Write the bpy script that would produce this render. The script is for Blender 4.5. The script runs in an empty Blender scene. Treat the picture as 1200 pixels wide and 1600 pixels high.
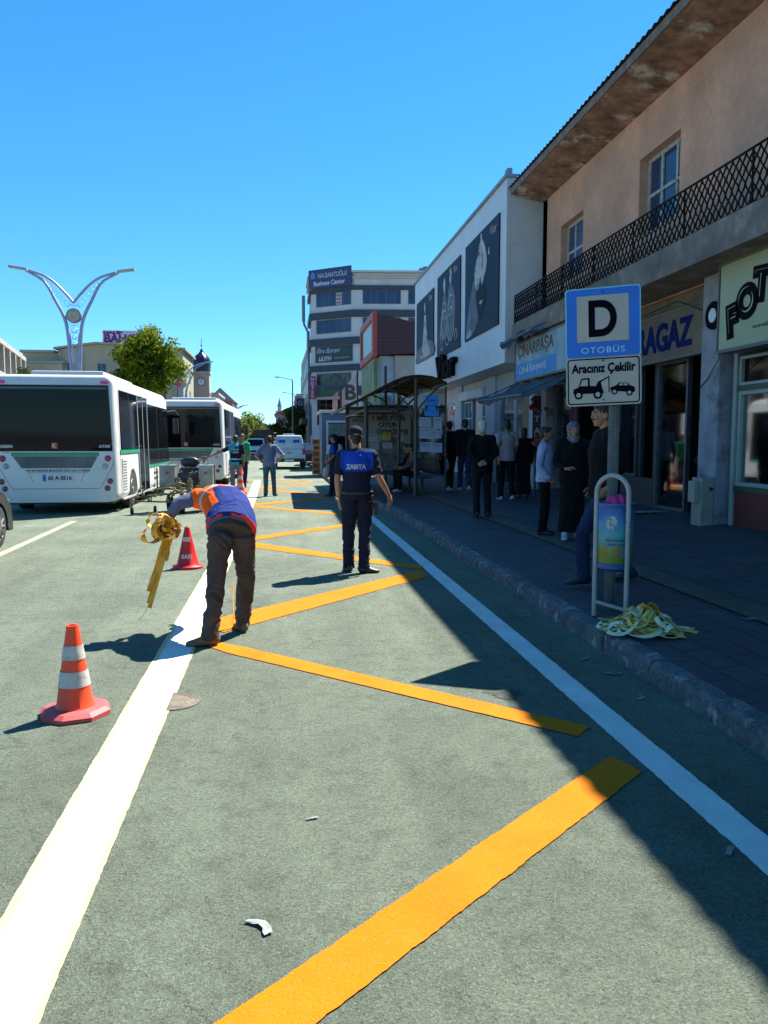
import bpy, bmesh, math, random
from mathutils import Vector, Matrix, noise
from mathutils.bvhtree import BVHTree
V = Vector
R = math.radians
random.seed(7)
S = bpy.context.scene
COL = S.collection
# ---------------------------------------------------------------- camera
cd = bpy.data.cameras.new("camera"); cam = bpy.data.objects.new("camera", cd); COL.objects.link(cam)
cd.sensor_fit = 'VERTICAL'; cd.sensor_height = 36; cd.lens = 36*1230/1600
cd.clip_start = .05; cd.clip_end = 3000
cam.location = (0, 0, 1.6); cam.rotation_mode = 'XYZ'
cam.rotation_euler = (R(90-5.1104), 0, R(-7.3824))
S.camera = cam
# ---------------------------------------------------------------- world, sun, exposure
SUN = V((.535, .48, 1.0)).normalized()
el = math.asin(SUN.z); az = math.atan2(SUN.x, SUN.y)
w = bpy.data.worlds.new("World"); S.world = w; w.use_nodes = True
nt = w.node_tree; bg = nt.nodes['Background']
sky = nt.nodes.new('ShaderNodeTexSky'); sky.sky_type = 'NISHITA'; sky.sun_disc = False
sky.sun_elevation = el; sky.sun_rotation = az; sky.altitude = 1700; sky.air_density = 1.0
sky.dust_density = 0; sky.ozone_density = 3.0
hs = nt.nodes.new('ShaderNodeHueSaturation'); hs.inputs['Saturation'].default_value = 1.4; hs.inputs['Hue'].default_value = .49
tn = nt.nodes.new('ShaderNodeVectorMath'); tn.operation = 'MULTIPLY'; tn.inputs[1].default_value = (1.26, 1.94, 2.3)
gm = nt.nodes.new('ShaderNodeGamma'); gm.inputs[1].default_value = .78; nt.links.new(sky.outputs[0], gm.inputs[0]); nt.links.new(gm.outputs[0], hs.inputs['Color']); nt.links.new(hs.outputs[0], tn.inputs[0]); nt.links.new(tn.outputs[0], bg.inputs['Color'])
bg.inputs['Strength'].default_value = .05
sd = bpy.data.lights.new("sun", 'SUN'); sd.energy = 5.0; sd.angle = R(.5); sd.color = (1, .955, .88)
so = bpy.data.objects.new("sun", sd); COL.objects.link(so)
so.rotation_euler = SUN.to_track_quat('Z', 'Y').to_euler()
S.view_settings.view_transform = 'Standard'; S.view_settings.look = 'None'
S.view_settings.exposure = 1.5; S.view_settings.gamma = 1
# ---------------------------------------------------------------- materials
MATS = {}
def M(name, col=(.5,.5,.5), rough=.6, metal=0, var=.12, vs=2.5, bump=0, bs=60, spec=.5, fine=0, alpha=None, stain=None, emit=0, space='Object'):
    if name in MATS: return MATS[name]
    m = bpy.data.materials.new(name); m.use_nodes = True; MATS[name] = m
    n = m.node_tree.nodes; l = m.node_tree.links; b = n['Principled BSDF']
    b.inputs['Roughness'].default_value = rough; b.inputs['Metallic'].default_value = metal
    b.inputs['Specular IOR Level'].default_value = spec
    c = (*col, 1)
    tc = n.new('ShaderNodeTexCoord')
    out = None
    if var or fine or stain:
        no = n.new('ShaderNodeTexNoise'); no.inputs['Scale'].default_value = vs; no.inputs['Detail'].default_value = 6
        l.new(tc.outputs[space], no.inputs['Vector'])
        r = n.new('ShaderNodeMapRange'); r.inputs[1].default_value = .3; r.inputs[2].default_value = .7
        r.inputs[3].default_value = 1-var; r.inputs[4].default_value = 1+var
        l.new(no.outputs['Fac'], r.inputs[0])
        mx = n.new('ShaderNodeVectorMath'); mx.operation = 'SCALE'; mx.inputs[0].default_value = col
        l.new(r.outputs[0], mx.inputs['Scale']); out = mx.outputs[0]
        if fine:
            n2 = n.new('ShaderNodeTexNoise'); n2.inputs['Scale'].default_value = bs; n2.inputs['Detail'].default_value = 3
            l.new(tc.outputs[space], n2.inputs['Vector'])
            r2 = n.new('ShaderNodeMapRange'); r2.inputs[1].default_value = .3; r2.inputs[2].default_value = .7
            r2.inputs[3].default_value = 1-fine; r2.inputs[4].default_value = 1+fine
            l.new(n2.outputs['Fac'], r2.inputs[0])
            m2 = n.new('ShaderNodeVectorMath'); m2.operation = 'SCALE'; l.new(out, m2.inputs[0]); l.new(r2.outputs[0], m2.inputs['Scale']); out = m2.outputs[0]
        if stain:   # (colour, scale, lo, hi)
            n3 = n.new('ShaderNodeTexNoise'); n3.inputs['Scale'].default_value = stain[1]; n3.inputs['Detail'].default_value = 8; n3.inputs['Roughness'].default_value = .65
            l.new(tc.outputs[space], n3.inputs['Vector'])
            r3 = n.new('ShaderNodeMapRange'); r3.inputs[1].default_value = stain[2]; r3.inputs[2].default_value = stain[3]
            l.new(n3.outputs['Fac'], r3.inputs[0])
            m3 = n.new('ShaderNodeMix'); m3.data_type = 'RGBA'; l.new(r3.outputs[0], m3.inputs['Factor']); l.new(out, m3.inputs['A']); m3.inputs['B'].default_value = (*stain[0], 1)
            out = m3.outputs['Result']
        l.new(out, b.inputs['Base Color'])
    else:
        b.inputs['Base Color'].default_value = c
    if bump:
        nb = n.new('ShaderNodeTexNoise'); nb.inputs['Scale'].default_value = bs; nb.inputs['Detail'].default_value = 4
        l.new(tc.outputs[space], nb.inputs['Vector'])
        bp = n.new('ShaderNodeBump'); bp.inputs['Strength'].default_value = min(1, bump); bp.inputs['Distance'].default_value = .01
        l.new(nb.outputs['Fac'], bp.inputs['Height']); l.new(bp.outputs[0], b.inputs['Normal'])
    if alpha is not None:
        b.inputs['Alpha'].default_value = alpha
    if emit:
        b.inputs['Emission Color'].default_value = c; b.inputs['Emission Strength'].default_value = emit
    return m
def asphalt():
    m = bpy.data.materials.new('asphalt'); m.use_nodes = True
    n = m.node_tree.nodes; l = m.node_tree.links; b = n['Principled BSDF']
    tc = n.new('ShaderNodeTexCoord'); co = tc.outputs['Object']
    def noi(sc, det=4, rough=.55, vec=co):
        t = n.new('ShaderNodeTexNoise'); t.inputs['Scale'].default_value = sc; t.inputs['Detail'].default_value = det; t.inputs['Roughness'].default_value = rough
        l.new(vec, t.inputs['Vector']); return t.outputs['Fac']
    def rng(x, a, b_, c, d):
        r = n.new('ShaderNodeMapRange'); r.inputs[1].default_value = a; r.inputs[2].default_value = b_; r.inputs[3].default_value = c; r.inputs[4].default_value = d
        l.new(x, r.inputs[0]); return r.outputs[0]
    def mul(a, c):
        t = n.new('ShaderNodeMath'); t.operation = 'MULTIPLY'; l.new(a, t.inputs[0]); l.new(c, t.inputs[1]); return t.outputs[0]
    mp = n.new('ShaderNodeMapping'); mp.inputs['Scale'].default_value = (1.6, .16, 1); l.new(co, mp.inputs['Vector'])
    big = rng(noi(.55, 7, .65), .3, .7, .74, 1.2)
    tracks = rng(noi(1.4, 4, vec=mp.outputs[0]), .3, .7, .82, 1.12)
    spots = rng(noi(7, 6, .7), .32, .5, .72, 1.0)
    v = n.new('ShaderNodeTexVoronoi'); v.inputs['Scale'].default_value = 95; l.new(co, v.inputs['Vector'])
    sep = n.new('ShaderNodeSeparateColor'); l.new(v.outputs['Color'], sep.inputs[0])
    stone = rng(sep.outputs[0], 0, 1, .66, 1.36)
    grit = rng(noi(125, 4, .8), .36, .64, .62, 1.26)
    f = mul(mul(mul(big, tracks), mul(stone, grit)), spots)
    # fine cracks
    vc = n.new('ShaderNodeTexVoronoi'); vc.feature = 'DISTANCE_TO_EDGE'; vc.inputs['Scale'].default_value = .33
    ds = n.new('ShaderNodeTexNoise'); ds.inputs['Scale'].default_value = 2.2; ds.inputs['Detail'].default_value = 7; l.new(co, ds.inputs['Vector'])
    mxv = n.new('ShaderNodeVectorMath'); mxv.operation = 'MULTIPLY_ADD'; l.new(ds.outputs['Color'], mxv.inputs[0]); mxv.inputs[1].default_value = (.9, .9, 0); l.new(co, mxv.inputs[2])
    l.new(mxv.outputs[0], vc.inputs['Vector'])
    crack = rng(vc.outputs['Distance'], .0006, .0032, .72, 1.0)
    f = mul(f, crack)
    pv = n.new('ShaderNodeTexVoronoi'); pv.inputs['Scale'].default_value = 42; pv.inputs['Randomness'].default_value = 1; l.new(co, pv.inputs['Vector'])
    f = mul(f, rng(pv.outputs['Distance'], .10, .24, .52, 1.0))
    sc = n.new('ShaderNodeVectorMath'); sc.operation = 'SCALE'; sc.inputs[0].default_value = (.190, .226, .164); l.new(f, sc.inputs['Scale'])
    l.new(sc.outputs[0], b.inputs['Base Color'])
    b.inputs['Roughness'].default_value = .88; b.inputs['Specular IOR Level'].default_value = .3
    bp = n.new('ShaderNodeBump'); bp.inputs['Strength'].default_value = 1; bp.inputs['Distance'].default_value = .009
    l.new(mul(stone, grit), bp.inputs['Height']); l.new(bp.outputs[0], b.inputs['Normal'])
    return m
def paint(name, col, wear=.5, worn=(.17,.18,.15)):
    m = bpy.data.materials.new(name); m.use_nodes = True
    n = m.node_tree.nodes; l = m.node_tree.links; b = n['Principled BSDF']
    tc = n.new('ShaderNodeTexCoord')
    def noi(sc, det, ro=.6):
        t = n.new('ShaderNodeTexNoise'); t.inputs['Scale'].default_value = sc; t.inputs['Detail'].default_value = det; t.inputs['Roughness'].default_value = ro
        l.new(tc.outputs['Object'], t.inputs['Vector']); return t
    a = noi(85, 6, .78); r = n.new('ShaderNodeMapRange'); r.inputs[1].default_value = .63-.08*wear; r.inputs[2].default_value = .70; l.new(a.outputs['Fac'], r.inputs[0])
    v2 = noi(3, 5); r2 = n.new('ShaderNodeMapRange'); r2.inputs[1].default_value = .3; r2.inputs[2].default_value = .7; r2.inputs[3].default_value = .84; r2.inputs[4].default_value = 1.08; l.new(v2.outputs['Fac'], r2.inputs[0])
    s = n.new('ShaderNodeVectorMath'); s.operation = 'SCALE'; s.inputs[0].default_value = col; l.new(r2.outputs[0], s.inputs['Scale'])
    mx = n.new('ShaderNodeMix'); mx.data_type = 'RGBA'; l.new(r.outputs[0], mx.inputs['Factor']); l.new(s.outputs[0], mx.inputs['A']); mx.inputs['B'].default_value = (*worn, 1)
    l.new(mx.outputs['Result'], b.inputs['Base Color'])
    b.inputs['Roughness'].default_value = .8; b.inputs['Specular IOR Level'].default_value = .12
    g = noi(110, 4, .75); bp = n.new('ShaderNodeBump'); bp.inputs['Strength'].default_value = .9; bp.inputs['Distance'].default_value = .007
    l.new(g.outputs['Fac'], bp.inputs['Height']); l.new(bp.outputs[0], b.inputs['Normal'])
    return m
def bricks(name, c1, c2, mortar, scale, bw=.5, rh=.25, ms=.02, rot=(0,0,0), rough=.75, bump=.6, off=.5, nv=.32):
    m = bpy.data.materials.new(name); m.use_nodes = True
    n = m.node_tree.nodes; l = m.node_tree.links; b = n['Principled BSDF']
    tc = n.new('ShaderNodeTexCoord'); mp = n.new('ShaderNodeMapping'); mp.inputs['Rotation'].default_value = rot
    l.new(tc.outputs['Object'], mp.inputs['Vector'])
    t = n.new('ShaderNodeTexBrick'); t.offset = off; l.new(mp.outputs[0], t.inputs['Vector'])
    t.inputs['Color1'].default_value = (*c1, 1); t.inputs['Color2'].default_value = (*c2, 1); t.inputs['Mortar'].default_value = (*mortar, 1)
    t.inputs['Scale'].default_value = scale; t.inputs['Mortar Size'].default_value = ms; t.inputs['Brick Width'].default_value = bw; t.inputs['Row Height'].default_value = rh
    t.inputs['Mortar Smooth'].default_value = .2
    no = n.new('ShaderNodeTexNoise'); no.inputs['Scale'].default_value = 2.2; no.inputs['Detail'].default_value = 8; l.new(tc.outputs['Object'], no.inputs['Vector'])
    r = n.new('ShaderNodeMapRange'); r.inputs[1].default_value = .3; r.inputs[2].default_value = .7; r.inputs[3].default_value = 1-nv; r.inputs[4].default_value = 1+nv; l.new(no.outputs['Fac'], r.inputs[0])
    s = n.new('ShaderNodeVectorMath'); s.operation = 'SCALE'; l.new(t.outputs['Color'], s.inputs[0]); l.new(r.outputs[0], s.inputs['Scale']); l.new(s.outputs[0], b.inputs['Base Color'])
    b.inputs['Roughness'].default_value = rough
    bp = n.new('ShaderNodeBump'); bp.inputs['Strength'].default_value = bump; bp.inputs['Distance'].default_value = .01; bp.invert = True
    l.new(t.outputs['Fac'], bp.inputs['Height']); l.new(bp.outputs[0], b.inputs['Normal'])
    return m
def clear_glass(name, tint=(.7,.8,.8), op=.12):
    m = bpy.data.materials.new(name); m.use_nodes = True
    n = m.node_tree.nodes; l = m.node_tree.links; n.remove(n['Principled BSDF']); o = n['Material Output']
    t = n.new('ShaderNodeBsdfTransparent'); t.inputs[0].default_value = (*tint, 1)
    g = n.new('ShaderNodeBsdfGlossy'); g.inputs['Roughness'].default_value = .04; g.inputs[0].default_value = (.9, .95, 1, 1)
    f = n.new('ShaderNodeFresnel'); f.inputs[0].default_value = 1.5
    a = n.new('ShaderNodeMath'); a.operation = 'MULTIPLY_ADD'; a.inputs[1].default_value = 1.0; a.inputs[2].default_value = op; l.new(f.outputs[0], a.inputs[0])
    mx = n.new('ShaderNodeMixShader'); l.new(a.outputs[0], mx.inputs[0]); l.new(t.outputs[0], mx.inputs[1]); l.new(g.outputs[0], mx.inputs[2]); l.new(mx.outputs[0], o.inputs[0])
    return m
mASPH = asphalt()
mWHITE = paint('white_road_paint', (.70,.73,.68), .5)
mCREAM = paint('cream_tape_paint', (.56,.58,.28), .7)
mORANGE = paint('orange_road_paint', (.60,.170,.002), 1.1, (.3,.2,.06))
mFADE = paint('faded_road_paint', (.33,.32,.25), 1.6)
DARKGLASS = M('dark_glass', (.003,.004,.006), .05, var=0, spec=.16)
BLUEGLASS = M('blue_glass', (.03,.055,.12), .1, var=.5, vs=.5, spec=.35)
BLACK = M('black_trim', (.012,.012,.014), .5, var=.1)
CHROME = M('steel', (.45,.46,.47), .35, .9, var=.15)
GALV = M('galvanised_steel', (.09,.105,.105), .5, .5, var=.25, vs=8)
# ---------------------------------------------------------------- object helpers
WM = {}
def tag(o, label=None, cat=None, group=None, kind=None):
    if label: o['label'] = label
    if cat: o['category'] = cat
    if group: o['group'] = group
    if kind: o['kind'] = kind
    return o
def thing(name, label, cat, loc=(0,0,0), rz=0, group=None, scale=1):
    o = bpy.data.objects.new(name, None); COL.objects.link(o); o.empty_display_size = .2
    o.location = loc; o.rotation_euler = (0,0,rz); o.scale = (scale,)*3
    WM[o.name] = Matrix.Translation(loc) @ Matrix.Rotation(rz, 4, 'Z') @ Matrix.Scale(scale, 4)
    return tag(o, label, cat, group)
def link(name, me, mats=None, parent=None, world=False, label=None, loc=None):
    """world=True: vertices are in world space and are moved into the parent's space"""
    if mats is not None:
        for m in (mats if isinstance(mats, (list, tuple)) else [mats]): me.materials.append(m)
    o = bpy.data.objects.new(name, me); COL.objects.link(o)
    if parent is not None:
        if world: me.transform(WM[parent.name].inverted())
        o.parent = parent; WM[o.name] = WM[parent.name]
    elif loc is not None:
        if world: me.transform(Matrix.Translation(loc).inverted())
        o.location = loc; WM[o.name] = Matrix.Translation(loc)
    else: WM[o.name] = Matrix.Identity(4)
    if label: o['label'] = label
    return o
def obj(name, bm, mats, parent=None, world=False, smooth=False, label=None, loc=None, norm=True):
    if norm: bmesh.ops.recalc_face_normals(bm, faces=bm.faces)
    me = bpy.data.meshes.new(name); bm.to_mesh(me); bm.free()
    if smooth:
        me.shade_smooth()
        if smooth != 'full': me.set_sharp_from_angle(angle=R(38))
    return link(name, me, mats, parent, world, label, loc)
def BM(): return bmesh.new()
def dup(root, loc, rz=0, label=None, group=None, scale=None):
    r = root.copy(); COL.objects.link(r); r.location = loc; r.rotation_euler = (0,0,rz)
    if scale: r.scale = (scale,)*3
    if label: r['label'] = label
    if group: r['group'] = group
    for ch in list(root.children):
        c = ch.copy(); COL.objects.link(c); c.parent = r
        for g in ch.children:
            d = g.copy(); COL.objects.link(d); d.parent = c
    return r
def box(bm, x0, x1, y0, y1, z0, z1, bev=0, mi=0, mat=None):
    vs = [bm.verts.new((x, y, z)) for x in (x0, x1) for y in (y0, y1) for z in (z0, z1)]
    fs = [bm.faces.new([vs[i] for i in q]) for q in ((0,1,3,2),(4,6,7,5),(0,4,5,1),(2,3,7,6),(0,2,6,4),(1,5,7,3))]
    for f in fs: f.material_index = mi
    if bev:
        es = list({e for f in fs for e in f.edges})
        r = bmesh.ops.bevel(bm, geom=es, offset=bev, segments=2, affect='EDGES', profile=.6)
        vs = list({v for f in r['faces'] for v in f.verts} | {v for v in vs if v.is_valid})
        for f in r['faces']: f.material_index = mi
    if mat is not None:
        for v in vs:
            if v.is_valid: v.co = mat @ v.co
    return vs
def fr(d):
    d = V(d).normalized(); a = V((0,0,1)) if abs(d.z) < .9 else V((0,1,0))
    x = a.cross(d).normalized(); return x, d.cross(x)
def tube(bm, pts, rad, seg=12, mi=0, caps=True, frame=None, close=False, ax=None):
    """swept tube; rad: number, list, or list of (rx, ry) with frame=(right vectors)"""
    pts = [V(p) for p in pts]; n = len(pts)
    if not isinstance(rad, (list, tuple)): rad = [rad]*n
    rings = []; px = None
    for i, p in enumerate(pts):
        if close: t = (pts[(i+1) % n]-pts[i-1])
        else: t = pts[min(i+1, n-1)]-pts[max(i-1, 0)]
        if ax is not None: t = V(ax)
        if t.length < 1e-9: t = V((0,0,1))
        t.normalize()
        if frame is not None:
            x = V(frame[i] if isinstance(frame, list) else frame); x = (x-t*x.dot(t)).normalized(); y = t.cross(x)
        else:
            if px is None: x, y = fr(t)
            else: x = (px-t*px.dot(t)); x = x.normalized() if x.length > 1e-6 else fr(t)[0]; y = t.cross(x)
        px = x
        r = rad[i]; rx, ry = r if isinstance(r, (tuple, list)) else (r, r)
        rings.append([bm.verts.new(p+x*(rx*math.cos(2*math.pi*k/seg))+y*(ry*math.sin(2*math.pi*k/seg))) for k in range(seg)])
    m = n if close else n-1
    for i in range(m):
        a, b = rings[i], rings[(i+1) % n]
        for k in range(seg):
            f = bm.faces.new((a[k], a[(k+1) % seg], b[(k+1) % seg], b[k])); f.material_index = mi
    if caps and not close:
        bm.faces.new(rings[0][::-1]).material_index = mi; bm.faces.new(rings[-1]).material_index = mi
    return rings
def cap(bm, a, b, ra, rb=None, seg=12):
    """round-ended tapered capsule"""
    a, b = V(a), V(b); rb = ra if rb is None else rb
    d = (b-a); L = d.length; d = d.normalized() if L > 1e-6 else V((0,0,1))
    pts, rs = [], []
    for t in (85, 60, 35, 12): pts.append(a-d*ra*math.sin(R(t))); rs.append(ra*math.cos(R(t)))
    for t in (-12+0, ) : pass
    pts.append(a); rs.append(ra); pts.append(b); rs.append(rb)
    for t in (12, 35, 60, 85): pts.append(b+d*rb*math.sin(R(t))); rs.append(rb*math.cos(R(t)))
    tube(bm, pts, rs, seg)
def ell(bm, c, r, rot=None, seg=16, mi=0):
    m = Matrix.Translation(c) @ (rot.to_4x4() if rot is not None else Matrix.Identity(4)) @ Matrix.Diagonal((*r, 1))
    g = bmesh.ops.create_uvsphere(bm, u_segments=seg, v_segments=max(6, seg//2+2), radius=1, matrix=m)
    for v in g['verts']:
        for f in v.link_faces: f.material_index = mi
def cyl(bm, p0, p1, r0, r1=None, seg=16, mi=0): tube(bm, [p0, p1], [r0, r0 if r1 is None else r1], seg, mi)
def prism(bm, poly, o, ux, uy, d, mi=0):
    """poly in (u,v); o origin; ux, uy axes; d extrusion vector"""
    o, ux, uy, d = V(o), V(ux), V(uy), V(d)
    a = [bm.verts.new(o+ux*p[0]+uy*p[1]) for p in poly]; b = [bm.verts.new(v.co+d) for v in a]
    n = len(a); fs = [bm.faces.new(a), bm.faces.new(b[::-1])]
    for i in range(n): fs.append(bm.faces.new((a[i], b[i], b[(i+1) % n], a[(i+1) % n])))
    for f in fs: f.material_index = mi
    return fs
def circ(cx, cy, r, n=20, a0=0, a1=360):
    full = abs(a1-a0) >= 359.9
    return [(cx+r*math.cos(R(a0+(a1-a0)*i/(n if full else n-1))), cy+r*math.sin(R(a0+(a1-a0)*i/(n if full else n-1)))) for i in range(n)]
def rrect(w, h, r, n=5):
    p = []
    for cx, cy, a in ((w/2-r, h/2-r, 0), (-w/2+r, h/2-r, 90), (-w/2+r, -h/2+r, 180), (w/2-r, -h/2+r, 270)):
        p += circ(cx, cy, r, n, a, a+90)
    return p
SCR = bpy.data.scenes.new('scratch')
def scratch_eval(o):
    with bpy.context.temp_override(scene=SCR, view_layer=SCR.view_layers[0]):
        dg = bpy.context.evaluated_depsgraph_get(); dg.update(); return bpy.data.meshes.new_from_object(o.evaluated_get(dg))
def mods(me, ms):
    o = bpy.data.objects.new('tmp', me); SCR.collection.objects.link(o)
    for t, kw in ms:
        m = o.modifiers.new(t, t)
        for k, v in kw.items(): setattr(m, k, v)
    r = scratch_eval(o); bpy.data.objects.remove(o); return r
def remesh(bm, vox, it=2, fold=0, fs=(9,9,4), seed=0):
    bmesh.ops.recalc_face_normals(bm, faces=bm.faces)
    me = bpy.data.meshes.new('t'); bm.to_mesh(me); bm.free()
    me = mods(me, [('REMESH', dict(mode='VOXEL', voxel_size=vox)), ('SMOOTH', dict(factor=.5, iterations=it))])
    if fold:
        n = len(me.vertices); co = [0.0]*(3*n); nr = [0.0]*(3*n)
        me.vertices.foreach_get('co', co); me.vertex_normals.foreach_get('vector', nr)
        for i in range(0, 3*n, 3):
            p = V(co[i:i+3]); q = V((p.x*fs[0]+seed*7.3, p.y*fs[1], p.z*fs[2]))
            a = 1-abs(noise.noise(q+V((0,0,noise.noise(p*5+V((seed,0,0)))*2)))*2)
            d = fold*(a-.55+noise.noise(p*38+V((0,seed,0)))*.25)
            co[i] += nr[i]*d; co[i+1] += nr[i+1]*d; co[i+2] += nr[i+2]*d
        me.vertices.foreach_set('co', co); me.update()
    me.shade_smooth()
    return me
def bool_cut(o, bm):
    me = bpy.data.meshes.new('c'); bmesh.ops.recalc_face_normals(bm, faces=bm.faces); bm.to_mesh(me); bm.free()
    c = bpy.data.objects.new('cut', me); SCR.collection.objects.link(c)
    k = bpy.data.objects.new('k', o.data); SCR.collection.objects.link(k)
    m = k.modifiers.new('b', 'BOOLEAN'); m.object = c; m.operation = 'DIFFERENCE'; m.solver = 'EXACT'
    r = scratch_eval(k); bpy.data.objects.remove(k); o.data = r; bpy.data.objects.remove(c)
def textmesh(s, size, bold=0, shear=0, spacing=1, extr=.002, space_line=1):
    c = bpy.data.curves.new('t', 'FONT'); c.body = s; c.size = size; c.offset = bold; c.shear = shear; c.extrude = extr
    c.align_x = 'CENTER'; c.align_y = 'CENTER'; c.space_character = spacing; c.resolution_u = 3 if size < .15 else 6; c.space_line = space_line
    o = bpy.data.objects.new('t', c); SCR.collection.objects.link(o)
    me = scratch_eval(o); bpy.data.objects.remove(o); return me
def text(s, size, mat, parent, o, ux, uz, width=None, bold=0, name='lettering', **k):
    """world-space text: o centre, ux reading direction, uz up"""
    me = textmesh(s, size, bold, **k)
    xs = [v.co.x for v in me.vertices]; ys = [v.co.y for v in me.vertices]
    cx, cy = (min(xs)+max(xs))/2, (min(ys)+max(ys))/2
    sx = width/(max(xs)-min(xs)) if width else 1
    ux, uz = V(ux).normalized(), V(uz).normalized(); n = ux.cross(uz); o = V(o)
    for v in me.vertices: v.co = o+ux*((v.co.x-cx)*sx)+uz*(v.co.y-cy)+n*v.co.z
    me.materials.clear()
    return link(name, me, mat, parent, True)
class Fac:
    """vertical facade plane from A to B (left to right as seen from the street)"""
    def __init__(s, A, B):
        s.A = V((*A, 0)); d = V((*B, 0))-s.A; s.L = d.length; s.u = d.normalized(); s.n = V((s.u.y, -s.u.x, 0)); s.z = V((0,0,1))
        s.m = Matrix((( s.u.x, -s.n.x, 0, s.A.x), (s.u.y, -s.n.y, 0, s.A.y), (0, 0, 1, 0), (0,0,0,1)))
    def box(s, bm, u0, u1, z0, z1, d0, d1, bev=0, mi=0):
        """d = distance out of the wall"""
        return box(bm, u0, u1, -d1, -d0, z0, z1, bev, mi, s.m)
    def p(s, u, z, d=0): return s.A+s.u*u+s.n*d+V((0,0,z))
    def text(s, t, size, mat, parent, u, z, d, **k): return text(t, size, mat, parent, s.p(u, z, d), s.u, s.z, **k)
    def poly(s, bm, pts, d0, d1, mi=0): prism(bm, pts, s.p(0, 0, d0), s.u, s.z, s.n*(d1-d0), mi)
def window(fac, parent, u0, u1, z0, z1, d=0, t=.06, frame=None, glass=None, mull=(), trans=(), depth=.06, proud=.02, name='window'):
    bm = BM(); f = fac.box
    f(bm, u0, u1, z0, z0+t, d-depth, d+proud); f(bm, u0, u1, z1-t, z1, d-depth, d+proud)
    f(bm, u0, u0+t, z0+t, z1-t, d-depth, d+proud); f(bm, u1-t, u1, z0+t, z1-t, d-depth, d+proud)
    for m in mull:
        uu = u0+(u1-u0)*m; f(bm, uu-t*.45, uu+t*.45, z0+t, z1-t, d-depth, d+proud-.004)
    for m in trans:
        zz = z0+(z1-z0)*m; f(bm, u0+t, u1-t, zz-t*.4, zz+t*.4, d-depth, d+proud-.008)
    w_ = obj(name, bm, frame, parent, True)
    bm = BM(); f(bm, u0+t*.8, u1-t*.8, z0+t*.8, z1-t*.8, d-depth+.01, d-.03 if depth > .04 else d+proud-.012)
    obj('pane', bm, glass or DARKGLASS, w_, True)
    return w_
def structure(name, bm, mat, smooth=False): return tag(obj(name, bm, mat, None, smooth=smooth), kind='structure')
# ================================================================= SETTING
bm = BM(); box(bm, -900, 900, -900, 1500, -.3, -.03); structure('ground', bm, M('dusty_ground', (.2,.19,.15), .95, vs=.05, var=.2))
# road: fine grid near the camera is not needed, the relief is in the material
def kerbx(y):
    if y < 17: return 2.4
    if y < 22: return 2.4-.35*(y-17)/5
    if y < 30: return 2.05-.25*(y-22)/8
    return 1.8
bm = BM(); box(bm, -14, 2.6, -30, 400, -.25, 0); structure('road', bm, mASPH)
KY = [-20, -10, 0, 8, 17, 19, 22, 26, 30, 45, 70, 110, 200]
def swz(x): return .14+.07*max(0, x-2.4)
bm = BM()
rows = []
for y in KY:
    k = kerbx(y)+.15
    rows.append([bm.verts.new((x, y, z)) for x, z in ((k, -.1), (k, .137), (2.55 if k < 2.55 else k+.01, .137 if k < 2.55 else .138), (8, swz(8)), (14, swz(8)), (14, -.1))])
for a, b in zip(rows, rows[1:]):
    for i in range(5): bm.faces.new((a[i], a[i+1], b[i+1], b[i]))
mPAVE = bricks('paving', (.055,.042,.046), (.040,.036,.044), (.02,.02,.025), 1, .42, .21, .012, rot=(0,0,R(90)), rough=.7, bump=.5)
structure('pavement', bm, mPAVE)
# tactile strip let into the pavement
bm = BM(); 
vs = [bm.verts.new((x, y, swz(x)+.004)) for x, y in ((3.62,-8),(3.92,-8),(3.92,60),(3.62,60))]; bm.faces.new(vs)
for i in range(5):
    x = 3.66+i*.055; vs = [bm.verts.new((q, y, swz(q)+zz)) for q, zz in ((x,.005),(x+.008,.009),(x+.022,.009),(x+.03,.005)) for y in (-2, 26)]
    for k in (0, 2, 4): bm.faces.new((vs[k], vs[k+1], vs[k+3], vs[k+2]))
structure('tactile_path', bm, bricks('tactile', (.085,.066,.04), (.07,.058,.04), (.03,.028,.025), 1, .3, .3, .01, off=0, rough=.8))
# kerb stones, worn arrises, one by one
bm = BM(); y = -6.0
def kdir(y): return V((kerbx(y+.4)-kerbx(y-.4), .8, 0)).normalized()
while y < 75:
    L = .78+random.uniform(-.02, .02); x = kerbx(y+L/2); d = kdir(y+L/2); ang = math.atan2(-d.x, d.y)
    j = random.uniform(-.008, .008); dz = random.uniform(-.006, .006)
    m = Matrix.Translation((x+j, y+L/2, 0)) @ Matrix.Rotation(ang+random.uniform(-.006,.006), 4, 'Z')
    prof = [(0,-.1),(.012,.0),(.022,.10),(.032,.128),(.055,.139),(.155,.142),(.16,-.1)]
    n = 9; rr = []
    for i in range(n+1):
        t = -L/2+.006+(L-.012)*i/n; e = .006 if i in (0, n) else 0
        rr.append([bm.verts.new(m @ V((p[0]-.0+e+(noise.noise(V((y*3+t*6, k*2.1, 0)))*.022 if 0 < k < 5 else 0), t, p[1]+dz-e+(noise.noise(V((y*3+t*6, k*3, 5)))*.02 if 1 < k < 5 else 0)))) for k, p in enumerate(prof)])
    for a, b in zip(rr, rr[1:]):
        for k in range(len(prof)-1): bm.faces.new((a[k], a[k+1], b[k+1], b[k]))
    bm.faces.new(rr[0]); bm.faces.new(rr[-1][::-1])
    y += L
structure('kerb', bm, M('kerb_concrete', (.11,.105,.105), .85, var=.3, vs=5, bump=.8, bs=35, fine=.35, stain=((.30,.30,.28), 7, .56, .64)))
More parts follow.
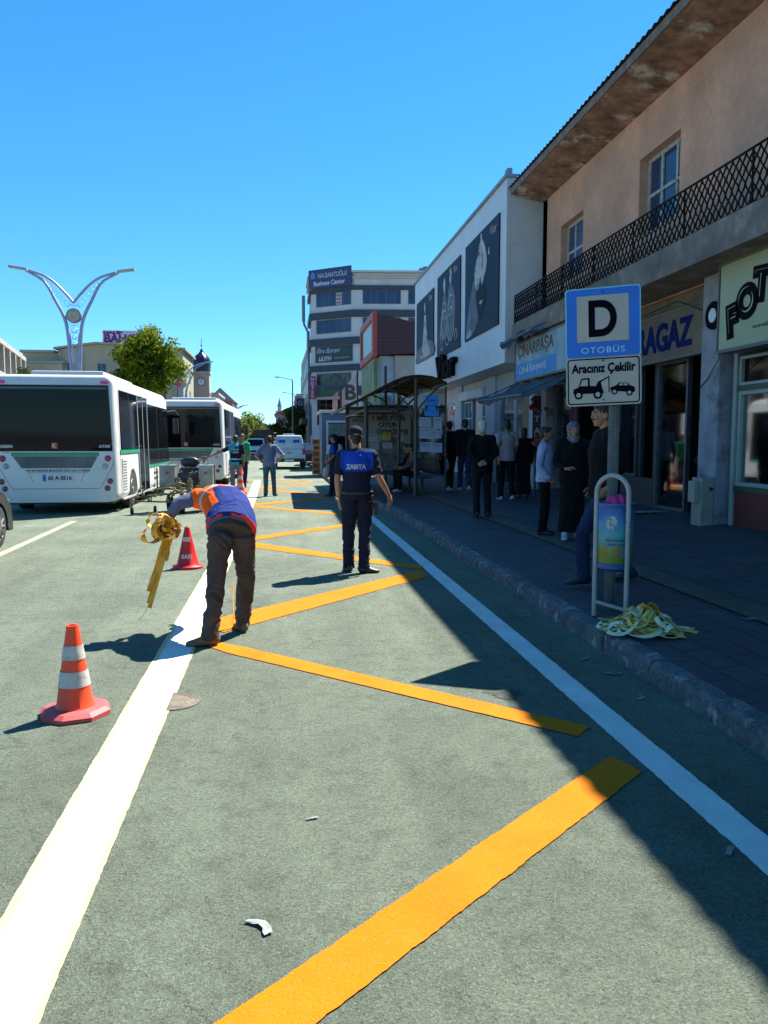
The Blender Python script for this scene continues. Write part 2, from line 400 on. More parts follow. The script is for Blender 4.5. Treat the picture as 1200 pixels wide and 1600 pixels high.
# gutter: dust and dark asphalt edge
def strip(bm, pts, z=.004, wob=0):
    """closed outline polygon on the road, edges wobbled a little"""
    out = []
    n = len(pts)
    for i in range(n):
        a, b = V((*pts[i], 0)), V((*pts[(i+1) % n], 0)); L = (b-a).length; k = max(1, int(L/.018) if wob and L < 40 else 1)
        nrm = V((-(b-a).y, (b-a).x, 0)).normalized() if L else V()
        for q in range(k):
            p = a.lerp(b, q/k); out.append(p+nrm*(noise.noise(p*9)+noise.noise(p*31)*.6+noise.noise(p*95)*.75)*wob*(0 if q == 0 else 1))
    bm.faces.new([bm.verts.new((p.x, p.y, z)) for p in out])
def line(name, pts, z, mat, wob=0):
    bm = BM(); strip(bm, pts, z, wob); return structure(name, bm, mat)
line('road_marking', [(-.955,-3),(-.685,-3),(-.68,12),(-.72,22),(-.86,33),(-1.15,33),(-.99,22),(-.955,12)], .004, mCREAM, .004)
line('road_marking', [(-.915,-3),(-.705,-3),(-.70,12),(-.74,22),(-.88,33),(-1.12,33),(-.96,22),(-.92,12)], .008, mWHITE, .002)
line('road_marking', [(1.76,-3),(1.94,-3),(1.945,16.6),(1.90,20),(1.60,24),(1.42,24),(1.72,20),(1.77,16.5)], .004, mWHITE, .005)
line('road_marking', [(-3.80,5),(-3.66,5),(-4.10,16.5),(-4.24,16.5)], .004, mFADE, .006)
ZZ = [[(-.86,1.49),(1.585,3.655),(1.65,3.70),(1.715,3.50),(-.62,1.42)],
      [(-.69,6.30),(-.67,6.42),(-.30,6.10),(1.70,4.12),(1.58,3.98),(-.42,5.95)],
      [(-.70,6.80),(-.69,7.05),(1.69,9.57),(1.71,9.10),(-.50,6.62)],
      [(-.66,12.55),(-.66,12.2),(1.70,9.62),(1.80,9.87),(-.50,12.60)],
      [(-.67,12.85),(-.67,13.15),(1.55,15.55),(1.60,15.2),(-.50,12.80)],
      [(-.70,19.75),(-.70,19.4),(1.45,16.8),(1.55,17.1),(-.55,19.8)],
      [(-.72,20.1),(-.72,20.5),(1.30,22.6),(1.36,22.2),(-.55,20.0)],
      [(-.74,26.6),(-.74,26.1),(1.25,23.6),(1.33,24.0),(-.6,26.7)],
      [(-.76,27.3),(-.76,27.8),(1.15,30.6),(1.2,30.1),(-.6,27.2)],
      [(-.8,34.2),(-.8,33.7),(1.1,31.0),(1.15,31.5),(-.65,34.3)]]
for z in ZZ:
    cx = sum(p[0] for p in z)/len(z); cy = sum(p[1] for p in z)/len(z)
    line('road_marking', [(cx+(p[0]-cx)*1.0+0, cy+(p[1]-cy)*1.0) for p in z], .006, mORANGE, .005)
# darker fresh patch beside the zigzags, dust
line('road_stain', [(1.24,4.78),(1.34,4.86),(1.47,4.84),(1.52,4.74),(1.44,4.66),(1.30,4.68)], .003, M('tar_stain', (.05,.06,.045), .95, var=.5, vs=14, bump=.6, bs=90, fine=.4), .05)
# far left: median and the other pavement
bm = BM(); box(bm, -12.6, -8.2, 30, 300, -.1, .16, .02); structure('median', bm, M('median_concrete', (.3,.29,.26), .9))
bm = BM(); box(bm, -40, -17, -30, 300, -.1, .15); structure('far_pavement', bm, M('far_paving', (.25,.23,.21), .9))
bm = BM(); box(bm, -17, -14, -30, 400, -.2, -.004); structure('far_road', bm, mASPH)
bm = BM()
for i in range(90):
    a = 2*math.pi*i/90
    h_ = 12+10*noise.noise(V((math.cos(a)*3, math.sin(a)*3, 2)))+4*noise.noise(V((a*6, 1, 0)))
    b = 2*math.pi*(i+1)/90; h2 = 12+10*noise.noise(V((math.cos(b)*3, math.sin(b)*3, 2)))+4*noise.noise(V((b*6 if i < 89 else 0, 1, 0)))
    r0, r1 = 700, 1100
    q = [bm.verts.new(p) for p in ((r0*math.sin(a), r0*math.cos(a), -5), (r0*math.sin(b), r0*math.cos(b), -5), (r1*math.sin(b), r1*math.cos(b), h2), (r1*math.sin(a), r1*math.cos(a), h_))]
    bm.faces.new(q)
structure('hills', bm, M('far_hills', (.14,.15,.13), 1, vs=.01))
# ================================================================= PINK BUILDING
mPINK = M('pink_plaster', (.52,.28,.185), .9, var=.2, vs=1.1, bump=.9, bs=9, fine=.1, stain=((.37,.235,.165), .6, .45, .7))
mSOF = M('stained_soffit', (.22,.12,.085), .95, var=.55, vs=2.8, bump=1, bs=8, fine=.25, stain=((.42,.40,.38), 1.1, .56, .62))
mSLAB = M('old_concrete', (.15,.135,.12), .95, var=.35, vs=3, bump=.6, bs=20, stain=((.26,.25,.23), 3, .58, .7))
mPLAST = M('grey_plaster', (.24,.25,.28), .9, var=.2, vs=4, bump=.5, bs=18, stain=((.13,.12,.12), 2.4, .55, .68))
mIRON = M('black_iron', (.007,.007,.009), .7, spec=.15)
mFRAME = M('peeling_window_paint', (.34,.36,.34), .7, var=.3, vs=12, stain=((.15,.12,.09), 9, .55, .65))
pk = thing('old_building', 'long pink plastered building with a lattice balcony above dark shops', 'building', (6.4, 8, .3))
Y0, Y1 = -9, 19.12
bm = BM()
wins = [(12.38, 13.84, 5.25, 6.6), (16.5, 17.86, 5.2, 6.5), (7.3, 8.7, 4.42, 6.6), (2.5, 3.9, 4.42, 6.6)]
wins.sort()
ys = [Y0]+[v for a in wins for v in a[:2]]+[Y1]
for a, b in zip(ys[::2], ys[1::2]): box(bm, 6.4, 6.75, a, b, 3.98, 7.5)
for a, b, z0, z1 in wins: box(bm, 6.4, 6.75, a, b, z1, 7.5); box(bm, 6.4, 6.75, a, b, 3.98, z0)
box(bm, 6.4, 12, Y1-.3, Y1, 3.98, 7.5); box(bm, 11.7, 12, Y0, Y1-.3, 0, 7.5); box(bm, 6.75, 11.7, Y0, Y0+.3, 0, 7.5)
bmesh.ops.remove_doubles(bm, verts=bm.verts, dist=.0005)
obj('wall', bm, mPINK, pk, True)
FK = Fac((6.4, Y1), (6.4, Y0))       # u measured from the far end towards the camera
for a, b, z0, z1 in wins:
    window(FK, pk, Y1-b+.002, Y1-a-.002, z0, z1-.002, -.16, .07, mFRAME, BLUEGLASS, (.36, .72), (.52,), .07, .0)
bm = BM(); box(bm, 6.74, 11.6, Y0+.4, Y1-.4, 4.0, 4.1); box(bm, 7.6, 7.7, Y0+.4, Y1-.4, 4.1, 7.4)
obj('inner_wall', bm, M('dim_room', (.06,.06,.06), .9), pk, True)
# soffit + fascia + corrugated roof edge
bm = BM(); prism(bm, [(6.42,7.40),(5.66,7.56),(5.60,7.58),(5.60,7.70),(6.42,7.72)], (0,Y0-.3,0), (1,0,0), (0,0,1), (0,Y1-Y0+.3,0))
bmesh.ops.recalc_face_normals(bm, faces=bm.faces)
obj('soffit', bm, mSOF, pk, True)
bm = BM(); box(bm, 5.575, 5.598, Y0-.3, Y1+.02, 7.57, 7.715); obj('fascia', bm, M('fascia_board', (.16,.13,.11), .9, var=.3, vs=5, stain=((.3,.28,.26), 6, .58, .7)), pk, True)
bm = BM(); n = int((Y1-Y0+.5)/.0475); prev = None
for i in range(n):
    y = Y0-.35+i*.0475; z = .018*(1 if i % 4 in (1,) else -1 if i % 4 == 3 else 0)
    cur = [bm.verts.new((x, y, zz+z)) for x, zz in ((5.52,7.735),(9.0,8.75),(12.4,7.8))]
    lo = [bm.verts.new((x, y, zz+z-.006)) for x, zz in ((5.52,7.735),(9.0,8.75),(12.4,7.8))]
    if prev:
        for k in (0, 1):
            bm.faces.new((prev[0][k], prev[0][k+1], cur[k+1], cur[k])); bm.faces.new((prev[1][k], cur[1+0] if 0 else lo[k], lo[k+1], prev[1][k+1]))
        bm.faces.new((prev[0][0], cur[0], lo[0], prev[1][0]))
    prev = (cur, lo)
obj('roof', bm, M('corrugated_tin', (.05,.07,.11), .5, .3, var=.3, vs=2), pk, True, norm=False)
bm = BM(); box(bm, 6.6, 11.6, Y1-.02, Y1+.0, 7.5, 7.9); box(bm, 6.45, 6.74, Y0, Y1-.02, 7.5, 7.78); obj('roof_infill', bm, M('fascia_board'), pk, True)
# balcony slab, upstand, railing
bm = BM(); box(bm, 5.62, 6.398, Y0, Y1-.3, 4.12, 4.36); box(bm, 5.57, 5.72, Y0, Y1-.32, 4.0, 4.42); box(bm, 5.72, 6.398, Y0, Y1-.36, 4.0, 4.118)
for v in bm.verts: v.co.z += noise.noise(v.co*3)*.004
obj('balcony_slab', bm, mSLAB, pk, True)
bm = BM(); xr = 5.62
a0, a1 = Y0+.2, Y1-.32; zb, zt = 4.44, 5.08
cyl(bm, (xr, a0, zt+.015), (xr, a1, zt+.015), .016, seg=6); cyl(bm, (xr, a0, zb), (xr, a1, zb), .012, seg=6)
y = a1
while y > a0:
    cyl(bm, (xr, y, 4.40), (xr, y, zt+.02), .016, seg=6); y -= 1.62
ph = .145; y = a1; k = 0; sg = 9
while y-ph > a0:
    pr = None
    for s in (1, -1):
        pts = [(xr+.003*s, y-ph/2+s*ph*.5*(lambda u: math.copysign(abs(u)**.8, u))(math.asin(math.sin(math.pi*3.5*q/18))*2/math.pi), zb+(zt-zb)*q/18) for q in range(19)]
        tube(bm, pts, .0135, 4, caps=False)
    y -= ph
obj('railing', bm, mIRON, pk, True)
# ground floor: columns, lintels, shopfront frames
def colm(y0, y1, x0=6.42, x1=6.9): bm = BM(); box(bm, x0, x1, y0, y1, .2, 3.995, .012); obj('column', bm, mPLAST, pk, True)
colm(10.62, 11.12, 6.18, 6.95); colm(15.0, 15.35); colm(18.72, 19.1); colm(4.0, 4.5, 6.18, 6.95); colm(-2, -1.5, 6.18, 6.95)
bm = BM(); box(bm, 6.5, 6.74, 11.14, 14.98, 3.62, 3.995); box(bm, 6.5, 6.74, 15.37, 18.7, 3.62, 3.995); box(bm, 6.3, 6.74, 4.5, 10.6, 3.9, 3.995)
obj('lintel', bm, bricks('block_wall', (.17,.15,.10), (.13,.12,.09), (.05,.05,.04), 1, .4, .2, .03, rot=(R(90),0,R(90)), rough=.9), pk, True)
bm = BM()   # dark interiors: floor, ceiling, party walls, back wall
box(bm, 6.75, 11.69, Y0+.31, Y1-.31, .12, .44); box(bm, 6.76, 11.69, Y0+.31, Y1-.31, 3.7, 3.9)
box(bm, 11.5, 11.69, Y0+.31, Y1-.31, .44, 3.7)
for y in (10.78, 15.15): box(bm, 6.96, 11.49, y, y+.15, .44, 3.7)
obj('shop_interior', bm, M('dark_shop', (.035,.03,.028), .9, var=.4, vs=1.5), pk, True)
mALU = M('grey_shop_frame', (.10,.11,.12), .45, .5, var=.2, vs=9)
SH = Fac((6.62, 14.98), (6.62, 11.14))
window(SH, pk, .02, .85, .95, 3.0, 0, .05, mALU, DARKGLASS, name='shop_window')
window(SH, pk, .02, 1.0+.0, 3.03, 3.6, 0, .05, mALU, DARKGLASS, name='shop_window')
window(SH, pk, 1.62, 2.72, .42, 2.98, 0, .055, mALU, clear_glass('shop_glass', (.5,.55,.55), .06), name='shop_window')
window(SH, pk, 1.04, 3.82, 3.0, 3.6, 0, .055, mALU, DARKGLASS, (.24,.6,.8), name='shop_window')
bm = BM(); SH.box(bm, .02, 1.58, .42, .94, -.05, .01); SH.box(bm, 1.0, 1.06, .95, 2.98, -.05, .02); SH.box(bm, 1.56, 1.6, .95, 2.98, -.05, .02); obj('shop_panel', bm, M('dark_panel', (.03,.03,.035), .6), pk, True)
SF = Fac((6.38, 10.5), (6.38, 4.52))   # photo shop front
mGRN = M('green_white_frame', (.26,.31,.28), .45, var=.12)
window(SF, pk, .1, 5.9, .98, 2.3, 0, .05, mGRN, clear_glass('shop_glass'), (.4,.75), name='shop_window')
window(SF, pk, .1, 5.9, 2.38, 2.78, 0, .04, mGRN, DARKGLASS, (.4,.75), name='shop_window')
bm = BM(); SF.box(bm, .08, 5.92, 2.3, 2.38, -.06, .035); SF.box(bm, .08, 5.92, .9, .98, -.06, .04); obj('frame_rail', bm, M('dark_green_paint', (.01,.05,.03), .4), pk, True)
bm = BM(); SF.box(bm, .08, 5.92, .3, .9, -.08, .02); obj('stall_riser', bm, M('dark_red_panel', (.10,.012,.015), .5, var=.25, vs=6), pk, True)
bm = BM(); SF.box(bm, .0, .08, .3, 2.84, -.08, .05); obj('door_frame', bm, mGRN, pk, True)
SF.text('D', .12, M('white_letters', (.6,.62,.62), .5), pk, .75, 2.12, -.02, bold=.006)
bm = BM(); SF.box(bm, .6, 1.5, 1.2, 1.95, -.5, -.46); obj('display_board', bm, M('pale_display', (.03,.045,.05), .5, var=.5, vs=4), pk, True)
SF2 = Fac((6.62, 18.7), (6.62, 15.37))
window(SF2, pk, .02, 1.2, .9, 3.0, 0, .05, mALU, clear_glass('shop_glass'), name='shop_window')
bm = BM(); SF2.box(bm, 1.3, 3.2, .44, 3.4, -1.4, -1.3); obj('goods_wall', bm, M('dim_goods', (.10,.05,.045), .8, var=.9, vs=7, stain=((.02,.02,.05), 6, .45, .6)), pk, True)
bm = BM(); SF2.box(bm, 1.22, 1.5, .42, 3.0, -.06, .0); obj('purple_panel', bm, M('purple_panel', (.07,.01,.04), .5), pk, True)
# small cable down the column
bm = BM(); tube(bm, [(5.98,10.3,2.86),(6.1,10.5,2.75),(6.16,10.9,2.5),(6.16,11.1,2.4),(6.5,11.15,2.35)], .008, 6); tube(bm, [(6.3,10.7,3.4),(6.2,11.2,3.55),(6.35,12.2,3.85),(6.35,13.4,3.8),(6.35,15,3.92),(6.3,18,3.9)], .01, 6)
obj('cable', bm, BLACK, pk, True)
# ----------------------------------------------------------------- shop signs on the pink building
def sign(name, label, fac, u0, u1, z0, z1, d0, d1, mat, edge=None, cat='sign'):
    t = thing(name, label, cat, fac.p((u0+u1)/2, z0, d0))
    bm = BM(); fac.box(bm, u0, u1, z0, z1, d0, d1, .008); obj('panel', bm, mat, t, True)
    if edge:
        bm = BM(); e = .04; q = fac.box
        q(bm, u0-.01, u1+.01, z1-.005, z1+e, d0, d1+.01); q(bm, u0-.01, u1+.01, z0-e, z0+.005, d0, d1+.01); q(bm, u0-e, u0-.011, z0-e, z1+e, d0, d1+.01); q(bm, u1+.011, u1+e, z0-e, z1+e, d0, d1+.01)
        obj('frame', bm, edge, t, True)
    return t
FS = Fac((5.95, 10.27), (5.95, 4))
s = sign('shop_sign', 'pale green sign reading FOTO in black cartoon letters, above the corner shop', FS, 0, 5.2, 2.84, 3.97, -.22, 0, M('pale_green_sign', (.30,.33,.19), .45, var=.08, vs=1.5), M('sign_edge', (.1,.1,.09), .5))
mBL = M('sign_black', (.006,.006,.008), .8, spec=.06)
for i, (ch, u, z, rot) in enumerate([('F', .33, 3.20, 8), ('O', .64, 3.40, 10), ('T', .95, 3.56, -4), ('O', 1.32, 3.6, 8)]):
    a = R(rot); ux = FS.u*math.cos(a)+FS.z*math.sin(a); uz = FS.z*math.cos(a)-FS.u*math.sin(a)
    text(ch, .52, mBL, s, FS.p(u, z, .004), ux, uz, bold=.055)
    text(ch, .50, M('sign_highlight', (.4,.44,.36), .5), s, FS.p(u-.006, z+.012, .01), ux, uz, bold=-.006)
    text(ch, .52, mBL, s, FS.p(u+.012, z-.004, .012), ux, uz, bold=-.002)
FS.text('FOTOĞRAFÇILIK', .05, mBL, s, 1.15, 3.05, .004, width=.7)
FA = Fac((6.36, 15.0), (6.36, 11.1))
s = sign('shop_sign', 'brown shop sign with blue letters AGAZ between the bus stop sign and the column', FA, .1, 3.62, 2.98, 3.70, -.12, 0, M('brown_sign', (.12,.085,.05), .6, var=.3, vs=2.2, stain=((.2,.16,.1), 2, .55, .7)), M('sign_edge'))
FA.text('ARAGAZ', .62, M('blue_letters', (.004,.012,.10), .8, spec=.08, var=.2, vs=5), s, 2.1, 3.34, .004, width=2.35, bold=.02, extr=.01)
FC = Fac((5.62, 18.72), (5.62, 15.2))
s = sign('shop_sign', 'faded light blue sign reading ÇINARPAŞA over the nut shop', FC, .05, 3.5, 3.05, 3.92, -.1, 0, M('faded_blue_sign', (.19,.32,.38), .6, var=.25, vs=2.5, stain=((.33,.37,.36), 2.6, .5, .7)), M('sign_edge'))
FC.text('ÇINARPAŞA', .36, M('faded_brown_letters', (.09,.06,.05), .6, var=.5, vs=7), s, 1.5, 3.68, .004, width=2.5, bold=.008)
bm = BM(); FC.box(bm, .08, 2.9, 3.08, 3.42, 0, .006); obj('blue_band', bm, M('sign_blue', (.02,.2,.5), .5, var=.15), s, True)
FC.text('Cafe & Kuruyemiş', .24, M('white_letters'), s, 1.35, 3.25, .01, width=1.9, shear=.15)
s = thing('sign_board', 'small round logo board fixed to the column beside the FOTO sign', 'sign', (6.18, 10.8, 3.2))
bm = BM(); prism(bm, circ(0,0,.2), (6.17, 10.78, 3.4), (0,-1,0), (0,0,1), (-.03,0,0)); obj('disc', bm, mBL, s, True)
bm = BM(); prism(bm, circ(0,0,.1), (6.139, 10.78, 3.4), (0,-1,0), (0,0,1), (-.004,0,0)); obj('logo', bm, M('white_letters'), s, True)
# awnings
def awning(label, pts, drop, col, mat):
    t = thing('awning', label, 'awning', pts[0])
    bm = BM(); A, B_, C_, D_ = [V(p) for p in pts]; n = 14; rows = []
    for i in range(n+1):
        u = i/n; r = []
        for k in range(7):
            v = k/6; p = A.lerp(B_, u).lerp(D_.lerp(C_, u), v); p.z += -.10*math.sin(v*math.pi)+.05*math.sin(u*9+2)*v+noise.noise(p*2.5)*.07; r.append(bm.verts.new(p))
        q = r[-1].co.copy(); q.z -= drop*(1+.35*math.sin(u*26)); r.append(bm.verts.new(q)); rows.append(r)
    for a, b in zip(rows, rows[1:]):
        for k in range(7): bm.faces.new((a[k], a[k+1], b[k+1], b[k]))
    me_ = obj('canvas', bm, mat, t, True, smooth='full')
    bm = BM(); cyl(bm, C_+V((0,0,-.02)), D_+V((0,0,-.02)), .025, seg=8); cyl(bm, B_, C_, .015, seg=6); cyl(bm, A, D_, .015, seg=6); obj('awning_frame', bm, mALU, t, True)
    return t
mCAN = M('grey_canvas', (.065,.068,.075), .9, var=.25, vs=4)
awning('ragged grey canvas awning sagging under the ÇINARPAŞA sign', [(5.75,18.9,3.03),(5.75,15.3,3.0),(4.75,15.3,2.55),(4.75,18.9,2.6)], .1, 0, mCAN)
awning('torn navy tarpaulin hanging below the far end of the balcony', [(5.9,18.9,4.3),(5.9,16.3,4.25),(5.3,16.4,4.0),(5.3,18.9,3.95)], .12, 0, M('navy_tarp', (.02,.025,.05), .8, var=.2))
# ================================================================= WHITE BUILDING
wb = thing('shop_building', 'white clad building with three tall dark portrait posters', 'building', (8, 25, .4))
mWC = bricks('white_cladding', (.50,.53,.56), (.48,.51,.54), (.38,.41,.44), 1, 3, 1.2, .008, rot=(R(90),0,R(90)), rough=.45, bump=.25, off=0, nv=.06)
bm = BM(); box(bm, 5.5, 12, 19.2, 32.5, 3.55, 7.98)
obj('upper_wall', bm, mWC, wb, True)
bm = BM(); box(bm, 5.44, 5.56, 19.14, 32.55, 7.985, 8.06); box(bm, 5.56, 12, 19.14, 19.26, 7.985, 8.06); box(bm, 5.5, 5.62, 19.16, 19.4, 8.06, 8.2); box(bm, 11.9, 12, 19.26, 32.5, 7.985, 8.06)
obj('parapet_cap', bm, M('parapet_metal', (.22,.25,.3), .5, .4), wb, True)
bm = BM(); box(bm, 6.2, 12, 19.3, 32.4, .1, .5); box(bm, 11.5, 12, 19.3, 32.4, .5, 3.54); box(bm, 7.2, 11.4, 25.2, 25.35, .5, 3.54)
obj('shop_interior', bm, M('pale_shop', (.10,.10,.095), .8, var=.4, vs=1.2), wb, True)
FW = Fac((6.3, 32.5), (6.3, 19.2))
for a, b in ((0,.4),(4.2,5.2),(8.5,9.6),(12.9,13.28)): bm = BM(); FW.box(bm, a, b, .3, 3.545, -.5, .03, .01); obj('column', bm, M('white_column', (.42,.45,.5), .6, var=.1), wb, True)
bm = BM()
FW.box(bm, .4, 4.2, 3.0, 3.54, -.3, -.05); FW.box(bm, 5.2, 8.5, 3.0, 3.54, -.3, -.05); FW.box(bm, 9.6, 12.9, 3.0, 3.54, -.3, -.05)
obj('lintel', bm, M('white_column', (.42,.45,.5), .6, var=.1), wb, True)
mWF = M('white_frame', (.5,.54,.58), .5)
CG = clear_glass('shop_glass')
window(FW, wb, .42, 4.18, .6, 2.98, -.1, .06, mWF, CG, (.33,.66), (.78,), name='shop_window')
window(FW, wb, 5.22, 6.4, .6, 2.98, -.1, .06, mWF, CG, (.5,), (.75,), name='shop_window')
window(FW, wb, 7.7, 8.48, .6, 2.98, -.1, .06, mWF, CG, (), (.75,), name='shop_window')
window(FW, wb, 9.62, 12.88, .6, 2.98, -.1, .06, mWF, CG, (.5,), (), name='shop_window')
bm = BM(); FW.box(bm, 5.25, 8.45, 2.99, 3.3, -.04, .12, .04); obj('shutter_box', bm, mWF, wb, True)
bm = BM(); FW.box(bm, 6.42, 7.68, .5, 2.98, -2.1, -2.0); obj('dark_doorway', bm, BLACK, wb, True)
s = thing('poster', 'red and white window poster behind the glass right of the bus shelter', 'poster', FW.p(3.3, 1.3, .0))
bm = BM(); FW.box(bm, 2.4, 3.9, 1.25, 2.8, -.1+.03, -.1+.045); obj('sheet', bm, M('red_poster', (.42,.03,.035), .5, stain=((.55,.5,.48), 3, .5, .54)), s, True)
FW.text('KI', 1.0, M('white_letters'), s, 3.2, 2.2, -.04, bold=.03)
FW.text('%50', .45, M('white_letters'), s, 3.1, 1.55, -.04, bold=.015)
# brand lettering as it stands on the fascia
FV = Fac((5.5, 32.5), (5.5, 19.2))
s = thing('shop_sign', 'large black raised letters Vior on the white fascia', 'sign', FV.p(5, 3.7, 0))
text('Vior', 1.12, M('sign_black'), s, FV.p(6.6, 4.1, .09), FV.u, FV.z, width=3.0, bold=.03, extr=.07)
mNAVY = M('navy_poster', (.012,.020,.042), .6, var=.35, vs=.8, spec=.15)
mPALE = M('poster_pale', (.36,.38,.38), .6, var=.35, vs=2.2, spec=.15, stain=((.05,.06,.09), 2.6, .53, .62))
mGREY = M('poster_grey', (.08,.10,.13), .6, var=.4, vs=1.2, stain=((.03,.04,.07), 1.6, .5, .68))
def poster(label, u0, u1, z0, z1):
    s = thing('poster', label, 'poster', FV.p((u0+u1)/2, z0, 0))
    bm = BM(); FV.box(bm, u0, u1, z0, z1, .002, .035); obj('backing', bm, mNAVY, s, True); return s
def blob(s, pts, d, mat, name='print', k=1):
    pts = [V((*p, 0)) for p in pts]; out = []; n = len(pts)
    for i in range(n):     # Catmull-Rom
        p0, p1, p2, p3 = pts[i-1], pts[i], pts[(i+1) % n], pts[(i+2) % n]
        for q in range(5):
            t = q/5; v = .5*((2*p1)+(p2-p0)*t+(2*p0-5*p1+4*p2-p3)*t*t+(3*p1-p0-3*p2+p3)*t**3); out.append((v.x, v.y))
    bm = BM(); FV.poly(bm, out, .036, .036+d); obj(name, bm, mat, s, True)
# poster 1 (far): seated figure in a long pale dress
s = poster('navy poster of a seated woman in white, farthest of the three posters', .55, 4.15, 4.72, 7.1)
blob(s, [(.6,4.75),(4.1,4.75),(4.1,5.2),(3.2,5.35),(2.7,5.2),(1.5,5.3),(.7,5.1)], .003, mGREY)
blob(s, [(1.5,4.85),(3.6,4.85),(3.1,5.3),(2.8,5.9),(2.65,6.35),(2.35,6.35),(2.15,5.8),(1.9,5.2)], .006, mPALE)
blob(s, [(2.38,6.5),(2.3,6.7),(2.45,6.88),(2.62,6.7),(2.58,6.48)], .006, mPALE)
FV.text('Vior', .32, mPALE, s, 3.6, 6.85, .045)
# poster 2: two standing figures with beads
s = poster('navy poster of two people with jewellery, middle of the three', 4.85, 8.42, 4.5, 7.27)
blob(s, [(6.0,6.55),(5.9,6.85),(6.05,7.05),(6.25,6.85),(6.2,6.55)], .005, mPALE)
blob(s, [(6.95,6.7),(6.88,6.98),(7.02,7.18),(7.2,6.98),(7.12,6.7)], .005, mPALE)
blob(s, [(5.3,5.1),(5.6,6.0),(5.95,6.5),(6.3,6.45),(6.5,5.9),(6.3,5.2),(5.8,4.9)], .004, mGREY)
blob(s, [(6.4,5.2),(6.6,6.2),(6.9,6.66),(7.3,6.6),(7.75,6.0),(7.6,5.2),(7.0,4.9)], .005, mGREY)
for cx, cz, r_, a in ((6.1,5.95,.3,0),(7.05,6.0,.35,0),(6.1,5.5,.5,0),(7.1,5.4,.55,0),(5.7,5.0,.32,0),(6.6,5.1,.35,0),(7.9,4.95,.2,0)):
    bm = BM(); pts = circ(cx, cz, r_, 22); pin = circ(cx, cz, r_-.05, 22)
    for i in range(22): FV.poly(bm, [pts[i], pts[(i+1) % 22], pin[(i+1) % 22], pin[i]], .037, .046)
    obj('bead_string', bm, mPALE, s, True)
FV.text('Vior', .32, mPALE, s, 7.8, 7.0, .045)
# poster 3: dark veiled face
s = poster('navy poster of one large veiled face, nearest of the three', 9.1, 12.76, 4.56, 7.31)
blob(s, [(9.3,4.7),(10.2,4.7),(10.9,5.2),(11.0,5.9),(10.4,6.2),(10.0,6.0),(9.6,5.4)], .003, mGREY)
blob(s, [(10.35,5.95),(10.25,6.35),(10.6,6.75),(11.0,7.1),(11.45,6.75),(11.6,6.3),(11.3,6.0),(11.1,5.85),(10.9,6.1),(10.7,5.8)], .006, mPALE)
blob(s, [(10.45,5.75),(10.7,5.95),(11.2,5.9),(11.55,5.6),(11.35,5.2),(10.95,4.95),(10.6,5.25)], .005, M('poster_dark', (.02,.028,.04), .7, spec=.1))
blob(s, [(10.85,5.42),(11.0,5.46),(11.2,5.42),(11.0,5.35)], .007, mPALE)
blob(s, [(9.3,4.62),(9.7,4.85),(10.0,4.66)], .006, mPALE); blob(s, [(10.95,7.08),(10.9,7.2),(11.02,7.24),(11.06,7.12)], .006, mPALE)
blob(s, [(11.75,6.55),(11.8,6.7),(11.86,6.5)], .006, mPALE)
FV.text('Vior', .36, mPALE, s, 12.25, 7.05, .045)
# ================================================================= BUS SHELTER
sh = thing('bus_shelter', 'curved-roof bus shelter with posters on its glass and people waiting on its bench', 'bus shelter', (3.3, 22, .2))
mSH = M('shelter_steel', (.06,.065,.065), .5, .5, var=.2, vs=6)
GL = clear_glass('shelter_glass', (.72,.78,.78), .05)
def arcz(x):
    P_ = [(1.6,2.47),(2.02,2.66),(2.59,2.98),(3.05,3.19),(3.4,3.25),(3.8,3.22),(4.25,3.05)]
    for (a, b), (c, d) in zip(P_, P_[1:]):
        if x <= c: return b+(d-b)*(x-a)/(c-a)
    return 3.05
XS = [1.62+ (4.2-1.62)*i/14 for i in range(15)]
bm = BM()
for y in (20, 22, 24, 26): tube(bm, [(x, y, arcz(x)) for x in XS], .03, 8)
for i in (0, 5, 9, 14): cyl(bm, (XS[i], 19.98, arcz(XS[i])), (XS[i], 26.02, arcz(XS[i])), .03, seg=8)
obj('roof_frame', bm, mSH, sh, True)
bm = BM(); r0 = None
for x in XS:
    r = [bm.verts.new((x, y, arcz(x)+.035)) for y in (19.9, 26.1)]
    if r0: bm.faces.new((r0[0], r0[1], r[1], r[0]))
    r0 = r
me = bpy.data.meshes.new('roof_sheet'); bm.to_mesh(me); bm.free()
me = mods(me, [('SOLIDIFY', dict(thickness=.012))])
def smoked():
    m = bpy.data.materials.new('smoked_sheet'); m.use_nodes = True; n = m.node_tree.nodes; l = m.node_tree.links; n.remove(n['Principled BSDF'])
    d = n.new('ShaderNodeBsdfDiffuse'); d.inputs[0].default_value = (.12,.09,.05,1); t = n.new('ShaderNodeBsdfTranslucent'); t.inputs[0].default_value = (.24,.16,.08,1)
    no = n.new('ShaderNodeTexNoise'); no.inputs['Scale'].default_value = 1.6; no.inputs['Detail'].default_value = 5; g = n.new('ShaderNodeTexCoord'); l.new(g.outputs['Object'], no.inputs['Vector'])
    mx = n.new('ShaderNodeMixShader'); l.new(no.outputs['Fac'], mx.inputs[0]); l.new(d.outputs[0], mx.inputs[1]); l.new(t.outputs[0], mx.inputs[2]); l.new(mx.outputs[0], n['Material Output'].inputs[0]); return m
link('roof_sheet', me, smoked(), sh, True)
def post(x, y, r=.045):
    bm = BM(); cyl(bm, (x, y, .15), (x, y, arcz(x)-.02), r, seg=12); cyl(bm, (x, y, .15), (x, y, .22), r+.04, seg=12)
    return bm
for x, y in ((2.13,20.05),(3.42,20.05),(2.13,25.95),(3.42,25.95),(3.42,23)): obj('post', post(x, y, .05), mSH, sh, True, smooth=True)
bm = BM()
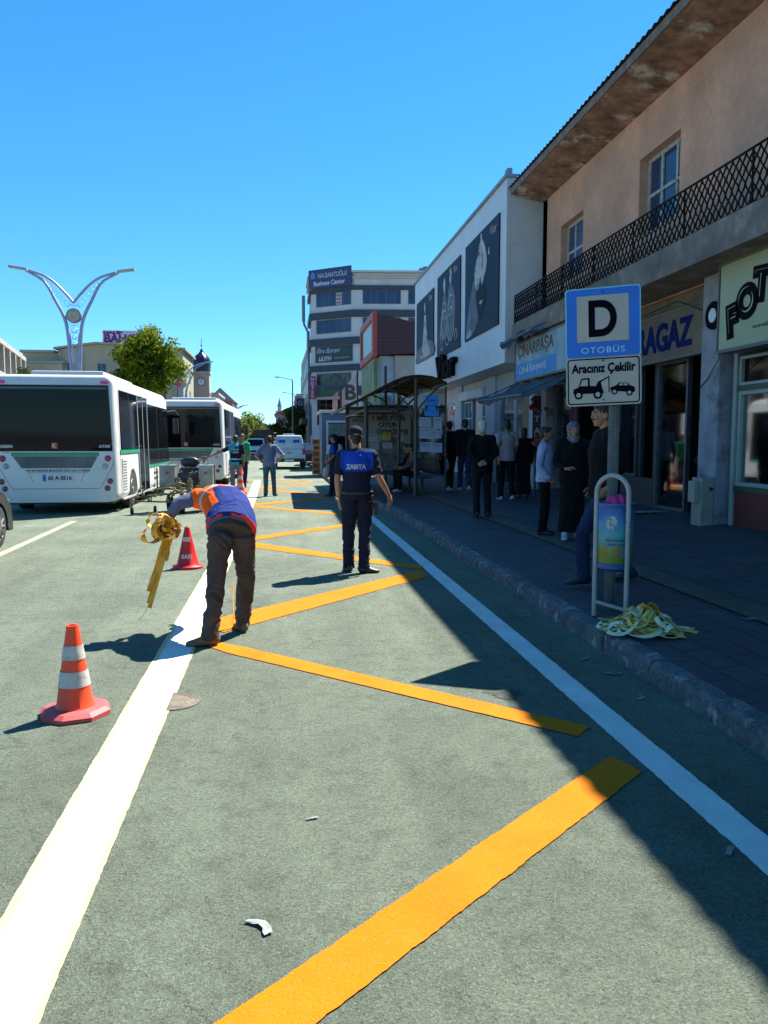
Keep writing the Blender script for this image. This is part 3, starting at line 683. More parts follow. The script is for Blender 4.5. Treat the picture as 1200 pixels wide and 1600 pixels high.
for y in (20.05, 23, 25.95):
    tube(bm, [(3.42,y,2.05),(3.5,y,2.45),(3.75,y,2.75),(4.1,y,arcz(4.1)-.03)], .025, 8); tube(bm, [(3.42,y,2.05),(3.25,y,2.5),(2.9,y,2.85),(2.6,y,arcz(2.6)-.03)], .025, 8)
    cyl(bm, (2.13,y,2.42), (3.42,y,2.42), .03, seg=8)
for x in (2.13, 3.42): cyl(bm, (x,20.05,2.42), (x,25.95,2.42), .035, seg=8)
obj('brace', bm, mSH, sh, True)
# near glass wing with notices (faces the camera), back glass along the pavement side
bm = BM(); box(bm, 3.48, 4.18, 20.04, 20.055, .75, 2.95); obj('glass_panel', bm, GL, sh, True)
bm = BM(); box(bm, 4.18, 4.22, 20.02, 20.08, .3, 3.0); box(bm, 3.48, 4.18, 20.03, 20.07, .70, .745); box(bm, 3.48, 4.18, 20.03, 20.07, .3, .34); obj('panel_frame', bm, mSH, sh, True)
bm = BM(); box(bm, 4.195, 4.205, 20.1, 25.9, .7, 2.6); obj('glass_panel', bm, GL, sh, True)
bm = BM(); box(bm, 3.55, 3.95, 20.6, 25.4, .62, .67, .01)
for y in (20.9, 23, 25.1): box(bm, 3.7, 3.78, y-.03, y+.03, .2, .62)
box(bm, 3.98, 4.02, 20.6, 25.4, .8, 1.1); obj('bench', bm, mSH, sh, True)
# poster board at the far end
ad = thing('advert_board', 'lit-frame advert board reading MİLYON OYUN at the far end of the bus shelter', 'advert', (3.3, 24.2, .2))
bm = BM(); box(bm, 2.55, 4.06, 24.2, 24.34, .55, 2.72, .02); obj('frame', bm, mSH, ad, True)
bm = BM(); box(bm, 2.66, 3.96, 24.185, 24.199, .74, 2.62); obj('poster', bm, M('poster_cream', (.23,.25,.23), .4, var=.12, vs=1.4), ad, True)
bm = BM(); prism(bm, [(2.67,.76),(3.35,.76),(3.95,.76),(3.95,1.45),(3.3,1.85),(2.67,1.3)], (0,24.18,0), (1,0,0), (0,0,1), (0,-.003,0)); obj('print', bm, M('poster_dim', (.12,.135,.15), .4, var=.4, vs=3, stain=((.03,.035,.04), 6, .5, .6)), ad, True)
X_, Z_ = (1,0,0), (0,0,1)
mPB = M('poster_black', (.03,.03,.03), .5)
text('1 MİLYON', .19, mPB, ad, (3.27,24.17,2.34), X_, Z_, width=1.0, bold=.01); text('OYUN', .2, mPB, ad, (3.27,24.17,2.12), X_, Z_, width=.62, bold=.01); text('ÜZERİNDE', .19, mPB, ad, (3.4,24.17,1.92), X_, Z_, width=.98, bold=.01)
ad2 = thing('advert_board', 'second cream advert board with BAŞ 75 lettering, left of the shelter post', 'advert', (2.3, 26.6, .2))
bm = BM(); box(bm, 2.2, 3.0, 26.6, 26.72, .5, 2.78, .02); obj('frame', bm, mSH, ad2, True)
bm = BM(); box(bm, 2.28, 2.94, 26.585, 26.599, .7, 2.66); obj('poster', bm, M('poster_cream'), ad2, True)
text('BAŞK', .16, mPB, ad2, (2.6,26.575,2.3), X_, Z_, width=.42); text('75', .3, M('poster_grey_green', (.1,.14,.09), .5), ad2, (2.52,26.575,2.02), X_, Z_)
mPAP = M('paper', (.36,.38,.46), .7, var=.12, vs=5)
mINK = M('ink', (.06,.07,.12), .7)
def notice(x, z, w, h, y, label, mat=None, lines=4, group='paper notices taped to the bus shelter', rot=0):
    t = thing('notice', label, 'notice', (x, y, z), group=group)
    m_ = Matrix.Translation((x, y, z)) @ Matrix.Rotation(rot, 4, 'Y')
    bm = BM(); box(bm, -w/2, w/2, -.003, 0, -h/2, h/2, mat=m_); obj('sheet', bm, mat or mPAP, t, True)
    bm = BM()
    for i in range(lines):
        zz = h/2-(i+1)*h/(lines+1); ww = w*random.uniform(.5, .85); s_ = h*.1 if i == 0 else h*.05
        k = 9; 
        for q in range(k):
            if random.random() < .8: box(bm, -ww/2+ww*q/k, -ww/2+ww*(q+.72)/k, -.006, -.0035, zz-s_/2, zz+s_/2, mat=m_)
    obj('print', bm, mINK, t, True)
    return t
mBLU = M('notice_blue', (.02,.22,.62), .5)
yy = 20.035
t = notice(3.83, 2.52, .36, .52, yy, 'bright blue poster at the top of the shelter glass', mBLU, 3)
bm = BM()
for x in (3.69, 3.96): prism(bm, circ(x, 2.48, .045), (0, yy-.0065, 0), X_, Z_, (0,-.002,0)); box(bm, x-.02, x+.02, yy-.009, yy-.0065, 2.38, 2.46)
obj('emblem', bm, mPB, t, True)
for x, z, w_, h_, lab in ((3.66,2.10,.30,.24,'white notice directly below the blue poster, left of two'),(3.99,2.08,.21,.30,'tall white notice below the blue poster, right of two'),
    (3.66,1.82,.28,.28,'grey printed notice in the middle of the shelter glass, left edge'),(3.84,1.78,.30,.22,'brighter bluish notice overlapping the middle of the shelter glass'),(4.02,1.78,.12,.2,'narrow torn notice at the right edge of the shelter glass'),
    (3.68,1.46,.30,.25,'lowest left notice on the shelter glass'),(3.97,1.44,.28,.24,'lowest right notice with curled corners on the shelter glass')):
    notice(x, z, w_, h_, yy-(.004 if 'overlap' in lab else 0), lab, rot=random.uniform(-.03,.03))
y2 = 24.17
for x, z, w_, h_, lab, m_ in ((2.78,1.72,.26,.22,'white notice on the left of the advert board',None),(3.22,1.76,.26,.24,'yellow notice in the middle of the advert board',M('notice_yellow',(.42,.36,.03),.6)),(3.66,1.74,.18,.28,'tall white notice on the right of the advert board',None),
    (2.85,1.45,.24,.2,'pale notice low on the left of the advert board',None),(3.24,1.48,.3,.18,'tilted notice below the yellow one',None)):
    notice(x, z, w_, h_, y2, lab, m_)
# ================================================================= KIOSK
kb = thing('kiosk', 'small blue and white street kiosk with a serving window beyond the shelter', 'kiosk', (2.7, 36, .15))
mKB = M('kiosk_blue', (.045,.11,.21), .5, var=.15); mKW = M('kiosk_white', (.36,.42,.45), .5, var=.1)
bm = BM(); box(bm, 1.82, 4.2, 36, 38.6, .1, 2.88, .03); obj('wall', bm, mKB, kb, True)
bm = BM(); box(bm, 1.7, 4.3, 35.85, 38.7, 2.89, 3.02, .02); obj('roof', bm, M('kiosk_roof', (.42,.46,.40), .5), kb, True)
FKI = Fac((1.82, 36), (4.2, 36))
window(FKI, kb, .2, 1.45, 1.15, 2.55, 0, .09, mKW, DARKGLASS, depth=.03, proud=.04)
bm = BM(); FKI.box(bm, .3, 1.35, 1.85, 2.42, .0285, .034); obj('blind', bm, M('kiosk_sign', (.06,.1,.11), .5, var=.5, vs=5), kb, True)
bm = BM(); FKI.box(bm, .2, 1.45, .3, 1.05, 0, .012); obj('panel', bm, M('kiosk_panel', (.2,.3,.33), .5), kb, True)
bm = BM()
for i in range(5): FKI.box(bm, .28, 1.2-.1*(i % 2), .42+i*.12, .46+i*.12, .012, .016)
obj('print', bm, mKW, kb, True)

# stacked crates and a post beside the kiosk
proto = None
for i in range(6):
    lab = ['lowest','second lowest','third from the ground','fourth from the ground','fifth from the ground','topmost'][i]+' brown crate in the stack left of the kiosk'
    t = thing('crate', lab, 'crate', (1.52, 35.2, .15+.262*i), .05*(-1)**i, 'crates stacked by the kiosk')
    bm = BM(); box(bm, -.17, .17, -.2, .2, 0, .25, .012)
    obj('body', bm, M('crate_brown', (.24,.10,.045), .8, var=.3, vs=6) if i % 2 else M('crate_tan', (.30,.17,.08), .8, var=.3, vs=6), t)
    bm = BM(); box(bm, -.12, .12, -.208, -.201, .06, .2); obj('side_slot', bm, M('crate_dark', (.06,.03,.02), .8), t)
# ================================================================= RED BOX BUILDING
rb = thing('low_building', 'low building of green and beige panels under the dark red screen box', 'building', (7, 48, .1))
bm = BM(); box(bm, 5.55, 5.75, 47.6, 55, .1, 6.62); box(bm, 5.75, 5.85, 47.02, 55, .1, 6.6); obj('green_wall', bm, M('green_render', (.17,.22,.15), .8, var=.35, vs=.8, stain=((.27,.33,.18), .9, .5, .65)), rb, True)
bm = BM(); box(bm, 6.75, 14, 47, 55, .1, 6.7); obj('beige_wall', bm, M('beige_render', (.30,.28,.255), .9, var=.15, vs=.9, stain=((.12,.12,.11), 2.1, .62, .7)), rb, True)
bm = BM(); box(bm, 5.86, 6.74, 47.3, 55, .1, 6.7); obj('white_shaft', bm, M('white_shaft', (.30,.36,.42), .6), rb, True)
bm = BM(); box(bm, 6.15, 6.3, 47.27, 47.31, 4.6, 6.1); obj('slot', bm, BLACK, rb, True)
bm = BM(); prism(bm, [(5.9,3.2),(7.2,3.2),(7.2,4.0),(6.6,3.7),(6.45,3.85),(6.45,4.3),(6.05,4.3),(6.05,3.8)], (0,47.1,0), X_, Z_, (0,-.3,0)); obj('canopy', bm, M('grey_canopy', (.07,.075,.09), .7), rb, True)
sc_ = thing('screen_box', 'dark red corrugated box with an orange-red framed pale screen facing the street', 'screen', (6.5, 47, 6.7))
bm = BM(); prism(bm, [(5.6,6.72),(9,6.85),(9,8.35),(5.6,9.15)], (0,46.7,0), X_, Z_, (0,7.6,0)); obj('shell', bm, M('maroon_sheet', (.042,.004,.014), .5, var=.2), sc_, True)
bm = BM()
for i in range(11): z = 6.86+i*.2; box(bm, 5.62, 9-(0 if z < 8.3 else (z-8.3)*4.2), 46.66, 46.7, z, z+.03)
obj('rib', bm, M('maroon_dark', (.028,.003,.009), .5), sc_, True)
FR = Fac((5.5, 54.3), (5.5, 46.7)); mRO = M('red_frame', (.34,.03,.02), .5)
bm = BM(); FR.box(bm, 0, 7.64, 6.6, 7.0, -.14, .12); FR.box(bm, 0, 7.64, 8.85, 9.25, -.14, .12); FR.box(bm, 0, .5, 7.0, 8.85, -.14, .12); FR.box(bm, 7.0, 7.64, 7.0, 8.85, -.14, .12)
obj('frame', bm, mRO, sc_, True)
bm = BM(); FR.box(bm, .5, 7.0, 7.0, 8.85, -.12, -.02); obj('screen', bm, M('pale_screen', (.32,.42,.45), .4, var=.15, vs=1.5), sc_, True)
# board with a large B
s = thing('sign_board', 'white board with a large black letter B, below the business centre', 'sign', (5.2, 58, 4))
bm = BM(); prism(bm, [(4.4,3.1),(5.5,3.1),(5.5,6.6),(4.4,5.3)], (0,58,0), X_, Z_, (0,.12,0)); obj('panel', bm, M('white_board', (.36,.33,.33), .6, var=.2, vs=2), s, True)
bm = BM(); box(bm, 5.51, 5.62, 57.95, 58.15, 0, 6.8); box(bm, 4.28, 4.39, 57.95, 58.15, 0, 5.5); obj('support', bm, BLACK, s, True)
text('B', 1.5, mPB, s, (5.05,57.98,5.2), X_, Z_, bold=.05)
s = thing('roll_up_banner', 'tall pinkish banner leaning beside the B board', 'banner', (3.4, 59, 2.5))
bm = BM(); prism(bm, [(3.75,2.6),(4.1,2.6),(4.2,5.3),(3.8,5.0)], (0,59,0), X_, Z_, (0,.1,0)); obj('panel', bm, M('banner_skin', (.36,.24,.18), .6, var=.4, vs=1.4), s, True)
# ================================================================= BUSINESS CENTRE
bc = thing('office_building', 'white and navy banded five-storey business centre with a chamfered corner', 'building', (8, 82, 0))
P1, P2, P3 = (3.02,78.5), (6.95,75.5), (16,74.6)
mBW = M('office_white', (.46,.48,.50), .7, var=.1, vs=.7); mBD = M('office_navy', (.025,.035,.055), .5)
def ring(bm, z0, z1, off):
    poly = [(3.02,100),(3.02,78.5),(6.95,75.5),(16,74.6),(16,100)]
    prism(bm, [(3.02-off,84),(3.02-off,78.5-off*.5),(6.95-off*.3,75.5-off),(16,74.6-off),(16,84)], (0,0,z0), X_, (0,1,0), (0,0,z1-z0))
bm = BM(); ring(bm, 0, 17.4, 0); obj('wall', bm, mBW, bc, True)
bm = BM()
for z0, z1 in ((8.35,8.95),(10.85,11.5),(13.35,14.0),(15.85,16.25),(6.0,6.9)): ring(bm, z0, z1, .22)
obj('band', bm, mBD, bc, True)
bm = BM(); ring(bm, 17.42, 17.6, .35); ring(bm, 16.9, 17.0, .3); obj('parapet', bm, M('office_parapet', (.42,.42,.36), .7), bc, True)
bm = BM(); box(bm, 13.4, 14.5, 76, 77, 17.6, 18.0); box(bm, 13.3, 14.6, 75.9, 77.1, 18.0, 18.15); box(bm, 13.7, 14.2, 76.2, 76.8, 18.15, 18.35); obj('roof_vent', bm, M('vent_blue', (.08,.13,.2), .5), bc, True)
F1, F2, F0 = Fac(P1, P2), Fac(P2, P3), Fac((3.02,84), P1)
for z0, z1 in ((14.55,15.85),(12.0,13.3)):
    window(F1, bc, .6, 4.6, z0, z1, 0, .05, M('office_frame', (.1,.12,.14), .5), BLUEGLASS, (.22,.38,.6,.8), depth=.02, proud=.03)
    window(F2, bc, .8, 4.4, z0, z1, 0, .05, M('office_frame'), BLUEGLASS, (.22,.38,.62,.85), depth=.02, proud=.03)
    window(F2, bc, 5.1, 8.7, z0, z1, 0, .05, M('office_frame'), BLUEGLASS, (.25,.5,.75), depth=.02, proud=.03)
    window(F0, bc, 1, 4.6, z0, z1, 0, .05, M('office_frame'), BLUEGLASS, (.5,), depth=.02, proud=.03)
for z0, z1 in ((9.4,10.7),(7.0,8.2),(2.2,5.6)):
    window(F0, bc, 1, 4.6, z0, z1, 0, .05, M('office_frame'), BLUEGLASS, (.5,), depth=.02, proud=.03)
window(F1, bc, .6, 4.6, 7.0, 8.2, 0, .05, M('office_frame'), M('shop_film', (.045,.065,.045), .3, var=.9, vs=1.6), (.25,.5,.75), depth=.02, proud=.03)
window(F1, bc, .6, 4.2, 3.2, 5.7, 0, .06, M('office_frame'), DARKGLASS, (.3,.6), depth=.02, proud=.03)
window(F2, bc, .8, 8.4, 9.4, 10.7, 0, .05, M('office_frame'), BLUEGLASS, (.22,.5,.8), depth=.02, proud=.03)
bm = BM(); F1.box(bm, 2.9, 3.6, 14.62, 15.75, .031, .04); obj('window_banner', bm, M('window_banner', (.3,.34,.3), .6), bc, True)
bm = BM()
for k in range(3): F1.box(bm, 2.95, 3.55, 14.75+k*.34, 14.87+k*.34, .041, .046)
obj('print', bm, M('magenta_ink', (.3,.06,.2), .5), bc, True)
s = thing('rooftop_sign', 'navy rooftop sign reading NALBANTOĞLU Business Center on the chamfered corner', 'sign', F1.p(2.4, 16.3, .3))
bm = BM(); F1.box(bm, .0, 4.85, 16.28, 18.05, .27, .42); obj('panel', bm, M('sign_navy', (.02,.035,.12), .5), s, True)
F1.text('NALBANTOĞLU', .62, M('office_letters', (.45,.5,.6), .5), s, 2.75, 17.5, .43, width=3.3); F1.text('Business Center', .6, M('office_letters'), s, 2.4, 16.72, .43, width=3.6, bold=.015)
bm = BM(); prism(bm, [(.25,17.2),(.75,17.2),(.75,17.6),(.5,17.9),(.25,17.6)], F1.p(0,0,.421), F1.u, Z_, F1.n*.01); obj('logo', bm, M('logo_blue', (.1,.17,.4), .5), s, True)
s = thing('shop_sign', 'dark banner with script lettering and LILITH on the third floor', 'sign', F1.p(2.4, 9.3, 0))
bm = BM(); F1.box(bm, .5, 4.75, 9.25, 10.8, .03, .1); obj('panel', bm, M('slate_sign', (.025,.04,.05), .5), s, True)
F1.text('Ebru Bayram', .68, M('office_letters'), s, 2.0, 10.3, .11, width=2.7, shear=.5); F1.text('LILITH', .55, M('office_letters'), s, 1.65, 9.6, .11, width=1.5, bold=.02, shear=.2); F1.text('HAIR & BEAUTY', .24, M('yellow_ink', (.5,.45,.2), .5), s, 3.6, 9.62, .11, width=1.7)
s = thing('shop_sign', 'dark sign with green lettering under the green window film', 'sign', F1.p(2.4, 6.1, .3))
bm = BM(); F1.box(bm, .2, 4.6, 5.95, 6.95, .24, .34); obj('panel', bm, M('slate_sign'), s, True)
F1.text('Kemer', .95, M('green_ink', (.03,.18,.03), .5), s, 2.6, 6.45, .35, width=2.6, shear=.1)
# older building further on
ob = thing('apartment_building', 'narrow beige gabled building beyond the business centre', 'building', (3, 95, 0))
bm = BM(); box(bm, 2.9, 12, 84.3, 118, 0, 11.0); prism(bm, [(84.3,11.005),(118,11.005),(118,12.9),(84.3,12.1)], (3.0,0,0), (0,1,0), Z_, (8.4,0,0)); obj('wall', bm, M('old_beige', (.30,.27,.26), .8, var=.15, vs=.5), ob, True)
F3 = Fac((2.9,118), (2.9,84.3))
for r in range(3):
    for k in range(6): window(F3, ob, 1.5+5.4*k, 4.5+5.4*k, 4.4+2.3*r, 6.1+2.3*r, 0, .08, M('office_frame'), BLUEGLASS, (.5,), depth=.02, proud=.04)
bm = BM(); F3.box(bm, 0, 33.6, 3.5, 4.1, 0, .8); F3.box(bm, .5, 33, .1, 3.4, 0, .05); obj('shopfront', bm, mBD, ob, True)
bm = BM(); box(bm, 3.1, 3.9, 95, 96, 12.3, 14.6); obj('chimney', bm, M('old_beige'), ob, True)
s = thing('vertical_sign', 'magenta vertical sign reading NOTER on the corner of the business centre', 'sign', (2.7, 79, 6))
bm = BM(); box(bm, 2.75, 3.35, 77.8, 78.0, 5.75, 7.95); obj('panel', bm, M('magenta_sign', (.26,.015,.07), .5), s, True)
for i, ch in enumerate('NOTER'): text(ch, .42, M('office_letters'), s, (3.05,77.78,7.65-i*.41), X_, Z_, bold=.012)
bm = BM(); cyl(bm, (3.36,77.9,7.4), (3.5,78.4,7.4), .03, seg=6); obj('bracket', bm, BLACK, s, True)
s = thing('vertical_sign', 'navy vertical sign with white lettering on the beige building', 'sign', (2.3, 99, 4))
bm = BM(); box(bm, 1.9, 2.85, 99.6, 99.9, 3.2, 7.0); obj('panel', bm, M('sign_navy'), s, True)
for i, ch in enumerate('OTEL'): text(ch, .75, M('office_letters'), s, (2.38,99.57,6.4-i*.85), X_, Z_)
# drainpipe and chimney on the corner
s = thing('flue_pipe', 'thin metal flue rising beside the business centre', 'pipe', (2.4, 82, 0))
bm = BM(); tube(bm, [(2.75,80,1),(2.75,80,12.4),(2.35,80,13.2),(2.3,80,13.6),(2.3,80,15.9)], .11, 8); tube(bm, [(2.3,80,13.5),(2.3,80,16)], .16, 8); obj('pipe', bm, M('flue_grey', (.16,.18,.22), .5), s, True)
# far buildings at the end of the street
def simple_building(label, x0, x1, y0, y1, z, col, rows, cols, roofc=None, name='apartment_building', gable=0, face='x', wc=None):
    t = thing(name, label, 'building', ((x0+x1)/2, y0, 0))
    m_ = M('facade_%02d%02d%02d' % tuple(int(c*99) for c in col), col, .85, var=.14, vs=.4)
    bm = BM(); box(bm, x0, x1, y0, y1, 0, z); obj('wall', bm, m_, t, True)
    rm = M('roof_%02d%02d%02d' % tuple(int(c*99) for c in (roofc or (.3,.28,.25))), roofc or (.3,.28,.25), .8)
    bm = BM()
    if gable: prism(bm, [(x0-.4,z+.01),(x1+.4,z+.01),((x0+x1)/2,z+gable)], (0,y0-.4,0), X_, Z_, (0,y1-y0+.8,0))
    else: box(bm, x0-.25, x1+.25, y0-.25, y1+.25, z+.005, z+.4)
    obj('roof', bm, rm, t, True)
    fs = [Fac((x0,y0), (x1,y0))]
    if x0 > 0: fs.append(Fac((x0,y1), (x0,y0)))
    else: fs.append(Fac((x1,y0), (x1,y1)))
    for f in fs:
        c_ = cols if f is fs[0] else max(2, int(cols*f.L/fs[0].L))
        w_ = f.L/c_
        for r in range(rows):
            for k in range(c_):
                h_ = z/rows; window(f, t, w_*(k+.28), w_*(k+.72), h_*(r+.3), h_*(r+.8), 0, .06, M('far_frame', (.3,.3,.3), .6), wc or BLUEGLASS, depth=.02, proud=.04)
    return t
simple_building('grey flat-fronted building behind the trees on the right of the street', 2.6, 12, 124, 150, 8.6, (.17,.19,.22), 3, 4)
simple_building('dusky pink building with a brown roof behind the far trees', -1.2, 7, 175, 200, 7.6, (.28,.17,.18), 3, 5, (.12,.07,.06), gable=2.0)
simple_building('small pale pink block left of the minaret', -6.5, -2.0, 200, 215, 5.2, (.34,.24,.22), 2, 3, (.25,.15,.12), gable=1)
mn = thing('minaret', 'slim stone minaret with a pointed cap at the end of the street', 'minaret', (-.5, 250, 0))
bm = BM(); tube(bm, [(-.5,250,0),(-.5,250,7),(-.5,250,7.3),(-.5,250,10.2)], [1.1,1.0,.8,.75], 14); obj('shaft', bm, M('minaret_stone', (.33,.26,.26), .8), mn, True)
bm = BM(); tube(bm, [(-.5,250,10.0),(-.5,250,10.6),(-.5,250,11.2),(-.5,250,11.25)], [.8,1.25,1.25,.7], 14); tube(bm, [(-.5,250,11.2),(-.5,250,12.6)], [.62,.62], 14); obj('balcony', bm, M('minaret_stone'), mn, True)
bm = BM(); tube(bm, [(-.5,250,12.5),(-.5,250,14.9),(-.5,250,15.6)], [.78,.1,.03], 14); obj('cap', bm, M('lead_grey', (.16,.18,.21), .5), mn, True)
# ================================================================= LEFT SIDE BUILDINGS
mCR = M('hotel_cream', (.34,.31,.22), .85, var=.12, vs=.5)
ho = thing('hotel_building', 'cream hotel block with grey windows and a rooftop sign behind the buses', 'building', (-18, 80, 0))
bm = BM(); prism(bm, [(-21.2,0),(-21.2,10.4),(-17.6,10.95),(-9.5,10.5),(-9.5,0)], (0,80,0), X_, Z_, (0,9,0)); box(bm, -24.5, -21.22, 80.3, 90, 0, 10.1); box(bm, -30, -20.6, 79, 88, 0, 9.0)
obj('wall', bm, mCR, ho, True)
bm = BM(); prism(bm, [(-21.5,10.41),(-17.6,10.97),(-9.2,10.52),(-9.2,10.7),(-17.6,11.15),(-21.5,10.6)], (0,79.6,0), X_, Z_, (0,9.6,0)); box(bm, -24.7, -21.52, 80, 90, 10.11, 10.35); box(bm, -30.2, -20.4, 78.8, 88, 9.01, 9.2); obj('roof', bm, M('hotel_trim', (.3,.28,.22), .8), ho, True)
FH = Fac((-21.2, 80), (-9.5, 80))
for u in (.5, 3.3, 6.2, 8.9):
    for z in (7.7, 5.4, 3.0): window(FH, ho, u+.3, u+1.15, z, z+1.45, 0, .06, M('hotel_frame', (.2,.22,.24), .5), BLUEGLASS, (.5,), depth=.02, proud=.04)
bm = BM()
for u in (.1, 2.2, 5.1, 7.9, 10.6): FH.box(bm, u, u+.18, 0, 10.3, 0, .1)
obj('pilaster', bm, M('hotel_trim'), ho, True)
FH2 = Fac((-30, 79), (-20.6, 79))
for u in (1, 4, 7.2): window(FH2, ho, u, u+1, 6.6, 7.7, 0, .06, M('hotel_frame'), BLUEGLASS, (.5,), depth=.02, proud=.04)
FH3 = Fac((-9.5, 80), (-9.5, 89))
for z in (7.7, 5.4, 3.0):
    for u in (1.5, 5): window(FH3, ho, u, u+1.2, z, z+1.45, 0, .06, M('hotel_frame'), BLUEGLASS, (.5,), depth=.02, proud=.04)
s = thing('rooftop_sign', 'pink sign with purple BAHÇE lettering on the cream hotel roof', 'sign', (-15.5, 80.5, 10.9))
bm = BM(); box(bm, -17.1, -13.2, 80.4, 80.6, 10.95, 12.35); obj('panel', bm, M('pink_sign', (.50,.42,.56), .5), s, True)
text('BAHÇE', 1.05, M('purple_ink', (.14,.008,.12), .5), s, (-15.2,80.38,11.5), X_, Z_, width=3.5, bold=.05); text('HALİS', .3, M('purple_ink'), s, (-16.1,80.38,12.17), X_, Z_, width=1.8, bold=.03)
bm = BM()
for x in (-17, -15, -13): cyl(bm, (x,80.8,10.6), (x,80.8,12.4), .05, seg=6)
obj('support', bm, BLACK, s, True)
simple_building('tall cream block between the big tree and the clock tower', -26, -14.2, 112, 138, 13.2, (.33,.29,.21), 4, 4, (.32,.3,.24))
simple_building('grey-roofed building with a dark red gable right of the clock tower', -14, -9.5, 158, 175, 9.6, (.26,.13,.13), 3, 3, (.2,.2,.22), gable=2.5)
simple_building('pale block with an antenna right of the clock tower', -12.3, -10.6, 136, 150, 9.4, (.32,.31,.33), 3, 2)
# concrete frame under construction at the left edge
cf = thing('unfinished_building', 'unfinished concrete frame building at the left edge above the trees', 'building', (-22, 60, 0))
mCF = M('raw_concrete', (.33,.31,.27), .9)
FX = Fac((-17.3, 46), (-22.5, 75)); bm = BM()
for z in (3.3, 6.2, 8.55): FX.box(bm, -6, 27.5, z, z+.35, -9, .12)
for u in range(-6, 28, 3): FX.box(bm, u, u+.35, 0, 8.55, -.5, .1); FX.box(bm, u, u+.35, 0, 8.55, -8.5, -8)
obj('concrete_frame', bm, mCF, cf, True)
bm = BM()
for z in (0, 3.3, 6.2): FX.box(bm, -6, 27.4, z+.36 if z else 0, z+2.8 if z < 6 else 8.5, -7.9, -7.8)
obj('infill_wall', bm, M('frame_dark_block', (.14,.12,.1), .9), cf, True)  # infill blockwork, a darker tone than the concrete frame
# ================================================================= CLOCK TOWER
ct = thing('clock_tower', 'stone clock tower with a dark ribbed onion dome and finial', 'clock tower', (-12.5, 130, 0))
mST = M('tower_stone', (.36,.29,.25), .85, var=.12, vs=1)
bm = BM(); box(bm, -13.75, -11.3, 129, 131.4, 0, 12.3, .04); box(bm, -13.85, -11.2, 128.9, 131.5, 9.1, 9.3); box(bm, -13.9, -11.15, 128.85, 131.55, 12.3, 12.7); obj('shaft', bm, mST, ct, True)
bm = BM(); pr = [(1.32,12.7),(1.3,13.2),(1.38,13.9),(1.3,14.6),(.95,15.2),(.45,15.6),(.18,16.0),(.1,16.3)]
tube(bm, [(-12.53,130.2,z) for r, z in pr], [r for r, z in pr], 20)
for k in range(10):
    a = 2*math.pi*k/10; tube(bm, [(-12.53+r*1.01*math.cos(a), 130.2+r*1.01*math.sin(a), z) for r, z in pr], .05, 6)
obj('dome', bm, M('dark_lead', (.012,.022,.05), .35, .3), ct, True, smooth=True)
bm = BM(); cyl(bm, (-12.53,130.2,16.2), (-12.53,130.2,18.0), .04, seg=6); ell(bm, (-12.53,130.2,16.9), (.14,.14,.14)); obj('finial', bm, M('dark_lead'), ct, True)
bm = BM(); prism(bm, circ(-12.55,11.05,.66,24), (0,128.96,0), X_, Z_, (0,-.08,0)); obj('clock_rim', bm, M('clock_rim', (.04,.07,.13), .4), ct, True)
bm = BM(); prism(bm, circ(-12.55,11.05,.54,24), (0,128.87,0), X_, Z_, (0,-.02,0)); obj('clock_face', bm, M('clock_white', (.5,.56,.62), .4), ct, True)
bm = BM()
for k in range(12):
    a = R(30*k); m_ = Matrix.Translation((-12.55,128.84,11.05)) @ Matrix.Rotation(a, 4, 'Y'); box(bm, -.02, .02, -.005, .005, .4, .5, mat=m_)
for a, L in ((R(300),.3),(R(10),.42)): box(bm, -.025, .025, -.012, -.006, -.05, L, mat=Matrix.Translation((-12.55,128.84,11.05)) @ Matrix.Rotation(a, 4, 'Y'))
obj('clock_hand', bm, BLACK, ct, True)
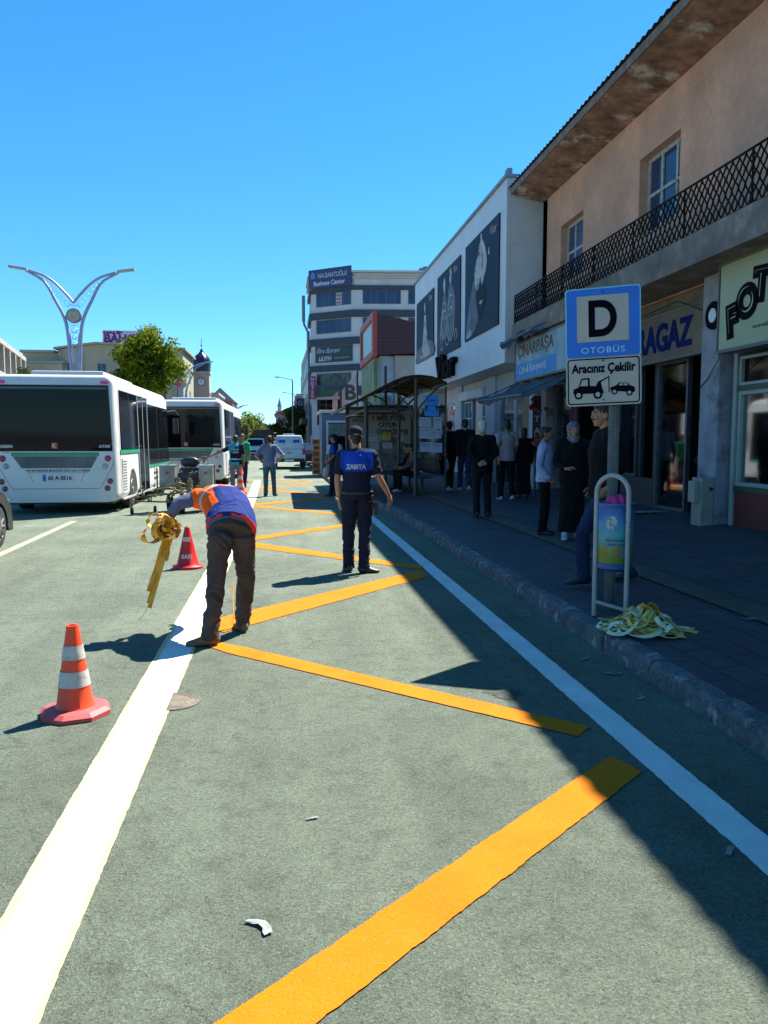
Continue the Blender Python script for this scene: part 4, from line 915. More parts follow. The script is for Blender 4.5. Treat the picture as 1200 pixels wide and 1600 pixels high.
# ================================================================= STREET LAMPS
mLP = M('lamp_blue_steel', (.24,.29,.42), .4, .3, var=.1); mLH = M('lamp_head', (.28,.28,.27), .5)
def spl(P, n=5):
    P = [V(p) for p in P]; o = []
    for i in range(len(P)-1):
        p0, p1, p2, p3 = P[max(i-1,0)], P[i], P[i+1], P[min(i+2,len(P)-1)]
        for q in range(n): t = q/n; o.append(.5*((2*p1)+(p2-p0)*t+(2*p0-5*p1+4*p2-p3)*t*t+(3*p1-p0-3*p2+p3)*t**3))
    return o+[P[-1]]
def vlamp(loc, label, s=1):
    t = thing('street_lamp', label, 'street lamp', loc, 0, 'street lamps along the median', s)
    bm = BM()
    for sx in (1, -1):
        outer = [(.16*sx,0,0),(.17*sx,0,4.2),(.22*sx,0,5.4),(.36*sx,0,6.9),(.8*sx,0,7.9),(1.25*sx,0,8.7),(1.9*sx,0,9.1),(2.05*sx,0,9.2)]
        inner = [(.02*sx,0,4.4),(.06*sx,0,5.4),(.20*sx,0,6.4)]
        upper = [(0,0,7.78),(.3*sx,0,8.15),(.75*sx,0,8.62),(1.25*sx,0,8.96),(1.9*sx,0,9.18)]
        outer = spl(outer); upper = spl(upper); tube(bm, outer, [.09-.055*(i/(len(outer)-1))**2 for i in range(len(outer))], 8); tube(bm, upper, .06, 8); tube(bm, inner, .02, 6)
        def pt(a, q):
            k = q*(len(a)-1); i = min(int(k), len(a)-2); return V(a[i]).lerp(V(a[i+1]), k-i)
    for z in [4.6+.3*i for i in range(11)]:
        w_ = .10+max(0, z-5)*.07; cyl(bm, (-w_, 0, z), (w_, 0, z+.15), .01, seg=5); cyl(bm, (w_, 0, z), (-w_, 0, z+.15), .01, seg=5)
    for sx in (1, -1):
        for cx, cz, r_ in ((.28,7.75,.13),(.45,7.95,.1),(.62,8.15,.1),(.8,8.35,.09),(.98,8.55,.08),(1.15,8.7,.07)):
            tube(bm, [(cx*sx+r_*math.cos(R(a)), 0, cz+r_*math.sin(R(a))) for a in range(0, 360, 45)], .008, 5, close=True)
    for cz, r_ in ((6.55,.13),(6.25,.1),(5.95,.09)):
        tube(bm, [(r_*math.cos(R(a)), 0, cz+r_*math.sin(R(a))) for a in range(0, 360, 45)], .012, 5, close=True)
    cyl(bm, (0,0,0), (0,0,.5), .25, seg=12)
    obj('pole', bm, mLP, t, smooth=True)
    bm = BM(); prism(bm, circ(0,7.2,.33,24), (0,-.09,0), X_, Z_, (0,.18,0)); obj('emblem_rim', bm, M('rim_grey', (.12,.13,.15), .5), t)
    bm = BM(); prism(bm, circ(0,7.2,.28,24), (0,-.1,0), X_, Z_, (0,.2,0)); obj('emblem', bm, M('emblem_cream', (.30,.28,.22), .6, var=.3, vs=9), t)
    for sx in (1, -1):
        bm = BM(); box(bm, -.4, .4, -.13, .13, -.05, .06, .045, mat=Matrix.Translation((2.35*sx,0,9.27)) @ Matrix.Rotation(-.14*sx, 4, 'Y')); obj('lamp_head', bm, mLH, t, smooth=True)
    return t
vl = vlamp((-9.31, 38, .1), 'nearest V-shaped blue steel street lamp with a round emblem, behind the first bus')
dup(vl, (-8.95, 75, -.35), R(8), 'smaller V-shaped street lamp in front of the clock tower')
dup(vl, (-7.2, 112, -2.6), R(20), 'V-shaped street lamp above the roof of the second bus')
dup(vl, (-6.6, 148, -2.8), R(-15), 'farthest V-shaped street lamp over the distant trees')
def slamp(loc, label, arm):
    t = thing('street_lamp', label, 'street lamp', loc, 0, 'single-arm street lamps on the right kerb')
    bm = BM(); tube(bm, [(0,0,0),(0,0,8.8),(-.06,0,8.95)], [.11,.07,.05], 8); tube(bm, [(0,0,8.9),(-arm,0,9.2)], .04, 6); obj('pole', bm, M('pole_grey', (.14,.16,.19), .5, .4), t, True if 0 else False)
    bm = BM(); box(bm, -arm-.5, -arm+.05, -.12, .12, 9.14, 9.26, .03); obj('lamp_head', bm, mLH, t)
slamp((1.36, 95, 0), 'single-arm street lamp, the nearer of the pair left of the beige building', 1.6)
slamp((2.15, 125, 0), 'single-arm street lamp, the farther of the pair left of the beige building', 1.4)
s = thing('road_sign', 'round red sign and yellow panel on a thin pole beside the big tree', 'road sign', (-6.3, 50, .1))
bm = BM(); cyl(bm, (-6.3,50,0), (-6.3,50,5.6), .04, seg=8); obj('pole', bm, GALV, s, True)
bm = BM(); prism(bm, circ(-6.22,5.15,.2,20), (0,49.93,0), X_, Z_, (0,-.02,0)); obj('disc', bm, M('sign_red', (.5,.02,.07), .5), s, True)
bm = BM(); box(bm, -6.85, -6.42, 49.93, 49.95, 5.2, 5.42); obj('panel', bm, M('sign_yellow', (.6,.42,.02), .5), s, True)
# ================================================================= TREES
def leafmat(name, c, c2):
    m = bpy.data.materials.new(name); m.use_nodes = True; n = m.node_tree.nodes; l = m.node_tree.links; n.remove(n['Principled BSDF'])
    g = n.new('ShaderNodeNewGeometry'); mx = n.new('ShaderNodeMix'); mx.data_type = 'RGBA'; l.new(g.outputs['Random Per Island'], mx.inputs['Factor']); mx.inputs['A'].default_value = (*c, 1); mx.inputs['B'].default_value = (*c2, 1)
    d = n.new('ShaderNodeBsdfDiffuse'); t = n.new('ShaderNodeBsdfTranslucent'); l.new(mx.outputs['Result'], d.inputs[0]); l.new(mx.outputs['Result'], t.inputs[0])
    q = n.new('ShaderNodeMixShader'); q.inputs[0].default_value = .42; l.new(d.outputs[0], q.inputs[1]); l.new(t.outputs[0], q.inputs[2]); l.new(q.outputs[0], n['Material Output'].inputs[0]); return m
LM1 = leafmat('leaves_green', (.04,.09,.010), (.22,.25,.02)); LM2 = leafmat('leaves_dark', (.03,.055,.015), (.07,.10,.03)); LM3 = leafmat('leaves_light', (.09,.15,.03), (.2,.25,.05))
mBARK = M('bark', (.09,.065,.045), .95, var=.3, vs=8)
def tree(label, loc, h, rx, rz, cz, n, leaf, mat, seed, group=None, clumps=26):
    rnd = random.Random(seed); t = thing('tree', label, 'tree', loc, 0, group)
    cl = []
    for i in range(clumps):
        while True:
            p = V((rnd.uniform(-1,1), rnd.uniform(-1,1), rnd.uniform(-1,1)))
            if .25 < p.length < .92: break
        k = 1-.35*max(0, p.z)
        cl.append((V((p.x*rx*k, p.y*rx*k, cz+p.z*rz)), rnd.uniform(.24,.42)*rx))
    bm = BM()
    tube(bm, [(0,0,0),(.05,.02,h*.25),(-.03,.03,cz-rz*.5),(.04,0,cz+rz*.3)], [.05*h*.45,.035*h*.45,.028*h*.45,.01*h*.45], 8)
    for c, r_ in cl[::2]:
        b = V((0,.02,cz-rz*rnd.uniform(.3,.7))); tube(bm, [b, b.lerp(c, .5)+V((0,0,.1*rz)), c], [.02*h*.35,.012*h*.35,.005*h*.35], 5)
    obj('trunk', bm, mBARK, t, smooth=True)
    bm = BM()
    for i in range(n):
        c, r_ = cl[rnd.randrange(len(cl))]
        d = V((rnd.gauss(0,1), rnd.gauss(0,1), rnd.gauss(0,1))).normalized(); p = c+d*r_*(rnd.random()**.45)*rnd.choice((1,1,1.15))
        nrm = (d+V((rnd.uniform(-1,1), rnd.uniform(-1,1), rnd.uniform(-.3,1.4)))).normalized(); x, y = fr(nrm); a = rnd.uniform(0, 6.3); x, y = x*math.cos(a)+y*math.sin(a), y*math.cos(a)-x*math.sin(a)
        s_ = leaf*rnd.uniform(.6, 1.3)
        bm.faces.new([bm.verts.new(q) for q in (p-x*s_, p-y*s_*.55, p+x*s_*1.0+nrm*s_*.2, p+y*s_*.55)])
    obj('crown', bm, mat, t, norm=False)
    return t
tree('large bright green street tree rising behind the first bus', (-6.75,42,.1), 7.0, 1.72, 1.85, 5.4, 14000, .10, LM1, 3, clumps=46)
tree('dark bushy tree at the left edge under the unfinished building', (-17.2,55,0), 6.3, 1.8, 1.6, 4.9, 3500, .13, LM2, 5)
tree('low dark tree over the roof of the first bus, left of the lamp', (-15.2,57,0), 6.0, 1.6, 1.1, 5.1, 3000, .13, LM2, 6)
tree('yellow-green shrub tree at the very left edge', (-18.0,52,0), 6.3, 1.2, 2.0, 4.6, 2500, .12, LM1, 8)
G_ = 'trees at the far end of the street'
tree('light green far tree right of the second bus', (-4.6,88,0), 4.6, 2.0, 1.6, 2.9, 2200, .2, LM3, 9, G_)
tree('pale far tree on the horizon left of the minaret', (-4.8,120,0), 6.2, 3.0, 2.3, 3.6, 2000, .26, LM3, 10, G_)
tree('dark tree behind the white pickup below the street lamps', (1.7,98,0), 6.0, 2.0, 2.4, 3.4, 3000, .2, LM2, 11, G_)
tree('olive tree right of the dark one, against the grey building', (2.6,110,0), 4.8, 1.8, 1.8, 3, 1600, .2, LM3, 12, G_)
tree('small olive tree left of the dark one behind the pickup', (.2,108,0), 5.4, 1.9, 2.0, 3.1, 1800, .2, LM2, 14, G_)
# ================================================================= BUSES
mBW2 = M('bus_white', (.60,.61,.60), .3, var=.08, vs=1.6, spec=.5, stain=((.38,.36,.31), 1.6, .55, .8))
mTYRE = M('tyre', (.018,.018,.02), .85, var=.2, vs=20); mRIM = M('rim_grey2', (.2,.2,.2), .5, .5)
mBG = M('bus_green', (.01,.27,.14), .35); mRED = M('lamp_red', (.22,.006,.03), .2, spec=.8); mPINKL = M('lamp_pink', (.6,.02,.16), .25); mLENS = M('lamp_clear', (.35,.34,.3), .2)
def wheel(parent, p, r, w_, axis=(1,0,0), name='wheel', spokes=0):
    p, ax = V(p), V(axis); bm = BM()
    tube(bm, [p-ax*w_/2, p-ax*w_*.46, p-ax*w_*.35, p+ax*w_*.35, p+ax*w_*.46, p+ax*w_/2], [r*.78, r*.93, r, r, r*.93, r*.78], 28, ax=ax)
    o = obj(name, bm, mTYRE, parent, smooth=True)
    bm = BM(); q = p+ax*(w_/2)
    tube(bm, [q-ax*.02, q+ax*.006, q-ax*.02, q-ax*.04], [r*.64, r*.60, r*.52, r*.1], 24, ax=ax)
    cyl(bm, q-ax*.03, q+ax*.012, r*.2, r*.15, 12)
    for k in range(spokes or 8):
        a = 2*math.pi*k/(spokes or 8); x, y = fr(ax); d = x*math.cos(a)+y*math.sin(a)
        if spokes: tube(bm, [q+d*r*.12-ax*.01, q+d*r*.58], [.03, .02], 6)
        else: cyl(bm, q+d*r*.3-ax*.03, q+d*r*.3+ax*.0, .018, seg=6)
    obj('rim', bm, mRIM, o)
    return o
def bus(label, loc, plate, rz=0, near=True):
    t = thing('bus', label, 'bus', loc, rz, 'white city buses queued on the left')
    W, Lb, z0, z1 = 1.33, 8.4, .26, 3.07
    bm = BM(); secs = []
    for y, k, top in ((0,.955,-.10),(.03,.975,-.05),(.09,.99,-.01),(.22,1,0),(.6,1,0),(7.7,1,0),(8.1,.98,-.05),(8.3,.93,-.14),(8.4,.86,-.3)):
        h_ = z1+top-z0; pr = rrect(2*W*k, h_, .2*k, 6)
        lim = []
        for p in pr:
            zz = z0+h_/2+p[1]; xx = p[0]*(1-.035*max(0, (zz-1.3))/1.6)
            if p[1] < 0: # smaller radius below
                xx = math.copysign(min(W*k, abs(p[0])+.0), p[0])
            lim.append(bm.verts.new((xx, y, zz)))
        secs.append(lim)
    for a, b in zip(secs, secs[1:]):
        n = len(a)
        for i in range(n): bm.faces.new((a[i], a[(i+1) % n], b[(i+1) % n], b[i]))
    bm.faces.new(secs[0][::-1]); bm.faces.new(secs[-1])
    body = obj('body', bm, mBW2, t, smooth=True)
    cb = BM()
    for y in (1.75, 6.9):
        for s in (1, -1): cyl(cb, (s*1.5, y, .42), (s*1.0, y, .42), .53, seg=32); 
        box(cb, -1.5, -1.0, y-.53, y+.53, .0, .42); box(cb, 1.0, 1.5, y-.53, y+.53, 0, .42)
    bmesh.ops.recalc_face_normals(cb, faces=cb.faces)
    # separate cuts keep the solver robust
    cb.free()
    for y in (1.75, 6.9):
        for s in (1, -1):
            c = BM(); pts = [(-.53,-.5)]+[(.53*math.cos(R(180-a)), .53*math.sin(R(180-a))) for a in range(0, 181, 12)]+[(.53,-.5)]
            prism(c, pts, (s*1.6, y, .42), (0,1,0), (0,0,1), (-s*.6,0,0)); bool_cut(body, c)
    body.data.set_sharp_from_angle(angle=R(35))
    for y in (1.75, 6.9):
        for s in (1, -1): wheel(t, (s*1.17, y, .44), .44, .28*1, (s,0,0))
    bm = BM(); box(bm, -1.12, 1.12, .3, 8.0, .2, .9); obj('underbody', bm, BLACK, t)
    bm = BM(); box(bm, -.5, 1.05, .12, 3.5, 3.0, 3.15, .05); box(bm, -.65, .5, 4, 6.5, 3.0, 3.14, .05); obj('roof_unit', bm, mBW2, t, smooth=True)
    # rear: black glass, fascia lines, hatch, lamps, plate
    fx = lambda px: (px-88)*.0144
    fz = lambda py: 1.37-(py-706)*.01415
    bm = BM(); prism(bm, [(-1.215,1.39),(1.215,1.39),(1.16,2.83),(-1.16,2.83)], (0,.02,0), X_, Z_, (0,-.035,0)); o = obj('rear_window', bm, DARKGLASS, t)
    bm = BM(); box(bm, -1.13, 1.13, -.022, -.0155, 2.74, 2.79); obj('seal', bm, M('seal_grey', (.06,.07,.08), .4), o)
    bm = BM(); box(bm, fx(24), fx(152), -.006, .03, fz(712), fz(706.5)); obj('green_stripe', bm, mBG, t)
    bm = BM(); prism(bm, [(fx(26),fz(712.5)),(fx(150),fz(712.5)),(fx(140),fz(731)),(fx(38),fz(731))], (0,.03,0), X_, Z_, (0,-.034,0)); obj('vent_panel', bm, bricks('vent_mesh', (.2,.21,.21), (.17,.18,.18), (.11,.11,.11), 30, .5, .25, .06, rot=(R(90),0,0), rough=.5), t)
    out = [(-1.22,1.2),(-1.22,fz(726)),(fx(24),fz(763)),(fx(152),fz(763)),(1.22,fz(726)),(1.22,1.2)]
    bm = BM(); tube(bm, [(x, .004, z) for x, z in out], .008, 6); tube(bm, [(-.95,.0,1.36),(-1.22,.01,1.36)], .006, 5); obj('hatch_seam', bm, M('seam_dark', (.05,.05,.05), .6), t)
    bm = BM(); tube(bm, [(fx(48),.0,fz(738)),(fx(54),.0,fz(752))], .007, 5); tube(bm, [(fx(130),.0,fz(738)),(fx(124),.0,fz(752))], .007, 5); box(bm, fx(46), fx(134), -.008, .02, fz(738.5), fz(737.5)); obj('plate_recess', bm, M('bus_grey_line', (.35,.36,.36), .5), t)
    for s in (-1, 1):
        for px, py, r_, m_ in ((165,716,.062,mRED),(160.5,728,.058,mLENS),(167.5,751.6,.062,mRED),(163,762.6,.06,mRED)):
            x = s*fx(px); z = fz(py); bm = BM(); ell(bm, (x, .012, z), (r_, .035, r_), seg=20); 
            o = obj('tail_light', bm, m_, t, smooth='full')
            bm = BM(); tube(bm, [(x+(r_+.006)*math.cos(R(a)), .0, z+(r_+.006)*math.sin(R(a))) for a in range(0, 360, 20)], .007, 6, close=True)
            if m_ is mRED and py == 716: ell(bm, (x, -.02, z), (.025,.01,.025))
            obj('rim', bm, mPINKL if py == 716 else M('bus_grey_line'), o)
        bm = BM(); box(bm, s*1.08-.08, s*1.08+.08, -.02, .055, 2.86, 2.925, .01); obj('marker_lamp', bm, mPINKL, t)
    bm = BM(); box(bm, fx(68), fx(113), -.012, .03, fz(751.5), fz(740.5), .003); pl = obj('number_plate', bm, M('plate_white', (.55,.57,.6), .4), t)
    bm = BM(); box(bm, fx(68)+.005, fx(73), -.016, -.0125, fz(751), fz(741)); obj('plate_band', bm, M('plate_blue', (.02,.08,.4), .4), pl)
    T = lambda s_, size, m_, x, z, **k: link_text(t, s_, size, m_, x, z, **k)
    def link_text(par, s_, size, m_, x, z, yy=-.016, **k):
        wmx = WM[par.name]; return text(s_, size, m_, par, wmx @ V((x, yy, z)), wmx.to_3x3() @ V((1,0,0)), (0,0,1), **k)
    T(plate, .12, M('plate_black', (.02,.02,.02), .5), fx(93.5), fz(746), bold=.004, width=.5)
    T('VAN BÜYÜKŞEHİR BELEDİYESİ ÖZEL HALK OTOBÜSÜ', .065, M('plate_black'), fx(91), fz(734.5), width=1.36, bold=.001, yy=-.006)
    T('KARSAN', .09, CHROME, fx(17), fz(698.5)+.02, yy=-.018, width=.28, bold=.002, shear=.15); T('ATAK', .09, CHROME, fx(161), fz(698.5)+.02, yy=-.018, width=.26, bold=.002, shear=.15)
    bm = BM(); box(bm, fx(83), fx(92.5), -.024, -.0155, fz(700.5), fz(691.5)); lg = obj('logo', bm, M('logo_red', (.35,.02,.02), .4), t)
    T('K', .14, M('logo_gold', (.5,.36,.2), .4), fx(87.7), fz(696), yy=-.027, bold=.006)
    # right flank
    xs = W*.985
    def side(nm, y0, y1, za, zb, m_, d=.012, par=None, inn=.05):
        bm = BM(); prism(bm, [(y0,za),(y1,za),(y1,zb),(y0,zb)], (0,0,0), (0,1,0), (0,0,1), (.001,0,0)); bm.free()
        bm = BM(); f = lambda z: W*(1-.035*max(0, z-1.3)/1.6)+.0
        v = [bm.verts.new((f(z)+o_, y, z)) for o_ in (-inn, d) for y, z in ((y0,za),(y1,za),(y1,zb),(y0,zb))]
        for q in ((0,1,2,3),(4,5,6,7),(0,1,5,4),(1,2,6,5),(2,3,7,6),(3,0,4,7)): bm.faces.new([v[i] for i in q])
        return obj(nm, bm, m_, par or t)
    side('side_window', .42, 2.55, 1.42, 2.76, DARKGLASS); side('side_window', 4.15, 7.9, .98, 2.62, DARKGLASS)
    dr = side('door', 2.62, 4.05, .34, 2.76, DARKGLASS, .014)
    side('door_edge', 2.60, 2.66, .32, 2.77, M('door_grey', (.25,.27,.27), .5), .022, dr); side('door_edge', 3.31, 3.36, .32, 2.77, M('door_grey'), .022, dr); side('door_edge', 4.02, 4.08, .32, 2.77, M('door_grey'), .022, dr)
    side('window_divider', 1.45, 1.5, 1.42, 2.76, BLACK, .016); side('window_divider', 5.7, 5.75, .98, 2.62, BLACK, .016)
    side('green_stripe', .3, 2.58, 1.33, 1.41, mBG, .006); side('green_stripe', 4.1, 7.9, .89, .97, mBG, .006)
    vg = side('vent_grille', .45, .95, .42, 1.22, M('vent_light', (.5,.52,.52), .5), .01)
    for i in range(11): side('vent_slat', .5, .9, .48+i*.065, .51+i*.065, M('vent_dark', (.12,.12,.12), .6), .014, vg)
    side('panel_seam', .3, .308, .4, 2.8, M('seam_dark'), .004); side('panel_seam', 2.575, 2.583, .3, 1.33, M('seam_dark'), .004); side('panel_seam', 5.0, 5.008, .3, .88, M('seam_dark'), .004); side('panel_seam', 7.5, 7.508, .3, .88, M('seam_dark'), .004)
    side('sill', .5, 7.9, .27, .31, M('bus_grey_line'), .008)
    wmx = WM[t.name]
    for j, s_ in enumerate(('BÜYÜKŞEHİR', 'BELEDİYESİ')): text(s_, .1, M('plate_black'), t, wmx @ V((W+.004, 5.25, .72-j*.14)), (0,1,0), (0,0,1), width=.75)
    # windscreen and mirror
    bm = BM(); prism(bm, [(-1.1,1.0),(1.1,1.0),(1.05,2.6),(-1.05,2.6)], (0,8.36,0), X_, Z_, (0,.05,0)); obj('windscreen', bm, DARKGLASS, t)
    bm = BM(); tube(bm, [(1.25,8.1,2.55),(1.5,8.35,2.6),(1.6,8.4,2.45)], .025, 8); box(bm, 1.42, 1.60, 8.33, 8.45, 1.85, 2.35, .03); obj('mirror', bm, BLACK, t, smooth=True)
    # hand rails seen in the rear side window
    return t
bus('white city bus with a green stripe, nearest of the queue, plate ending 0516', (-4.93, 18.12, 0), '65 A 0516')
bus('second white city bus ahead, with a traffic officer standing at its corner', (-3.33, 28.5, 0), '65 A 0538', R(-1.4))
# ================================================================= OTHER VEHICLES
def shell(parent, prof, w_, zt, mat, tuck=.16, name='body'):
    """side profile (y,z) swept across the width, narrower towards the roof above zt"""
    bm = BM(); n = len(prof); rows = []
    for s, ins in ((-1,0),(-.93,.03),(.93,.03),(1,0)):
        rows.append([])
    def half(z): return w_/2-(max(0, z-zt)*tuck)
    cols = []
    for k in (-1, -.96, -.8, .8, .96, 1):
        cols.append([bm.verts.new((k*half(z), y+(0 if abs(k) < .9 else (.05 if abs(k) > .97 else .015))*(1 if y < 1 else -1 if y > 3 else 0), z-(0 if abs(k) < .9 else (.05 if abs(k) > .97 else .012))*(1 if z > zt+.1 else 0))) for y, z in prof])
    for a, b in zip(cols, cols[1:]):
        for i in range(n): bm.faces.new((a[i], a[(i+1) % n], b[(i+1) % n], b[i]))
    bm.faces.new(cols[0]); bm.faces.new(cols[-1][::-1])
    return obj(name, bm, mat, parent, smooth=True)
def quadpanel(parent, name, pts, mat, th=.012):
    bm = BM(); p = [V(q) for q in pts]; n = (p[1]-p[0]).cross(p[2]-p[0]).normalized(); a = [bm.verts.new(q+n*th) for q in p]; b = [bm.verts.new(q-n*th) for q in p]
    bm.faces.new(a); bm.faces.new(b[::-1]); k = len(p)
    for i in range(k): bm.faces.new((a[i], a[(i+1) % k], b[(i+1) % k], b[i]))
    return obj(name, bm, mat, parent)
# pickup with hard top, seen from behind
pu = thing('pickup_truck', 'silver pickup with a white hard top and blue markings parked ahead', 'pickup', (.43, 46, 0))
mSV = M('silver_paint', (.42,.43,.43), .35, .3, var=.08)
shell(pu, [(0,.42),(0,1.02),(.02,1.08),(.25,1.92),(.5,1.97),(3.2,1.9),(3.7,1.5),(4.0,1.1),(5.0,1.0),(5.2,.8),(5.2,.4)], 1.86, 1.05, mSV, .22)
quadpanel(pu, 'rear_window', [(-.72,.02,1.2),(.72,.02,1.2),(.62,.20,1.82),(-.62,.20,1.82)], M('canopy_white', (.40,.44,.5), .3))
for x in (-.42, .42): quadpanel(pu, 'blue_marking', [(x-.2,.035,1.55),(x+.2,.035,1.55),(x+.18,.075,1.7),(x-.18,.075,1.7)], M('marking_blue', (.01,.05,.3), .4), .028)
bm = BM(); box(bm, -.9, .9, -.12, .05, .42, .62, .02); obj('bumper', bm, BLACK, pu)
for s in (-1, 1):
    bm = BM(); box(bm, s*.84-.09, s*.84+.09, -.03, .1, .85, 1.2, .02); obj('tail_light', bm, mRED, pu)
    for y in (1.0, 4.2): wheel(pu, (s*.82, y, .36), .36, .24, (s,0,0))
bm = BM(); box(bm, -.26, .26, -.135, -.12, .46, .57); obj('number_plate', bm, M('plate_white'), pu)
bm = BM(); tube(bm, [(-.93,.01,1.0),(.93,.01,1.0)], .008, 5); box(bm, -.12, .12, -.02, .01, .92, .97); obj('tailgate_seam', bm, BLACK, pu)
bm = BM(); box(bm, -.35, .35, 1.9, 2.1, 1.93, 2.08, .03); obj('light_bar', bm, M('light_bar_grey', (.3,.33,.38), .4), pu)
# van facing the camera
vn = thing('van', 'white van facing the camera farther down the left lane', 'van', (-2.45, 74, 0))
shell(vn, [(0,.35),(0,.85),(.25,1.05),(.9,1.15),(1.5,1.82),(2.0,1.9),(4.4,1.88),(4.6,1.6),(4.6,.35)], 1.8, 1.1, mBW2, .16)
quadpanel(vn, 'windscreen', [(-.75,.93,1.22),(.75,.93,1.22),(.66,1.44,1.78),(-.66,1.44,1.78)], DARKGLASS, .03)
for s in (-1, 1):
    bm = BM(); box(bm, s*.7-.14, s*.7+.14, -.03, .1, .72, .92, .03); obj('headlight', bm, mLENS, vn)
    for y in (.85, 3.7): wheel(vn, (s*.78, y, .33), .33, .22, (s,0,0))
bm = BM(); box(bm, -.5, .5, -.03, .03, .62, .8, .02); box(bm, -.85, .85, -.04, .05, .36, .5, .03); obj('grille', bm, BLACK, vn)
# dark box lorry behind
lo = thing('lorry', 'dark covered lorry behind the white van', 'lorry', (-1.9, 84, 0))
bm = BM(); box(bm, -1.15, 1.0, 0, 6, .9, 2.85, .03); obj('cargo_box', bm, M('tarp_dark', (.045,.04,.035), .8), lo)
bm = BM(); box(bm, -1.0, .85, .1, 7.5, .5, .88); box(bm, -1.0, .85, 6.1, 7.8, .88, 2.3, .1); obj('cab', bm, M('lorry_grey', (.12,.13,.14), .5), lo)
for s in (-.9, .75):
    for y in (1.2, 6.8): wheel(lo, (s, y, .45), .45, .25, (1 if s > 0 else -1,0,0))
# dark car right of the pickup
c2 = thing('car', 'black car squeezed between the pickup and the pavement', 'car', (2.0, 52, 0), R(180) if 0 else 0)
mBC = M('black_car_paint', (.012,.013,.015), .2, .2, var=.05)
shell(c2, [(0,.3),(0,.8),(.3,1.0),(.75,1.42),(1.6,1.48),(2.6,1.42),(3.3,1.0),(4.2,.85),(4.3,.3)], 1.2, .9, mBC, .25)
quadpanel(c2, 'rear_window', [(-.5,.34,1.02),(.5,.34,1.02),(.42,.72,1.38),(-.42,.72,1.38)], BLUEGLASS, .02)
for s in (-1, 1):
    bm = BM(); box(bm, s*.5-.08, s*.5+.08, -.02, .08, .65, .8); obj('tail_light', bm, mRED, c2)
    for y in (.8, 3.4): wheel(c2, (s*.5, y, .31), .31, .2, (s,0,0))
# dark car at the left edge of the frame: its front right wheel shows
c1 = thing('car', 'dark car cut off by the left edge, with a black spoked wheel', 'car', (-5.08, 8.7, 0))
mDC = M('dark_car_paint', (.03,.035,.04), .22, .3, var=.05)
bd = shell(c1, [(0,.3),(-.02,.7),(.15,.95),(.5,1.35),(1.0,1.45),(2.1,1.42),(2.85,1.05),(3.9,.82),(4.2,.6),(4.22,.25)], 1.8, .9, mDC, .3)
for y in (.85, 3.62):
    for s in (1, -1):
        c = BM(); pts = [(-.37,-.5)]+[(.37*math.cos(R(180-a)), .37*math.sin(R(180-a))) for a in range(0, 181, 15)]+[(.37,-.5)]
        prism(c, pts, (s*1.1, y, .32), (0,1,0), (0,0,1), (-s*.5,0,0)); bool_cut(bd, c); wheel(c1, (s*.79, y, .33), .33, .2, (s,0,0), spokes=10)
for s in (1, -1):
    pts = [(.55,1.0),(.75,1.3),(1.1,1.38),(2.05,1.36),(2.65,1.06),(2.6,1.0)]
    quadpanel(c1, 'side_window', [(s*(.9-(z-.9)*.3+.004 if z > .9 else .9), y, z) for y, z in pts], DARKGLASS, .008)
bm = BM(); box(bm, -.88, .88, 4.12, 4.28, .22, .42, .03); obj('bumper', bm, BLACK, c1)
bm = BM(); box(bm, .6, .86, 4.02, 4.18, .58, .72, .03); box(bm, -.86, -.6, 4.02, 4.18, .58, .72, .03); obj('headlight', bm, mLENS, c1)
bm = BM(); box(bm, .9, 1.08, 2.55, 2.7, .98, 1.12, .03); obj('mirror', bm, mDC, c1)
# ================================================================= ROAD MARKING MACHINE
mm = thing('marking_machine', 'walk-behind road marking machine with two steel tanks and an engine beside the bus', 'machine', (-2.15, 18.1, 0))
mTK = M('tank_steel', (.27,.27,.24), .4, .5, var=.3, vs=5); mBZ = M('rusty_yellow_steel', (.20,.15,.07), .6, .3, var=.4, vs=12)
for x, w_ in ((-.42,.34),(.44,.30)):
    bm = BM(); box(bm, x-w_/2, x+w_/2, .1, .6, .55, 1.05, .015); o = obj('tank', bm, mTK, mm)
    bm = BM(); box(bm, x-w_/2-.01, x+w_/2+.01, .08, .62, 1.05, 1.075); cyl(bm, (x,.35,1.07), (x,.35,1.12), .06); obj('lid', bm, CHROME, o)
    bm = BM(); box(bm, x-.03, x+.035, .085, .098, .87, .92); obj('badge', bm, M('logo_red'), o)
bm = BM(); box(bm, -.2, .24, .2, .62, .6, .9, .04); cyl(bm, (0,.15,.78), (0,.24,.78), .14, seg=20); cyl(bm, (.0,.3,.9), (.0,.3,1.02), .1, .13); tube(bm, [(.15,.3,.9),(.2,.3,1.0),(.2,.2,1.05)], .02, 8); obj('engine', bm, M('engine_dark', (.03,.035,.04), .5, .3, var=.4, vs=10), mm)
bm = BM(); ell(bm, (.02,.75,1.12), (.22,.07,.13)); box(bm, -.2, .24, .6, .95, .92, 1.0, .04); obj('seat', bm, M('black_vinyl', (.02,.025,.03), .4), mm, smooth=True)
bm = BM(); tube(bm, [(-.62,-.05,.55),(-.62,.7,.55),(.64,.7,.55),(.64,-.05,.55),(-.62,-.05,.55)], .025, 8); cyl(bm, (-.62,0,.4), (-.62,0,1.02), .018, seg=8); cyl(bm, (.64,0,.3), (.64,0,1.08), .018, seg=8)
tube(bm, [(-.2,.7,.9),(-.25,1.0,1.1),(.25,1.0,1.1),(.2,.7,.9)], .015, 8); cyl(bm, (.35,.65,1.05), (.35,.7,1.25), .02, seg=8); box(bm, .28, .42, .66, .72, 1.2, 1.26, .01); cyl(bm, (-.15,.5,.3), (-.15,.5,.6), .04); cyl(bm, (.15,.5,.3), (.15,.5,.6), .04)
obj('frame', bm, mBZ, mm)
bm = BM()
